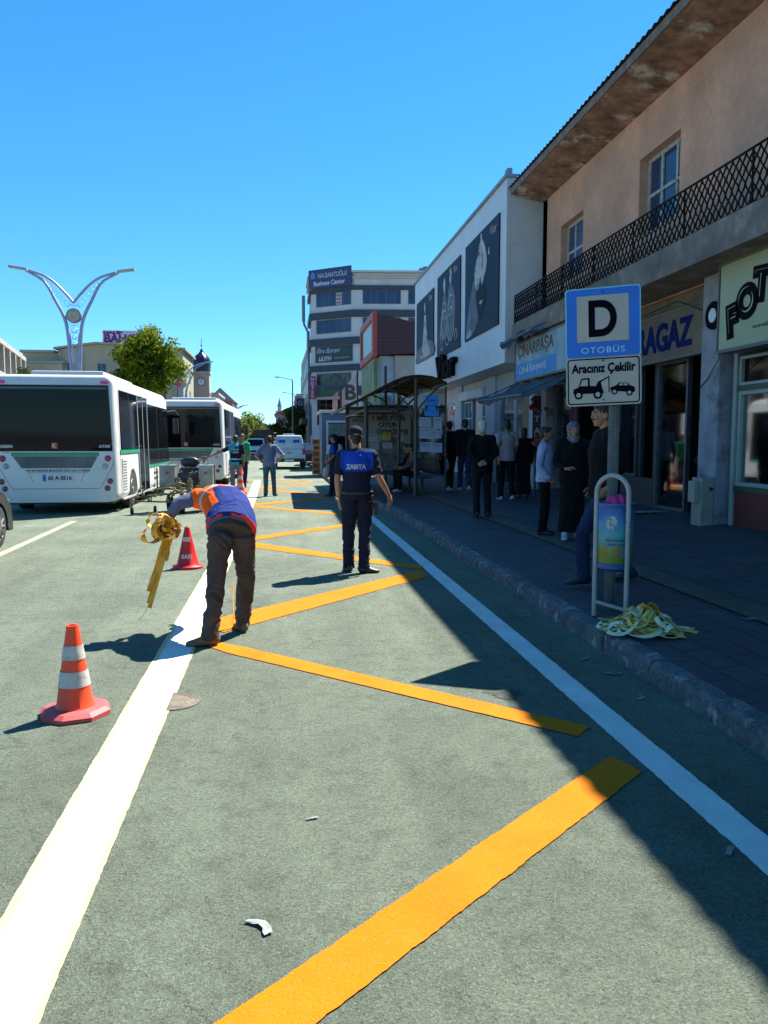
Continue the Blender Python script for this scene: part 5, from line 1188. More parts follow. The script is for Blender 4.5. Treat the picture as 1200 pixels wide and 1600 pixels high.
for k in range(7):
    x = -1.02+k*.13; z = .42+.08*math.sin(k*2.2); cyl(bm, (x,-.35,z), (x+.09,-.3,z+.12), .012, seg=6); box(bm, x-.02, x+.04, -.4, -.3, z-.06, z+.0, .008)
tube(bm, [(-1.1,-.35,.3),(-.4,-.38,.28),(.2,-.36,.3)], .018, 8); tube(bm, [(-1.15,-.35,.16),(-1.15,-.35,.36),(-.9,-.35,.4),(-.2,-.3,.46),(.1,-.2,.5)], .018, 8); tube(bm, [(-.7,-.38,.3),(-.65,-.4,.55),(-.3,-.42,.6),(-.05,-.35,.5)], .014, 8)
tube(bm, [(-.4,-.3,.62),(-.1,-.36,.7),(.15,-.3,.62)], .016, 8); tube(bm, [(-.3,-.2,.5),(-.3,-.35,.32)], .02, 8)
obj('spray_arm', bm, mBZ, mm)
bm = BM()
for x in (-.12,.12): cyl(bm, (x,-.25,.55), (x,-.25,.75), .06, seg=14); cyl(bm, (x,-.25,.75), (x,-.25,.8), .035, seg=10); box(bm, x-.07, x+.07, -.3, -.2, .45, .54, .01)
obj('pump', bm, M('pump_bronze', (.22,.16,.10), .5, .4, var=.4, vs=15), mm)
bm = BM(); tube(bm, [(-.12,-.3,.6),(-.3,-.4,.45),(-.6,-.42,.5),(-.9,-.38,.4)], .012, 6); tube(bm, [(.12,-.3,.6),(.25,-.4,.4),(0,-.45,.33),(-.3,-.42,.36)], .012, 6); tube(bm, [(0,-.2,.8),(.2,-.1,.9),(.3,.1,.7)], .012, 6); obj('hose', bm, BLACK, mm)
for x, y, r_ in ((-.08,-.12,.2),(.42,.5,.2),(-.42,.5,.2)): wheel(mm, (x, y, r_), r_, .12, (1,0,0))
wheel(mm, (-1.12,-.35,.09), .09, .05, (1,0,0), 'guide_wheel'); wheel(mm, (-.62,-.38,.1), .1, .05, (1,0,0), 'guide_wheel')
bm = BM(); box(bm, .25, .5, .2, .75, .12, .42, .01); obj('step', bm, M('pale_step', (.42,.43,.4), .6), mm)
# ================================================================= TRAFFIC CONES
mCO = M('cone_orange', (.75,.06,.015), .5, var=.1, vs=7, stain=((.35,.06,.04), 11, .62, .8)); mCR_ = M('cone_red', (.55,.012,.012), .4, var=.1, vs=6)
mCW = M('cone_band', (.42,.41,.38), .5, var=.2, vs=9, stain=((.22,.2,.18), 14, .55, .7)); mCB = M('cone_base_pink', (.50,.07,.07), .6, var=.15, vs=5, stain=((.22,.06,.05), 6, .55, .75))
G_ = 'traffic cones along the white line'
c = thing('traffic_cone', 'nearest orange traffic cone with two grey-white bands and a faded pink base', 'traffic cone', (-1.225, 4.72, .002), .3, G_)
H, r0, r1 = .53, .108, .033
rr = lambda z: r0+(r1-r0)*(z-.04)/(H-.04)
bm = BM(); n6 = [(.205*math.cos(R(45*k+22)), .205*math.sin(R(45*k+22))) for k in range(8)]
for z, s in ((0,1),(.024,1.0),(.045,.86),(.05,.6)):
    lay = [bm.verts.new((x*s, y*s, z)) for x, y in n6]
    if z: [bm.faces.new((pl_[i], pl_[(i+1) % 8], lay[(i+1) % 8], lay[i])) for i in range(8)]
    else: bm.faces.new(lay[::-1])
    pl_ = lay
bm.faces.new(pl_); obj('base', bm, mCB, c)
bm = BM(); tube(bm, [(0,0,z) for z in (.04,.06,.15,.24,.33,.42,.505,.53,.53,.45)], [rr(.04)+.012, rr(.06), rr(.15), rr(.24), rr(.33), rr(.42), rr(.505), rr(.53)+.002, .024, .022], 32, caps=False, ax=Z_); obj('body', bm, mCO, c, smooth=True)
for za, zb in ((.175,.265),(.335,.415)):
    bm = BM(); tube(bm, [(0,0,za),(0,0,zb)], [rr(za)+.0035, rr(zb)+.0035], 32, caps=False); tube(bm, [(0,0,za),(0,0,zb)], [rr(za)+.0005, rr(zb)+.0005], 32, caps=False); obj('band', bm, mCW, c, smooth=True)
c = thing('traffic_cone', 'all-red traffic cone with scuffed white lettering behind the bending worker', 'traffic cone', (-1.2, 10.15, .002), .5, G_)
bm = BM(); lay0 = None
for z, s in ((0,1),(.03,1),(.04,.93)):
    lay = [bm.verts.new((x*s, y*s, z)) for x, y in circ(0,0,.19,28)]
    if lay0: [bm.faces.new((lay0[i], lay0[(i+1) % 28], lay[(i+1) % 28], lay[i])) for i in range(28)]
    else: bm.faces.new(lay[::-1])
    lay0 = lay
bm.faces.new(lay0); obj('base', bm, mCR_, c, smooth=True)
rr2 = lambda z: .135-.105*(z-.04)/.48
bm = BM(); tube(bm, [(0,0,.038),(0,0,.055),(0,0,.3),(0,0,.52),(0,0,.525),(0,0,.46)], [.148, rr2(.055), rr2(.3), rr2(.52), .022, .02], 32, caps=False, ax=Z_); obj('body', bm, mCR_, c, smooth=True)
wm = WM[c.name]
for s_, z, w_ in (('SAN',.16,.13),('III',.37,.09)):
    a = R(-118); nn = wm.to_3x3() @ V((math.cos(a), math.sin(a), .0)); p = wm @ V((0,0,z))+nn*(rr2(z)+.004); text(s_, .07, M('scuffed_white', (.5,.48,.46), .6), c, p, V((0,0,1)).cross(nn), V((0,0,1))-nn*.2, width=w_, bold=.004)
def far_cone(loc, label):
    c = thing('traffic_cone', label, 'traffic cone', loc, 0, G_)
    bm = BM(); box(bm, -.19, .19, -.19, .19, 0, .04, .01); obj('base', bm, mCR_, c)
    r = lambda z: .14-.11*z/.72
    bm = BM(); tube(bm, [(0,0,.03),(0,0,.72)], [r(.03), r(.72)], 20); obj('body', bm, M('cone_bright', (.75,.035,.015), .5), c, smooth=True)
    for za, zb in ((.2,.32),(.44,.55)):
        bm = BM(); tube(bm, [(0,0,za),(0,0,zb)], [r(za)+.004, r(zb)+.004], 20); obj('band', bm, mCW, c, smooth=True)
    return c
fc = far_cone((-1.27, 24.6, 0), 'banded red cone at the traffic officer’s feet, nearest of the far three')
dup(fc, (-1.5, 31.5, 0), 0, 'banded red cone standing farthest back past the green-shirted man'); dup(fc, (-1.42, 28.2, 0), 0, 'banded red cone half hidden in the middle of the far three')
# ================================================================= MANHOLE
mh = thing('manhole_cover', 'round rusty manhole cover half under the white line', 'manhole cover', (-.68, 4.86, .0))
bm = BM(); prism(bm, circ(-.68,4.86,.165,36), (0,0,.0025), X_, (0,1,0), (0,0,.0038)); 
obj('plate', bm, M('rusty_iron', (.15,.13,.095), .8, .2, var=.3, vs=14, bump=.5, bs=60), mh, True)
bm = BM()
for r_ in (.155,.135,.115): tube(bm, [(-.68+r_*math.cos(R(a)),4.86+r_*math.sin(R(a)),.0052) for a in range(0,360,10)], .003, 4, close=True)
for k in range(-3, 4):
    h_ = math.sqrt(.1**2-(k*.027)**2); box(bm, -.68+k*.027-.006, -.68+k*.027+.006, 4.86-h_, 4.86+h_, .0055, .0074)
obj('relief', bm, M('rusty_iron'), mh, True)
# ================================================================= BUS STOP SIGN
yaw = R(-24)   # the panel turns a little towards the road
st = thing('bus_stop_sign', 'blue bus stop sign with a black D above a white tow-away plate', 'road sign', (2.80, 6.42, .16))
ux = V((math.cos(yaw), math.sin(yaw), 0)); un = V((math.sin(yaw), -math.cos(yaw), 0)); tl = R(2.2); uz = V((0,0,1))*math.cos(tl)-ux*math.sin(tl)*.0+V((0,0,0)); uz = (V((0,0,1))+ux*.0).normalized()
uxs = (ux+V((0,0,.035))).normalized(); uzs = uxs.cross(-un).normalized(); uzs = uzs if uzs.z > 0 else -uzs
C0 = V((2.645, 6.335, 2.575))
bm = BM()
pc = V((2.80, 6.42, 0))
for a in (0,):
    prism(bm, [(-.045,.0),(-.045,.012),(-.02,.016),(-.02,.03),(.02,.03),(.02,.016),(.045,.012),(.045,0),(.017,.008),(.017,.022),(-.017,.022),(-.017,.008)], pc+V((0,0,.12)), ux, un, (0,0,2.55))
o = obj('post', bm, GALV, st, True)
bm = BM()
for i in range(62): z = .5+i*.036; prism(bm, circ(0,0,.006,8), pc+un*.0305+V((0,0,z)), ux, Z_, un*.0012)
obj('bolt_hole', bm, M('hole_black', (.01,.01,.01), .8), o, True)
def plate(w_, h_, cz, mat, d=0, name='panel', r=.03, th=.003, cx=0):
    bm = BM(); prism(bm, rrect(w_, h_, r), C0+uxs*cx+uzs*cz+un*(.035+d), uxs, uzs, un*th); return bm
BWs, BHs = .60, .60
mSB = M('sign_blue2', (.005,.14,.60), .45, var=.08, vs=5); mSE = M('sign_edge_cyan', (.22,.55,.62), .4); mSWh = M('sign_white', (.43,.39,.32), .45, var=.08, vs=5, stain=((.24,.24,.21), 12, .6, .75)); mSK = M('sign_ink', (.004,.004,.008), .8, spec=.05)
up = obj('upper_panel', plate(.60, .575, .0, mSE, 0), mSE, st, True)
obj('blue_field', plate(.578, .553, .0, mSB, .0035, r=.022), mSB, up, True)
obj('white_square', plate(.41, .375, .035, mSWh, .007, r=.002), mSWh, up, True)
text('D', .40, mSK, up, C0+uzs*.035+un*.046, uxs, uzs, bold=.012, width=.225)
text('OTOBÜS', .07, M('sign_letter_cyan', (.35,.62,.7), .4), up, C0+uzs*-.215+un*.0425, uxs, uzs, width=.345, spacing=1.15)
lw = obj('lower_panel', plate(.60, .40, -.475, mSWh, .001), mSWh, st, True)
bm = BM(); a_ = rrect(.575,.375,.025); b_ = rrect(.555,.355,.018); n = len(a_)
for i in range(n): prism(bm, [a_[i], a_[(i+1) % n], b_[(i+1) % n], b_[i]], C0+uzs*-.475+un*.0395, uxs, uzs, un*.0015)
obj('border', bm, mSK, lw, True)
text('Aracınız Çekilir', .10, mSK, lw, C0+uzs*-.375+un*.041, uxs, uzs, width=.51, bold=.0035)
def pic(pts, d=.0): prism(bm, pts, C0+uzs*-.53+un*(.0395+d), uxs, uzs, un*.0015)
bm = BM()
pic([(-.245,-.045),(-.24,-.005),(-.20,.012),(-.18,.075),(-.165,.085),(-.11,.085),(-.108,.02),(-.06,.015),(-.045,.05),(.045,.093),(.048,.085),(-.02,.045),(-.01,.0),(.005,-.045),(-.03,-.045),(-.16,-.045)])
pic([(.04,-.01),(.04,.092),(.048,.092),(.048,-.035),(.056,-.035),(.056,-.04),(.04,-.04)])
pic([(.052,-.02),(.056,.0),(.10,.012),(.125,.035),(.19,.03),(.21,.008),(.245,-.005),(.25,-.04),(.235,-.05),(.07,-.03)])
for x, y, r_ in ((-.20,-.055,.034),(-.045,-.055,.036),(.088,-.037,.024),(.205,-.05,.026)): pic(circ(x, y, r_, 20), .002)
obj('tow_pictogram', bm, mSK, lw, True)
bm = BM()
for x, y, r_ in ((-.20,-.055,.019),(-.045,-.055,.02),(.088,-.037,.013),(.205,-.05,.014)): pic(circ(x, y, r_, 16), .0045)
pic([(-.188,.02),(-.168,.07),(-.125,.072),(-.124,.02)], .002); pic([(.12,.012),(.135,.028),(.155,.028),(.155,.01)], .002); pic([(.162,.01),(.162,.027),(.185,.024),(.195,.008)], .002)
obj('pictogram_window', bm, mSWh, lw, True)
bm = BM()
for z in (.25, -.31, -.63): ell(bm, C0+uzs*z+un*.042, (.008,.008,.008))
obj('bolt', bm, M('bolt_grey', (.06,.06,.07), .5, .5), st, True)
# ================================================================= LITTER BIN IN ITS HOOP
bn = thing('litter_bin', 'blue and green printed litter bin hung in a white tube hoop', 'litter bin', (2.74, 6.2, .16))
mHP = M('hoop_white', (.33,.33,.30), .4, var=.12, vs=8, stain=((.14,.12,.09), 18, .62, .75))
A, B_ = V((2.58, 6.215, .15)), V((2.765, 6.01, .17))
bm = BM(); mid = (A+B_)/2; hw = (B_-A).length/2; du = (B_-A).normalized(); du.z = 0
pts = [A]+[mid-du*hw+V((0,0,z)) for z in (.3, .95)]+[mid-du*hw*math.cos(R(a))+V((0,0,1.02+hw*1.05*math.sin(R(a)))) for a in range(0, 181, 15)]+[mid+du*hw+V((0,0,z)) for z in (.95,.3)]+[B_]
tube(bm, pts, .0205, 14); tube(bm, [A+V((0,0,.12)), B_+V((0,0,.06))], .016, 10)
obj('hoop', bm, mHP, bn, True, smooth=True)
bc_ = V((2.735, 6.19, 0)); 
def binmat():
    m = bpy.data.materials.new('printed_bin'); m.use_nodes = True; n = m.node_tree.nodes; l = m.node_tree.links; b = n['Principled BSDF']; b.inputs['Roughness'].default_value = .35
    tc = n.new('ShaderNodeTexCoord'); sp = n.new('ShaderNodeSeparateXYZ'); l.new(tc.outputs['Object'], sp.inputs[0])
    no = n.new('ShaderNodeTexNoise'); no.inputs['Scale'].default_value = 9; no.inputs['Detail'].default_value = 4; l.new(tc.outputs['Object'], no.inputs['Vector'])
    a = n.new('ShaderNodeMath'); a.operation = 'MULTIPLY_ADD'; a.inputs[1].default_value = .22; l.new(no.outputs['Fac'], a.inputs[0]); l.new(sp.outputs[2], a.inputs[2])
    r = n.new('ShaderNodeMapRange'); r.inputs[1].default_value = .52; r.inputs[2].default_value = 1.05; l.new(a.outputs[0], r.inputs[0])
    c = n.new('ShaderNodeValToRGB'); l.new(r.outputs[0], c.inputs[0]); e = c.color_ramp.elements
    e[0].position = 0; e[0].color = (.05,.16,.01,1); e[1].position = 1; e[1].color = (.01,.04,.26,1)
    for p, col in ((.12,(.10,.20,.02,1)),(.24,(.25,.18,.02,1)),(.34,(.08,.25,.16,1)),(.55,(.06,.32,.36,1)),(.78,(.02,.14,.4,1))): q = e.new(p); q.color = col
    l.new(c.outputs[0], b.inputs['Base Color']); return m
bm = BM(); tube(bm, [bc_+V((0,0,z)) for z in (.565,.57,.60,1.06,1.075,1.06)], [.12,.14,.142,.15,.148,.13], 36, ax=Z_); o = obj('bin_body', bm, binmat(), bn, True, smooth=True)
bm = BM(); tube(bm, [bc_+V((0,0,z)) for z in (.545,.56,.60,.602)], [.13,.15,.153,.142], 36, ax=Z_); obj('bottom_rim', bm, M('bin_blue', (.015,.09,.27), .4), bn, True, smooth=True)
bm = BM(); tube(bm, [bc_+V((0,0,z)) for z in (1.065,1.085,1.10,1.09)], [.15,.158,.155,.13], 36, ax=Z_); obj('rim', bm, M('bin_blue', (.015,.09,.27), .4), bn, True, smooth=True)
def on_bin(ang, z, s_, size, m_, width=None):
    nn = V((math.sin(ang), -math.cos(ang), 0)); text(s_, size, m_, bn, bc_+nn*.1605+V((0,0,z)), V((math.cos(ang), math.sin(ang), 0)), Z_, width=width, extr=.0008)
for k, z, col in ((-.1,.80,'büyükşehirimizi'),(-.1,.765,'temiz tutalım')):
    me = textmesh(col, .032, .0004, extr=.0005)
    for v in me.vertices:
        a = v.co.x/.15-.25; zz = v.co.y+z; v.co = bc_+V((math.sin(a)*(.1485+v.co.z), -math.cos(a)*(.1485+v.co.z), zz))
    me.materials.clear(); link('lettering', me, M('bin_ink', (.03,.08,.22), .5), bn, True)
bm = BM(); q = [bm.verts.new(bc_+V((math.sin(a)*r_, -math.cos(a)*r_, z))) for a, z, r_ in [(-.62+.5*math.cos(t)*.62, .94+.062*math.sin(t), .1505) for t in [2*math.pi*i/24 for i in range(24)]]]; cc = bm.verts.new(bc_+V((math.sin(-.62)*.1512, -math.cos(-.62)*.1512, .94)))
for i in range(24): bm.faces.new((q[i], q[(i+1) % 24], cc))
obj('emblem', bm, M('emblem_pale', (.30,.36,.34), .5, var=.7, vs=45), bn, True, smooth='full')
bm = BM(); q = []
for i in range(18):
    t = 2*math.pi*i/18; a = .12+.2*math.cos(t); q.append(bm.verts.new(bc_+V((math.sin(a)*.1515, -math.cos(a)*.1515, .685+.03*math.sin(t)))))
bm.faces.new(q); obj('print', bm, M('bin_flower', (.04,.2,.5), .4), bn, True)
bag = BM(); ell(bag, (0,0,0), (.10,.08,.06)); 
me = remesh(bag, .012, 1, .022, (14,14,14), 3); me.transform(Matrix.Translation(bc_+V((.015,-.02,1.105))))
t = thing('plastic_bag', 'crumpled bright pink plastic bag poking out of the litter bin', 'plastic bag', tuple(bc_+V((0,0,1.08)))); link('bag', me, M('pink_plastic', (.55,.02,.16), .4, var=.2, vs=12), t, True)
# ================================================================= PILE OF TAPE, held tape
def ribbon(bm, pts, w_, tw=None, mi=0, th=.0012):
    pts = [V(p) for p in pts]; n = len(pts); pr = None
    for i, p in enumerate(pts):
        t = (pts[min(i+1, n-1)]-pts[max(i-1, 0)]).normalized(); a = (tw[i] if tw else 0)
        x = t.cross(V((0,0,1))) if abs(t.z) < .995 else V((1,0,0))
        if pr and x.dot(pd) < 0: x = -x
        x.normalize(); y = t.cross(x); pd = x; d = x*math.cos(a)+y*math.sin(a); q = t.cross(d)*th
        cur = [bm.verts.new(p+d*w_/2+q), bm.verts.new(p-d*w_/2+q), bm.verts.new(p-d*w_/2-q), bm.verts.new(p+d*w_/2-q)]
        if pr:
            for k in range(4): bm.faces.new((pr[k], pr[(k+1) % 4], cur[(k+1) % 4], cur[k])).material_index = mi
        else: bm.faces.new(cur[::-1]).material_index = mi
        pr = cur
    bm.faces.new(pr).material_index = mi
mT1 = M('tape_yellow', (.66,.45,.08), .45, var=.15, vs=9); mT2 = M('tape_pale', (.66,.64,.42), .5, var=.12, vs=9); mT3 = M('tape_orange', (.8,.32,.02), .45, var=.2, vs=12)
rnd = random.Random(11)
tp = thing('tape_pile', 'crumpled heap of yellow masking tape at the foot of the litter bin', 'tape', (2.74, 5.62, .16))
for mi, (mat_, cnt, nm) in enumerate(((mT1, 26, 'yellow_tape'), (mT2, 20, 'pale_tape'), (mT3, 7, 'orange_tape'))):
    bm = BM()
    for i in range(cnt):
        cx, cy = rnd.gauss(0, .09), rnd.gauss(0, .095); r_ = rnd.uniform(.05, .17); zb = rnd.uniform(.01, .17)*(1.25 if mi == 2 else 1); a0 = rnd.uniform(0, 6.3); ln = rnd.uniform(3.5, 7.5); ex = rnd.uniform(.5, 1)
        if mi == 2: cx, cy, r_ = .05+rnd.gauss(0,.03), .06+rnd.gauss(0,.03), rnd.uniform(.03,.07)
        pts = []; N = 30
        for k in range(N):
            a = a0+ln*k/N; rr_ = r_*(1+.25*math.sin(a*2.3+i)); z = zb*(1-.25*(rr_/.16))+.03*math.sin(a*1.7+i*2)+.012
            pts.append((cx+rr_*math.cos(a), cy+rr_*ex*math.sin(a), max(.006, z*max(.15, 1-(math.hypot(cx+rr_*math.cos(a), cy+rr_*ex*math.sin(a))/.31)**2))))
        ph_ = rnd.uniform(0, 6); ribbon(bm, pts, rnd.uniform(.026, .042), [.35+.55*math.sin(k*.35+ph_) for k in range(N)])
    if mi < 2:
        for e, (dx, dy) in enumerate(((.30,-.18),(.33,-.05),(.16,-.30),(-.2,-.1),(.05,-.27))):
            if e % 2 == mi: ribbon(bm, [(dx*k/8*(1+.1*math.sin(k+e)), dy*k/8+.03*math.sin(k*1.2+e), .05*(1-k/8)+.008+.01*abs(math.sin(k))) for k in range(9)], .04, [.2*math.sin(k+e) for k in range(9)])
    obj(nm, bm, mat_, tp, norm=True)
ht = thing('tape_bundle', 'bundle of orange-yellow tape hanging from the bending worker’s hand', 'tape', (-.94, 6.72, .95))
bm = BM(); hc = V((0, 0, -.06))
for i in range(30):
    a0 = rnd.uniform(0, 6.3); r_ = rnd.uniform(.04,.095); c_ = V((rnd.gauss(-.03,.035), rnd.gauss(0,.03), rnd.gauss(-.075,.035))); ax = V((rnd.gauss(0,1), rnd.gauss(0,1), rnd.gauss(0,.6))).normalized(); x, y = fr(ax)
    ribbon(bm, [c_+x*r_*math.cos(a0+k*.34)+y*r_*.8*math.sin(a0+k*.34) for k in range(15)], rnd.uniform(.035,.05), [.3*math.sin(k*.6+i) for k in range(15)])
obj('tape_loops', bm, M('tape_amber', (.80,.40,.03), .4, var=.25, vs=14), ht)
bm = BM()
for e, (x0, x1, z1) in enumerate(((-.02,-.18,-.70),(.0,-.175,-.74),(-.03,-.18,-.60),(.02,-.03,-.35))):
    ribbon(bm, [(x0+(x1-x0)*(k/12)**1.15, -.02*k/12+.01*math.sin(k+e), -.1+(z1+.1)*k/12) for k in range(13)], .036, [1.2+.25*math.sin(k*.7+e) for k in range(13)])
tube(bm, [(-.175,-.02,-.7),(-.2,-.03,-.76),(-.26,-.05,-.84)], .002, 4)
obj('hanging_end', bm, M('tape_ochre', (.62,.34,.03), .45, var=.25, vs=8), ht)
ts = thing('tape_strip', 'short strip of orange tape standing up from the road behind the worker’s right leg', 'tape', (-.43, 6.75, 0))
bm = BM(); ribbon(bm, [(0,0,.01),(.004,.0,.15),(.0,.01,.28),(.004,.01,.40)], .035, [1.5,1.5,1.45,1.4]); obj('strip', bm, mT3, ts)
# ================================================================= SMALL THINGS
cb = thing('electric_cabinet', 'small grey electrical cabinet against the column by the corner shop', 'cabinet', (6.06, 10.72, .38))
bm = BM(); box(bm, 5.98, 6.17, 10.62, 10.9, .3, 1.08, .008); obj('housing', bm, M('cabinet_grey', (.26,.26,.22), .6, var=.15, vs=6, stain=((.14,.14,.12), 5, .58, .75)), cb, True)
bm = BM(); box(bm, 5.90, 5.978, 10.68, 10.86, .72, 1.03, .01); obj('meter_box', bm, M('meter_grey', (.3,.3,.26), .5), cb, True)
bm = BM(); cyl(bm, (6.12,10.60,.92), (6.12,10.622,.92), .025); obj('hole', bm, BLACK, cb, True)
mg = thing('magazines', 'few magazines fanned on the pavement before the dark doorway', 'magazines', (6.1, 12.7, .4))
for k, (x, y, a, c_) in enumerate(((6.0,12.9,.2,(.05,.12,.25)),(6.12,12.65,-.3,(.3,.3,.32)),(6.25,12.5,.5,(.16,.2,.15)),(5.95,12.6,.9,(.3,.24,.2)))):
    bm = BM(); box(bm, -.1, .1, -.14, .14, 0, .006, mat=Matrix.Translation((x,y,swz(x)+.004+k*.007)) @ Matrix.Rotation(a,4,'Z')); obj('cover', bm, M('cover_%d' % k, c_, .4, var=.4, vs=8), mg, True)
def scrap(x, y, z, s, label, seed, mat=None, rz=0):
    rn = random.Random(seed); bm = BM(); g = []
    for i in range(7):
        row = []
        for j in range(4): row.append(bm.verts.new(((i-3)*s*.3+rn.uniform(-.1,.1)*s, (j-1.5)*s*.17+rn.uniform(-.08,.08)*s+abs(i-3)*s*.12*(1 if seed % 2 else 0), .003+abs(rn.gauss(0,.05))*s)))
        g.append(row)
    for i in range(6):
        for j in range(3): bm.faces.new((g[i][j], g[i+1][j], g[i+1][j+1], g[i][j+1]))
    me = bpy.data.meshes.new('scrap'); bm.to_mesh(me); bm.free(); me = mods(me, [('SOLIDIFY', dict(thickness=.0012, offset=1))])
    o = link('paper_scrap', me, mat or M('scrap_white', (.2,.21,.19), .8, var=.1, vs=20), None, False, loc=(x, y, z)); o.rotation_euler = (0,0,rz)
    tag(o, label, 'litter', 'paper scraps on the ground')
scrap(-0.08, 2.51, .004, .062, 'folded grey-white paper scrap on the road between the white line and nearest orange bar', 1, M('scrap_grey', (.24,.26,.24), .8, var=.15, vs=20), 2.3)
scrap(0.11, 3.23, .002, .03, 'small pale scrap in the middle of the road left of the nearest orange bar', 2, None, .3)
scrap(2.22, 4.55, .003, .05, 'small pale litter in the gutter nearest the tape heap', 3, None, 1.0)
scrap(2.2, 5.45, .003, .05, 'folded white scrap in the gutter beside the kerb, level with the tape heap', 4, None, .5)
scrap(2.24, 5.05, .003, .07, 'curled grey tape scrap in the gutter just before the tape heap', 5, None, -.4)
scrap(2.2, 6.9, .003, .06, 'small white scrap in the gutter beyond the litter bin', 6, None, .2)
scrap(3.6, 5.6, swz(3.6)+.001, .06, 'torn pale paper on the paving right of the tape heap', 7, None, -.2)
scrap(1.72, 2.75, .003, .045, 'tiny pale scrap in the shade near the bottom right of the blue-white line', 8, None, .9)
# dead leaves / dirt around the hoop foot
rk = thing('clothes_rack', 'rack of dark grey garments outside the shop by the shelter', 'clothes rack', (5.1, 17.9, .33))
bm = BM(); tube(bm, [(4.85,17.9,.3),(4.85,17.9,1.5),(5.45,17.9,1.5),(5.45,17.9,.33)], .018, 8); obj('rail', bm, GALV, rk, True)
for i in range(7):
    bm = BM(); x = 4.9+i*.08; tube(bm, [(x,17.9,1.5),(x,17.9,1.4),(x,17.9,1.0),(x,17.9,.66)], [(.01,.02),(.03,.2),(.035,.22),(.04,.25)], 12, frame=(1,0,0)); obj('garment', bm, M('garment_%d' % (i % 3), ((.05,.07,.09),(.03,.04,.06),(.07,.08,.09))[i % 3], .9), rk, True, smooth=True)
sv = thing('vertical_sign', 'narrow dark vertical sign with pale letters by the awning', 'sign', (5.65, 16.9, 1.8))
bm = BM(); box(bm, 5.5, 5.68, 16.9, 16.94, 1.35, 2.6); obj('panel', bm, M('dark_panel'), sv, True)
for i, ch in enumerate('TAŞ'): text(ch, .2, M('office_letters'), sv, (5.59,16.885,2.1-i*.26), X_, Z_)
bm = BM(); cyl(bm, (5.59,16.95,.34), (5.59,16.95,1.35), .02, seg=8); obj('pole', bm, BLACK, sv, True)
for i, (x, y, z, lab, s_) in enumerate(((5.45,16.6,2.35,'dark pink hanging goods just under the awning edge',.13),(5.5,16.5,1.55,'red and pink flower-like goods hanging outside the shop, lower bunch',.11),(5.75,16.5,1.75,'pinkish goods hanging beside the vertical sign',.1))):
    bm = BM()
    for k in range(16): ell(bm, (rnd.gauss(0,s_*.6), rnd.gauss(0,s_*.5), rnd.gauss(0,s_*.5)), (s_*.35,)*3, seg=8)
    o = obj('hanging_goods', bm, M('goods_pink%d' % i, ((.18,.01,.04),(.28,.05,.06),(.3,.12,.12))[i], .7, var=.5, vs=14), None, smooth=True, loc=None); o.location = (x, y, z); tag(o, lab, 'goods', 'goods hung outside the shop')
# ================================================================= PEOPLE
SKIN = M('skin_tan', (.33,.17,.10), .5, var=.08, vs=14); SKIN2 = M('skin_dark', (.22,.11,.07), .5, var=.08, vs=14)
def cloth(name, col, var=.15, fine=.1): return M(name, col, .9, var=var, vs=7, bump=.3, bs=180, spec=.2, fine=fine)
HAIRB = M('hair_black', (.012,.01,.009), .6, var=.3, vs=40); HAIRW = M('hair_white', (.42,.42,.42), .7, var=.2, vs=40); SHOEB = M('shoe_black', (.02,.02,.022), .5, var=.2, vs=20); SHOEW = M('shoe_white', (.42,.43,.45), .6)
NAVY = cloth('uniform_navy', (.012,.016,.032)); UBLUE = cloth('uniform_blue', (.008,.06,.42), .1)
def fingers(bm, wr, d, n, tv, curl, s, spread=1):
    """wr wrist, d hand direction, n the way the palm faces, tv towards the thumb side"""
    d = V(d).normalized(); n = V(n); n = (n-d*n.dot(d)).normalized(); tv = V(tv); tv = (tv-d*tv.dot(d)-n*tv.dot(n)).normalized()
    k = [wr-d*.02*s, wr+d*.02*s, wr+d*.055*s, wr+d*.088*s]
    tube(bm, k, [(.026*s,.019*s),(.033*s,.016*s),(.040*s,.0145*s),(.041*s,.011*s)], 14, frame=tv)
    for i, (L, o) in enumerate(((.068,.031),(.078,.0105),(.072,-.0105),(.056,-.031))):
        b = wr+d*(.078-.004*abs(i-1.3))*s+tv*o*s; dd = (d+tv*(o*5.0*spread)).normalized(); p = [b]; c = 0
        for seg_, q in enumerate((.46,.30,.24)):
            c += curl[i]*(.55,.75,.6)[seg_]; v = dd*math.cos(c)+n*math.sin(c); p.append(p[-1]+v*L*q*s)
        for a, b2, r0_, r1_ in ((p[0],p[1],.0088,.0083),(p[1],p[2],.0083,.0076),(p[2],p[3],.0076,.0066)): cap(bm, a, b2, r0_*s, r1_*s, 8)
    b = wr+d*.022*s+tv*.026*s; v1 = (d*.62+tv*.72+n*.25).normalized(); v2 = (d*.86+tv*.3+n*.4).normalized()
    cap(bm, b, b+v1*.036*s, .0125*s, .0105*s, 8); cap(bm, b+v1*.036*s, b+v1*.036*s+v2*.030*s, .0102*s, .0092*s, 8); cap(bm, b+v1*.036*s+v2*.030*s, b+v1*.036*s+v2*.054*s, .0092*s, .0075*s, 8)
def headm(c, yaw, pitch, roll=0): return Matrix.Translation(c) @ Matrix.Rotation(yaw, 4, 'Z') @ Matrix.Rotation(-pitch, 4, 'X') @ Matrix.Rotation(roll, 4, 'Y')
def addm(bm, m, c, r, rot=None, seg=16):
    a = Matrix.Translation(V(c)); 
    if rot: a = a @ Matrix.Rotation(rot[0], 4, rot[1])
    g = bmesh.ops.create_uvsphere(bm, u_segments=seg, v_segments=seg//2+2, radius=1, matrix=m @ a @ Matrix.Diagonal((*r, 1)))
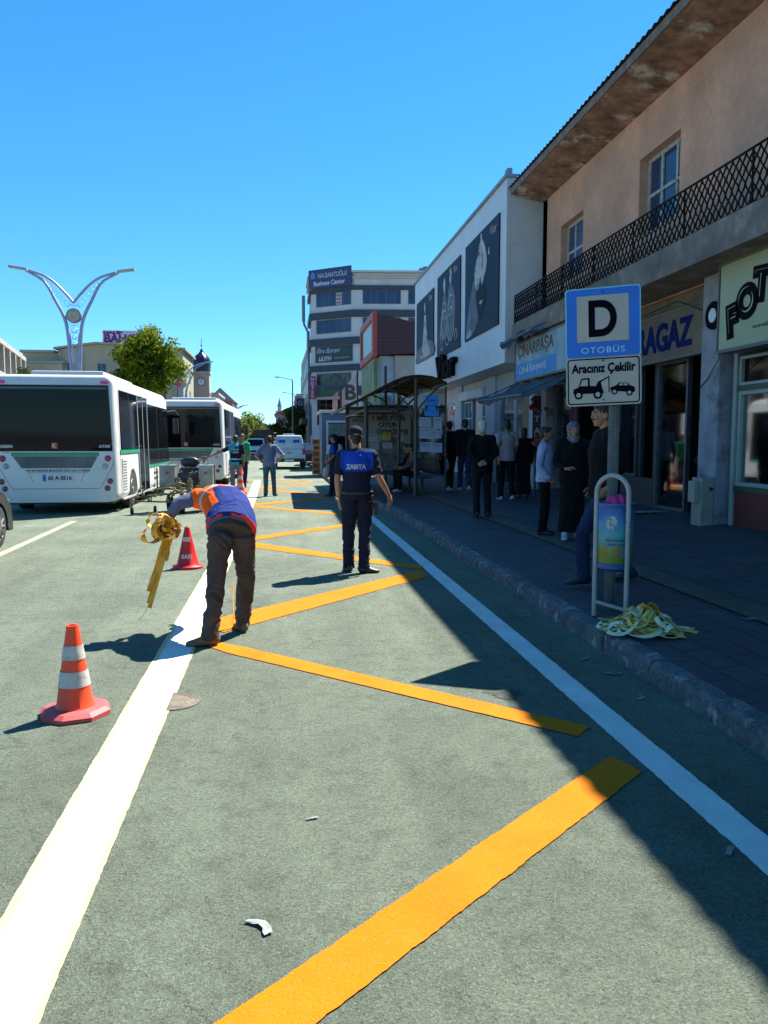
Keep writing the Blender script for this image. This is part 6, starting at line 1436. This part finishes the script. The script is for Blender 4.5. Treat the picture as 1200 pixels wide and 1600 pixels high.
def head_geo(bm, hm, s, f=1):
    A = lambda c, r, rot=None: addm(bm, hm @ Matrix.Scale(s, 4), c, r, rot)
    A((0,-.012,.035), (.074,.094,.086)); A((0,.012,-.01), (.066,.078,.085)); A((0,.03,-.055), (.050,.054,.052)); A((0,.062,-.085), (.024,.022,.022))   # skull, face, jaw, chin
    A((0,.085,.032), (.052,.014,.011)); A((.032,.072,-.022), (.022,.018,.02)); A((-.032,.072,-.022), (.022,.018,.02))                                   # brow, cheeks
    A((0,.094,.006), (.010,.016,.028), (R(-16),'X')); A((0,.104,-.016), (.0145,.015,.011)); A((0,.085,-.050), (.024,.011,.006)); A((0,.083,-.062), (.020,.011,.007))  # nose, lips
    for sx in (1, -1): A((.076*sx,-.005,-.005), (.009,.017,.031), (R(12)*sx,'Z'))
def loftbody(bm, J, sec, seg=28):
    """elliptical sections along the spine; sec: (point, right, rx, ry)"""
    tube(bm, [a[0] for a in sec], [(a[2], a[3]) for a in sec], seg, frame=[a[1] for a in sec])
def clampz(me, z0):
    for v in me.vertices:
        if v.co.z < z0: v.co.z = z0
DEF = dict(pel=(0,0,.96), waist=(0,.0,1.09), chest=(0,.012,1.27), neck=(0,-.015,1.475), head=(0,.015,1.625),
    shL=(-.178,-.01,1.415), shR=(.178,-.01,1.415), elL=(-.225,-.03,1.14), elR=(.225,-.03,1.14), wrL=(-.225,.05,.885), wrR=(.225,.05,.885),
    hpL=(-.088,0,.92), hpR=(.088,0,.92), knL=(-.1,.02,.49), knR=(.1,.02,.49), anL=(-.105,-.02,.085), anR=(.105,-.02,.085))
def person(label, loc, rz, pose=None, H=1.75, top=None, sleeve='short', bottom=None, shoes=None, skin=None, hair='short', hairm=None, vox=.011, fat=1, heady=0, headp=0, headr=0,
           hem=.10, toeL=(-.12,1,0), toeR=(.12,1,0), handL=None, handR=None, skirt=False, fold=.009, tfold=None, jacket=False, zbase=0, name='person', seed=1, group=None, gloves=None, pantr=1, body=None, collar=None):
    s = H/1.75; J = {k: V(v)*s for k, v in DEF.items()}
    for k, v in (pose or {}).items(): J[k] = V(v)
    t = thing(name, label, 'person', loc, rz, group)
    skin = skin or SKIN; shoes = shoes or SHOEB; hairm = hairm or HAIRB
    rs = (J['shR']-J['shL']).normalized(); rh = (J['hpR']-J['hpL']); rh = rh.normalized()
    up = (J['chest']-J['pel']).normalized(); f = fat
    sm = (J['shL']+J['shR'])/2; nd = (J['neck']-sm)
    def torso(bm, inf, lo=1.0, top_=True):
        P0 = J['pel']-(J['waist']-J['pel']).normalized()*hem*s*lo
        sec = [(P0, rh, .172*s*f+inf, .122*s*f+inf), (J['pel'], rh, .168*s*f+inf, .122*s*f+inf), (J['waist'], rh.lerp(rs,.4), .150*s*f+inf, .112*s*f+inf), (J['chest'], rs, .170*s*f+inf, .118*s*f+inf),
               (J['chest'].lerp(sm, .65), rs, .172*s+inf, .106*s+inf), (sm+nd*.18, rs, .140*s+inf, .082*s+inf), (sm+nd*.55, rs, .082*s+inf, .066*s+inf)]
        if top_: sec.append((J['neck']+nd*.0, rs, .058*s+inf, .058*s+inf))
        loftbody(bm, J, sec)
        for a in ('shL', 'shR'): ell(bm, J[a], ((.062*s+inf),)*3); cap(bm, sm+nd*.35, J[a]+up*.006, .055*s+inf, .055*s+inf)
    # body, one continuous surface
    bm = BM(); torso(bm, -.012, .2)
    for q in 'LR':
        tube(bm, [J['hp'+q]+up*.05, J['hp'+q]-up*.06, J['hp'+q].lerp(J['kn'+q],.5), J['kn'+q], J['kn'+q].lerp(J['an'+q],.35), J['an'+q]], [.078*s,.076*s,.064*s,.05*s,.05*s,.034*s], 14)
        m_ = J['el'+q]; cap(bm, J['sh'+q], m_, .048*s, .038*s); cap(bm, m_, m_.lerp(J['wr'+q],.35), .038*s, .039*s); cap(bm, m_.lerp(J['wr'+q],.35), J['wr'+q], .039*s, .025*s)
        h_ = (handL if q == 'L' else handR) or {}
        d = V(h_.get('d', (J['wr'+q]-m_).normalized())); sd_ = -1 if q == 'L' else 1
        fingers(bm, J['wr'+q], d, h_.get('n', (-sd_,.2,0)), h_.get('t', (0,1,.0)), h_.get('c', (.6,.68,.75,.8)), s)
        cap(bm, J['an'+q], J['an'+q]+V((0,0,-.03)), .036*s)
        tube(bm, [J['an'+q]+V((0,0,-.04)), J['an'+q]+V(toeL if q == 'L' else toeR).normalized()*.12+V((0,0,-.05))], [.032,.028], 10)
    nk = J['head']-J['neck']; cap(bm, J['neck']-nk*.3, J['head']-nk*.25, .058*s, .054*s, 16)
    hm = headm(J['head'], heady, headp, headr); head_geo(bm, hm, s)
    link('body', remesh(bm, vox*.8, 2), body or skin, t)
    for q in (1, -1):    # eyes
        bm = BM(); addm(bm, hm @ Matrix.Scale(s, 4), (.031*q,.0775,.012), (.0135,.008,.0065)); o = obj('eye', bm, M('eye_white', (.45,.43,.4), .3), t, smooth='full')
        bm = BM(); addm(bm, hm @ Matrix.Scale(s, 4), (.031*q,.0835,.012), (.0058,.004,.0058)); obj('iris', bm, HAIRB, o, smooth='full')
    # trousers
    if not skirt:
        bm = BM(); w0 = J['waist']
        P0 = J['pel']-(J['waist']-J['pel']).normalized()*.07*s
        loftbody(bm, J, [(P0, rh, .152*s*f, .112*s*f), (J['pel'], rh, .165*s*f, .120*s*f), (J['waist'].lerp(J['pel'],.35), rh, .157*s*f, .115*s*f)])
        for q in 'LR':
            h_, k_, a_ = J['hp'+q], J['kn'+q], J['an'+q]; pr = pantr
            tube(bm, [h_+up*.03*s, h_-up*.05*s, h_.lerp(k_,.5), k_, k_.lerp(a_,.5), a_.lerp(k_,.09), a_+V((0,0,-.035*s))], [.094*s*f,.094*s*f,.085*s*pr,.069*s*pr,.066*s*pr,.062*s*pr,.066*s*pr], 18)
        link('trousers', remesh(bm, vox, 2, fold, (7,7,13), seed+3), bottom, t)
    else:
        bm = BM(); c = (J['anL']+J['anR'])/2; kk = (J['knL']+J['knR'])/2
        loftbody(bm, J, [(V((c.x,c.y,zbase+.12*s)), rh, .20*s, .17*s), (V((c.x,c.y,zbase+.14*s)), rh, .20*s, .17*s), (kk, rh, .18*s, .15*s), (J['pel'], rh, .175*s*f, .14*s*f), (J['waist'], rh, .155*s, .12*s)])
        link('skirt', remesh(bm, vox, 2, fold*1.6, (9,9,1.6), seed+3), bottom, t)
    # top
    if top is not None:
        bm = BM(); torso(bm, .014+(.010 if jacket else 0), 1)
        for q in 'LR':
            S_, E_, W_ = J['sh'+q], J['el'+q], J['wr'+q]; e = .006 if jacket else 0
            if sleeve == 'short': tube(bm, [S_, S_.lerp(E_,.4), S_.lerp(E_,.78), S_.lerp(E_,.80)], [.068*s,.066*s,.064*s,.062*s], 18)
            elif sleeve == 'long': tube(bm, [S_, S_.lerp(E_,.5), E_.lerp(S_,.08), E_.lerp(W_,.08), E_.lerp(W_,.5), W_.lerp(E_,.06)], [.064*s+e,.06*s+e,.052*s+e,.051*s+e,.045*s+e,.036*s+e], 16)
        link('shirt' if not jacket else 'jacket', remesh(bm, vox, 2, fold if tfold is None else tfold, (8,8,9), seed), top, t)
    if collar:
        bm = BM(); tube(bm, [J['neck']-nk*.12+V((0,.0,0)), J['neck']+nk*.12], [.078*s, .066*s], 20, caps=False); tube(bm, [J['neck']+nk*.12, J['neck']-nk*.05], [.064*s,.07*s], 20, caps=False); obj('collar', bm, collar, t, smooth=True)
    for q in 'LR':   # shoes
        td = V(toeL if q == 'L' else toeR); td.z = 0; td.normalize(); a_ = J['an'+q]; lift = max(0, a_.z-.085*s-zbase); tp = V((0,0,-(.055*s)))
        pit = V((0,0,-lift*.85)) if lift > .02 else V()
        x = td.cross(V((0,0,1))); base = a_+tp
        bm = BM(); P_ = lambda k, z: base+td*k*s+V((0,0,z*s))+pit*max(0, k/.18)
        tube(bm, [P_(-.075,.012),P_(-.06,.018),P_(-.02,.024),P_(.05,.012),P_(.12,-.002),P_(.17,-.008),P_(.19,-.01)], [(.02*s,.02*s),(.036*s,.044*s),(.040*s,.052*s),(.044*s,.040*s),(.048*s,.030*s),(.038*s,.022*s),(.015*s,.010*s)], 16, frame=x)
        cap(bm, a_+V((0,0,-.02*s)), a_+V((0,0,.01*s)), .046*s)
        me = remesh(bm, max(.007, vox*.8), 1)
        if lift <= .02: clampz(me, zbase+.004)
        o = link('shoe', me, shoes, t)
    if hair:
        bm = BM(); hs = hm @ Matrix.Scale(s, 4); A = lambda c, r, rot=None: addm(bm, hs, c, r, rot)
        if hair == 'short':
            A((0,-.020,.050), (.082,.099,.082)); A((0,-.045,.0), (.074,.068,.078)); A((0,.045,.088), (.060,.045,.028)); A((0,-.06,-.045), (.055,.04,.05))
            me = remesh(bm, max(.006, vox*.7), 1, .0035, (30,30,30), seed); link('hair', me, hairm, t)
        elif hair == 'cap':
            A((0,-.035,-.0), (.076,.068,.06)); A((0,-.055,-.05), (.052,.038,.045)); link('hair', remesh(bm, max(.006, vox*.7), 1), hairm, t); bm = BM()
            addm(bm, hs, (0,-.008,.062), (.090,.106,.072)); addm(bm, hs, (0,-.008,.036), (.088,.104,.030)); addm(bm, hs, (0,.105,.034), (.062,.060,.008), (R(-10),'X'))
            cp = link('cap', remesh(bm, max(.006, vox*.6), 2), NAVY if body is None else body, t)
            bm = BM(); addm(bm, hs, (0,-.008,.136), (.008,.008,.006)); obj('button', bm, NAVY, cp)
        elif hair == 'scarf':
            A((0,-.02,.03), (.094,.108,.105)); A((0,-.01,-.05), (.088,.085,.08)); A((0,.0,-.12), (.10,.09,.06)); A((0,.05,-.15), (.07,.05,.05))
            me = remesh(bm, .008, 2, .004, (20,20,20), seed)
            inv = hs.inverted(); b2 = bmesh.new(); b2.from_mesh(me)
            bad = [v for v in b2.verts if (lambda p: p.y > .03 and ((p.x/.058)**2+((p.z+.02)/.072)**2) < 1)(inv @ v.co)]
            bmesh.ops.delete(b2, geom=bad, context='VERTS'); b2.to_mesh(me); b2.free(); me = mods(me, [('SOLIDIFY', dict(thickness=.004))]); me.shade_smooth(); link('headscarf', me, hairm, t)
        elif hair == 'long':
            A((0,-.022,.045), (.084,.098,.088)); A((0,-.05,-.04), (.078,.062,.10)); A((0,-.06,-.12), (.07,.05,.08)); link('hair', remesh(bm, .008, 1, .004, (30,30,10), seed), hairm, t)
    return t, J, s, hm
def on_back(t, target, s_, size, mat, c, width, par, bold=.003):
    """lettering pressed on to the back (-y side) of a garment"""
    me = textmesh(s_, size, bold, extr=0); b = bmesh.new(); b.from_mesh(me); bmesh.ops.triangulate(b, faces=b.faces); bmesh.ops.subdivide_edges(b, edges=[e for e in b.edges if e.calc_length() > .02], cuts=2); b.to_mesh(me); b.free()
    xs = [v.co.x for v in me.vertices]; ys = [v.co.y for v in me.vertices]; k = width/(max(xs)-min(xs)); cx, cy = (max(xs)+min(xs))/2, (max(ys)+min(ys))/2
    bv = BVHTree.FromPolygons([v.co for v in target.data.vertices], [p.vertices[:] for p in target.data.polygons])
    for v in me.vertices:
        p = V((c[0]+(v.co.x-cx)*k, -1.0, c[1]+(v.co.y-cy))); h = bv.ray_cast(p, V((0,1,0)))
        v.co = (h[0]+V((0,-.0035,0))) if h[0] else p+V((0,.88,0))
    me.materials.clear(); return link('lettering', me, mat, par)
def child(t, n): return [o for o in t.children if o.name.startswith(n)][0]
def facemat(o, mat, fn):
    o.data.materials.append(mat); k = len(o.data.materials)-1
    for p in o.data.polygons:
        if fn(p.center): p.material_index = k
LETW = M('reflective_letter', (.42,.45,.5), .4)
# ---- officer in the foreground, from behind
t, J, s, hm = person('officer in navy with royal blue ZABITA shoulders, nearest the camera, seen from behind', (.90, 9.53, 0), R(-4),
    pose=dict(elL=(-.235,-.02,1.15), wrL=(-.215,.03,.88), shL=(-.185,-.01,1.43), shR=(.185,-.01,1.43), elR=(.275,-.01,1.16), wrR=(.395,.10,.95), anL=(-.10,.03,.085), anR=(.085,-.06,.085), knL=(-.10,.03,.5), knR=(.095,.0,.5), hpL=(-.09,0,.93), hpR=(.09,0,.93), head=(-.015,.02,1.655), neck=(0,-.015,1.49)),
    H=1.78, top=NAVY, bottom=NAVY, hair='cap', vox=.0065, fold=.012, tfold=.009, toeL=(-.25,1,0), toeR=(1,.12,0), heady=R(10), headp=R(8), handR=dict(d=(.25,.15,-.9), n=(-.6,.5,0), t=(.2,.9,.3), c=(.3,.4,.5,.6)), handL=dict(c=(.5,.6,.7,.8)), pantr=1.08, skin=SKIN, collar=NAVY, seed=4, hem=.06)
sh_ = child(t, 'shirt'); facemat(sh_, UBLUE, lambda c: c.z > 1.245+.02*abs(c.x) and abs(c.x) < .20-.4*max(0, 1.32-c.z) and c.y < .2 and c.z < 1.49)
on_back(t, sh_, 'ZABITA', .075, LETW, (-.01, 1.30), .24, sh_)
bm = BM(); tube(bm, [(.19,.03,1.48-.02),(.23,.02,1.42),(.245,.0,1.30),(.25,-.01,1.25)], .0035, 6); obj('piping', bm, LETW, sh_)
bm = BM(); tube(bm, [(-.185*math.cos(R(a)), -.002+.137*math.sin(R(a)), .985) for a in range(0, 360, 20)], .018, 8, close=True); obj('belt', bm, SHOEB, t)
bm = BM(); cyl(bm, (-.225,.015,.905), (-.228,.012,.93), .031, .032, 14); obj('wristwatch', bm, CHROME, t)
bm = BM(); box(bm, .165, .205, -.03, .04, .78, .95, .01); obj('pouch', bm, SHOEB, t)
r = thing('radio', 'black handheld radio with antenna hanging at the foreground officer’s right hip', 'radio', (1.13, 9.52, .80))
bm = BM(); box(bm, -.022, .022, -.03, .03, -.09, .07, .006); obj('body', bm, BLACK, r); bm = BM(); cyl(bm, (0,0,.07), (.05,0,.20), .006, seg=6); obj('antenna', bm, BLACK, r)
# ---- worker bending
VB = cloth('vest_blue', (.012,.028,.16), .15); VO = cloth('vest_orange', (.85,.11,.01), .1); VG = M('vest_grey_stripe', (.38,.37,.34), .5, var=.1); VR = M('vest_red_piping', (.65,.02,.01), .6)
SGREY = cloth('shirt_grey_blue', (.10,.12,.20), .25); TBR = cloth('trousers_brown', (.075,.055,.045), .2)
t, J, s, hm = person('worker bending forward in an orange and blue vest, holding tape', (-.45, 6.4, 0), 0,
    pose=dict(hpL=(-.05,-.03,.86), hpR=(.125,.06,.86), knL=(-.075,-.12,.49), knR=(.145,.14,.48), anL=(-.125,-.20,.085), anR=(.105,.24,.085),
      pel=(.04,.0,.90), waist=(.035,.14,1.0), chest=(-.025,.32,1.09), neck=(-.14,.55,1.09), head=(-.17,.66,1.02), shL=(-.27,.42,1.12), shR=(.035,.56,1.06),
      elL=(-.42,.36,1.08), wrL=(-.50,.33,.955), elR=(.0,.72,.83), wrR=(-.12,.80,.68)),
    H=1.75, top=SGREY, sleeve='long', bottom=TBR, shoes=M('boot_tan', (.16,.10,.05), .8, var=.2, vs=20), hair='cap', hairm=HAIRB, vox=.0065, fold=.015, tfold=.007, toeL=(-1,-.05,0), toeR=(-.35,1,0), heady=R(25), headp=R(-62),
    handL=dict(d=(-.25,-.1,-1), n=(.3,-.3,-.4), t=(-.3,-.9,0), c=(.9,1.0,1.0,1.1)), handR=dict(c=(.5,.6,.6,.7)), pantr=1.04, seed=9, hem=.02, fat=1.06)
SPV = [J['pel'], J['waist'], J['chest'], J['neck']]
shR_, shL_ = J['shR'], J['shL']; rs = (shR_-shL_).normalized(); rh = (J['hpR']-J['hpL']).normalized()
bm = BM(); sm = (shL_+shR_)/2; nd = J['neck']-sm
loftbody(bm, J, [(J['pel']+V((.0,-.035,.0)), rh, .206,.166), (J['pel'].lerp(J['waist'],.5), rh, .202,.162), (J['waist'], rh.lerp(rs,.4), .194,.156), (J['chest'], rs, .206,.156), (J['chest'].lerp(sm,.65), rs, .202,.144), (sm+nd*.35, rs, .155,.115), (sm+nd*.8, rs, .075,.075)])
cap(bm, sm+nd*.35, shR_.lerp(sm,.10), .085, .090); cap(bm, sm+nd*.35, shL_.lerp(sm,.10), .085, .090)
me = remesh(bm, .0075, 2, .009, (9,9,9), 5); vest = link('vest', me, VB, t)
ax = (J['neck']-J['waist']).normalized(); tt = lambda c: (c-J['waist']).dot(ax)
facemat(vest, VO, lambda c: tt(c) > .20 or (abs((c-J['chest']).dot(rs)) > .145 and tt(c) > -.02))
facemat(vest, VG, lambda c: .20 < tt(c) < .255 or (tt(c) > .25 and .055 < abs((c-sm).dot(rs)) < .10 and c.z > 1.0))
hd = (J['waist']-J['pel']).normalized(); facemat(vest, VR, lambda c: (c-J['pel']).dot(hd) < -.005 or .187 < tt(c) < .20)
bm = BM(); cap(bm, J['wrL']+V((.02,0,.02)), J['wrL']+V((-.02,-.01,-.07)), .037, .042); 
fingers(bm, J['wrL'], (-.25,-.1,-1), (.3,-.3,-.4), (-.3,-.9,0), (.9,1,1,1.1), 1.22); link('glove', remesh(bm, .006, 1), cloth('glove_purple', (.05,.015,.03)), t)
# ---- second officer, in profile, by the kiosk
t, J, s, hm = person('second officer in navy and bright blue, in profile facing left by the kiosk', (1.52, 23.1, 0), R(72),
    pose=dict(elL=(-.20,-.03,1.17), wrL=(-.12,.16,1.02), elR=(.21,-.03,1.15), wrR=(.16,.14,1.02), anL=(-.09,.08,.085), anR=(.09,-.05,.085)), H=1.82, top=NAVY, bottom=NAVY, hair='cap', vox=.011, skin=SKIN2, seed=6, collar=NAVY)
sh_ = child(t, 'shirt'); facemat(sh_, UBLUE, lambda c: c.z > 1.27 and c.z < 1.52)
t, J, s, hm = person('man in a white shirt half hidden behind the second officer, holding a white plastic bag', (1.62, 24.3, 0), R(150), H=1.78,
    pose=dict(elR=(.24,.03,1.15), wrR=(.27,.12,.92)), top=cloth('shirt_white', (.45,.46,.45)), bottom=cloth('trousers_dark', (.03,.03,.035)), skin=SKIN2, vox=.013, seed=7)
bgm = BM(); ell(bgm, (0,0,-.16), (.11,.07,.15)); ell(bgm, (0,0,-.26), (.12,.08,.08)); cap(bgm, (0,0,-.02), (0,0,.06), .018, .012)
tb = thing('plastic_bag', 'translucent white plastic carrier bag hanging from the white-shirted man’s hand', 'plastic bag', (1.34, 24.0, .84)); link('bag', remesh(bgm, .014, 1, .012, (12,12,12), 2), M('bag_white', (.42,.43,.42), .4), tb)
# ---- man with hands on hips
t, J, s, hm = person('man in a grey-blue shirt and jeans with hands on his hips, back to the camera', (-.36, 23.3, 0), R(4),
    pose=dict(elL=(-.40,-.10,1.20), wrL=(-.24,.02,1.02), elR=(.40,-.10,1.20), wrR=(.24,.02,1.02), anL=(-.12,-.05,.085), anR=(.14,.08,.085), knL=(-.11,0,.48), knR=(.12,.05,.48)),
    H=1.78, top=cloth('shirt_grey_blue2', (.12,.16,.27), .2), bottom=cloth('jeans_teal', (.04,.09,.12), .3), vox=.010, seed=12, fat=1.06, handL=dict(d=(.6,.7,-.2), n=(.7,-.5,0), t=(0,0,1)), handR=dict(d=(-.6,.7,-.2), n=(-.7,-.5,0), t=(0,0,1)), toeR=(.5,1,0))
# ---- traffic officer pointing
t, J, s, hm = person('traffic officer in a dark and cyan vest, arm stretched towards the bus', (-1.42, 24.9, 0), R(3),
    pose=dict(elL=(-.44,.02,1.30), wrL=(-.68,.06,1.19), shL=(-.20,-.01,1.40), elR=(.25,-.03,1.16), wrR=(.24,.06,.92), anL=(-.10,0,.085), anR=(.11,.04,.085)), H=1.80, top=cloth('vest_cyan', (.02,.33,.50), .1), bottom=cloth('trousers_grey', (.15,.15,.17), .15), vox=.010, seed=14, skin=SKIN2, fat=1.08, handL=dict(c=(.15,.2,.3,.3), n=(0,-.3,-1)), toeL=(-.2,1,0))
bm = BM(); loftbody(bm, J, [(V((0,-.02,.97)), V((1,0,0)), .178,.142), (V((0,-.02,1.1)), V((1,0,0)), .172,.14), (V((0,-.005,1.3)), V((1,0,0)), .166,.142), (V((0,-.01,1.44)), V((1,0,0)), .13,.10)])
vest = link('vest', remesh(bm, .012, 2, .004), NAVY, t); facemat(vest, LETW, lambda c: 1.04 < c.z < 1.08)
sh_ = child(t, 'shirt'); facemat(sh_, NAVY, lambda c: abs(c.x) > .215 or c.x > .10)
on_back(t, vest, 'TRAFİK', .06, LETW, (0, 1.36), .2, vest, .004); on_back(t, vest, 'ZABITA', .06, LETW, (0, 1.27), .2, vest, .004)
# ---- green shirt man
person('man in a bright green shirt and navy trousers behind the traffic officer', (-1.34, 27.5, 0), R(165), H=1.86, pose=dict(anL=(-.08,.1,.085), anR=(.1,-.1,.085)),
    top=cloth('shirt_green', (.015,.27,.13), .1), bottom=NAVY, skin=SKIN2, vox=.013, seed=15)
# ================= pedestrians in the shade
BLK = cloth('clothes_black', (.004,.0045,.006)); JEAN = cloth('jeans_blue', (.012,.026,.065), .3); CHAR = cloth('clothes_charcoal', (.008,.009,.013))
def walk(a=.26, lift=.06, flip=1):
    return dict(anL=(-.09,a*.9,.085), knL=(-.09,a*.62,.50), anR=(.09,-a,.085+lift), knR=(.09,-a*.15,.49), elL=(-.22,-.10,1.16), wrL=(-.21,-.12,.90), elR=(.22,.03,1.15), wrR=(.20,.16,.92)) if flip > 0 else \
           dict(anR=(.09,a*.9,.085), knR=(.09,a*.62,.50), anL=(-.09,-a,.085+lift), knL=(-.09,-a*.15,.49), elR=(.22,-.10,1.16), wrR=(.21,-.12,.90), elL=(-.22,.03,1.15), wrL=(-.20,.16,.92))
def ped(label, x, y, rz, **k): return person(label, (x, y, swz(x)+.002), rz, **k)
ped('older white-haired man in a black suit, hands clasped behind his back', 3.61, 13.99, R(-6), H=1.76, hairm=HAIRW, top=BLK, sleeve='long', bottom=CHAR, jacket=True, vox=.009, seed=20, hem=.14, fat=1.03,
    pose=dict(shL=(-.168,-.01,1.41), shR=(.168,-.01,1.41), elL=(-.25,-.09,1.17), elR=(.25,-.09,1.17), wrL=(-.05,-.19,1.0), wrR=(.03,-.20,.98), anL=(-.09,.0,.085), anR=(.11,-.05,.085), hpL=(-.09,0,.9)), handL=dict(d=(1,-.1,-.2), n=(0,1,0), t=(0,0,1)), handR=dict(d=(-1,-.1,-.1), n=(0,1,0), t=(0,0,1)))
ped('walker in a black top and dark trousers, left one of the pair beside the shelter', 4.40, 20.5, R(3), H=1.86, top=BLK, sleeve='long', bottom=BLK, shoes=SHOEW, vox=.012, seed=21, pose=walk(.2,.05,-1), jacket=True)
ped('walker in dark blue jeans, right one of the pair beside the shelter', 4.77, 20.3, R(-3), H=1.88, top=BLK, sleeve='long', bottom=JEAN, shoes=SHOEW, vox=.012, seed=22, pose=walk(.2,.05,1), jacket=True)
tb = thing('plastic_bag', 'pale blue-white carrier bag held by the left walker of the pair', 'plastic bag', (4.26, 20.2, 1.16))
bgm = BM(); ell(bgm, (0,0,-.18), (.07,.05,.17)); cap(bgm, (0,0,-.02), (0,0,.03), .015); link('bag', remesh(bgm, .014, 1, .01, (12,12,12), 4), M('bag_blue', (.25,.33,.45), .5), tb)
ped('young man in a light beige T-shirt and white shoes, walking away', 4.86, 16.7, R(-4), H=1.76, top=cloth('tshirt_beige', (.27,.23,.24), .1), bottom=BLK, shoes=SHOEW, vox=.010, seed=23, pose=walk(.2,.04,1), skin=SKIN2)
ped('woman in all-black clothes walking beside the young man in beige', 5.30, 16.9, R(-4), H=1.56, top=BLK, sleeve='long', bottom=BLK, skirt=True, hair='long', vox=.012, seed=24, skin=SKIN2)
ped('man in a pale blue-white shirt by the dark shop door, facing right', 3.80, 11.1, R(-115), H=1.58, top=cloth('shirt_pale_blue', (.30,.36,.55), .08), sleeve='long', bottom=BLK, vox=.010, seed=25, skin=SKIN2, pose=dict(elL=(-.2,-.06,1.0), wrL=(-.17,.0,.80), elR=(.2,-.06,1.0), wrR=(.17,.1,.82)))
ped('woman in a patterned headscarf and long black coat walking towards the camera', 3.96, 10.4, R(165), H=1.62, top=BLK, sleeve='long', bottom=BLK, skirt=True, jacket=True, hair='scarf', hairm=M('scarf_pattern', (.12,.11,.13), .8, var=.8, vs=40, stain=((.3,.28,.3), 30, .55, .62)), shoes=SHOEW, vox=.008, seed=26, heady=R(10),
    pose=dict(elR=(.23,.0,1.06), wrR=(.10,.18,.98), elL=(-.23,-.02,1.05), wrL=(-.23,.05,.82), anL=(-.09,-.08,.085), anR=(.1,.1,.085)), handR=dict(d=(-.8,.4,.3), n=(0,-.3,-1), t=(0,.6,.6)))
t, J, s, hm = ped('moustached man in a dark jacket and blue jeans striding left behind the litter bin', 3.15, 7.42, R(82), H=1.80, top=BLK, sleeve='long', bottom=JEAN, jacket=True, vox=.0075, seed=27, heady=R(8), fold=.008, hem=.12,
    pose=dict(anL=(-.08,.20,.085), knL=(-.08,.22,.50), anR=(.09,-.30,.11), knR=(.09,-.10,.50), head=(0,.03,1.66), elL=(-.23,-.1,1.18), wrL=(-.2,.02,.96), elR=(.23,-.06,1.18), wrR=(.2,.05,.95)), skin=SKIN, pantr=1.02)
bm = BM(); addm(bm, hm @ Matrix.Scale(s, 4), (0,.094,-.038), (.026,.010,.007)); obj('moustache', bm, HAIRB, t, smooth='full')
bm = BM()
for q in (1, -1): addm(bm, hm @ Matrix.Scale(s, 4), (.03*q,.092,.032), (.02,.006,.005))
obj('eyebrow', bm, HAIRB, t)
# seated pair in the shelter, facing the road
def seated(label, x, y, rz, **k):
    P = dict(pel=(0,-.02,.52), waist=(0,-.03,.66), chest=(0,.0,.86), neck=(0,.06,1.04), head=(0,.11,1.18), shL=(-.17,.04,.99), shR=(.17,.04,.99), elL=(-.2,.16,.74), elR=(.2,.16,.74), wrL=(-.08,.36,.66), wrR=(.08,.36,.66),
        hpL=(-.09,.0,.50), hpR=(.09,.0,.50), knL=(-.13,.42,.50), knR=(.13,.42,.50), anL=(-.12,.46,.085), anR=(.12,.40,.085))
    return person(label, (x, y, swz(x)), rz, pose=P, hem=.02, **k)
seated('person in dark clothes seated on the shelter bench nearer the camera, leaning forward', 3.62, 21.4, R(95), H=1.7, top=cloth('check_dark', (.08,.07,.065), .5), sleeve='long', bottom=BLK, shoes=SHOEW, skin=SKIN2, hair='short', vox=.012, seed=30)
seated('person in black seated farther along the shelter bench', 3.66, 22.4, R(92), H=1.68, top=BLK, sleeve='long', bottom=BLK, skin=SKIN2, hair='long', vox=.013, seed=31)
person('grey-haired man standing in the dim shop behind the glass under the AGAZ sign', (7.4, 12.95, .44), R(100), H=1.72, hairm=HAIRW, top=BLK, sleeve='long', bottom=BLK, skin=SKIN, vox=.012, seed=32)

bpy.data.scenes.remove(SCR)
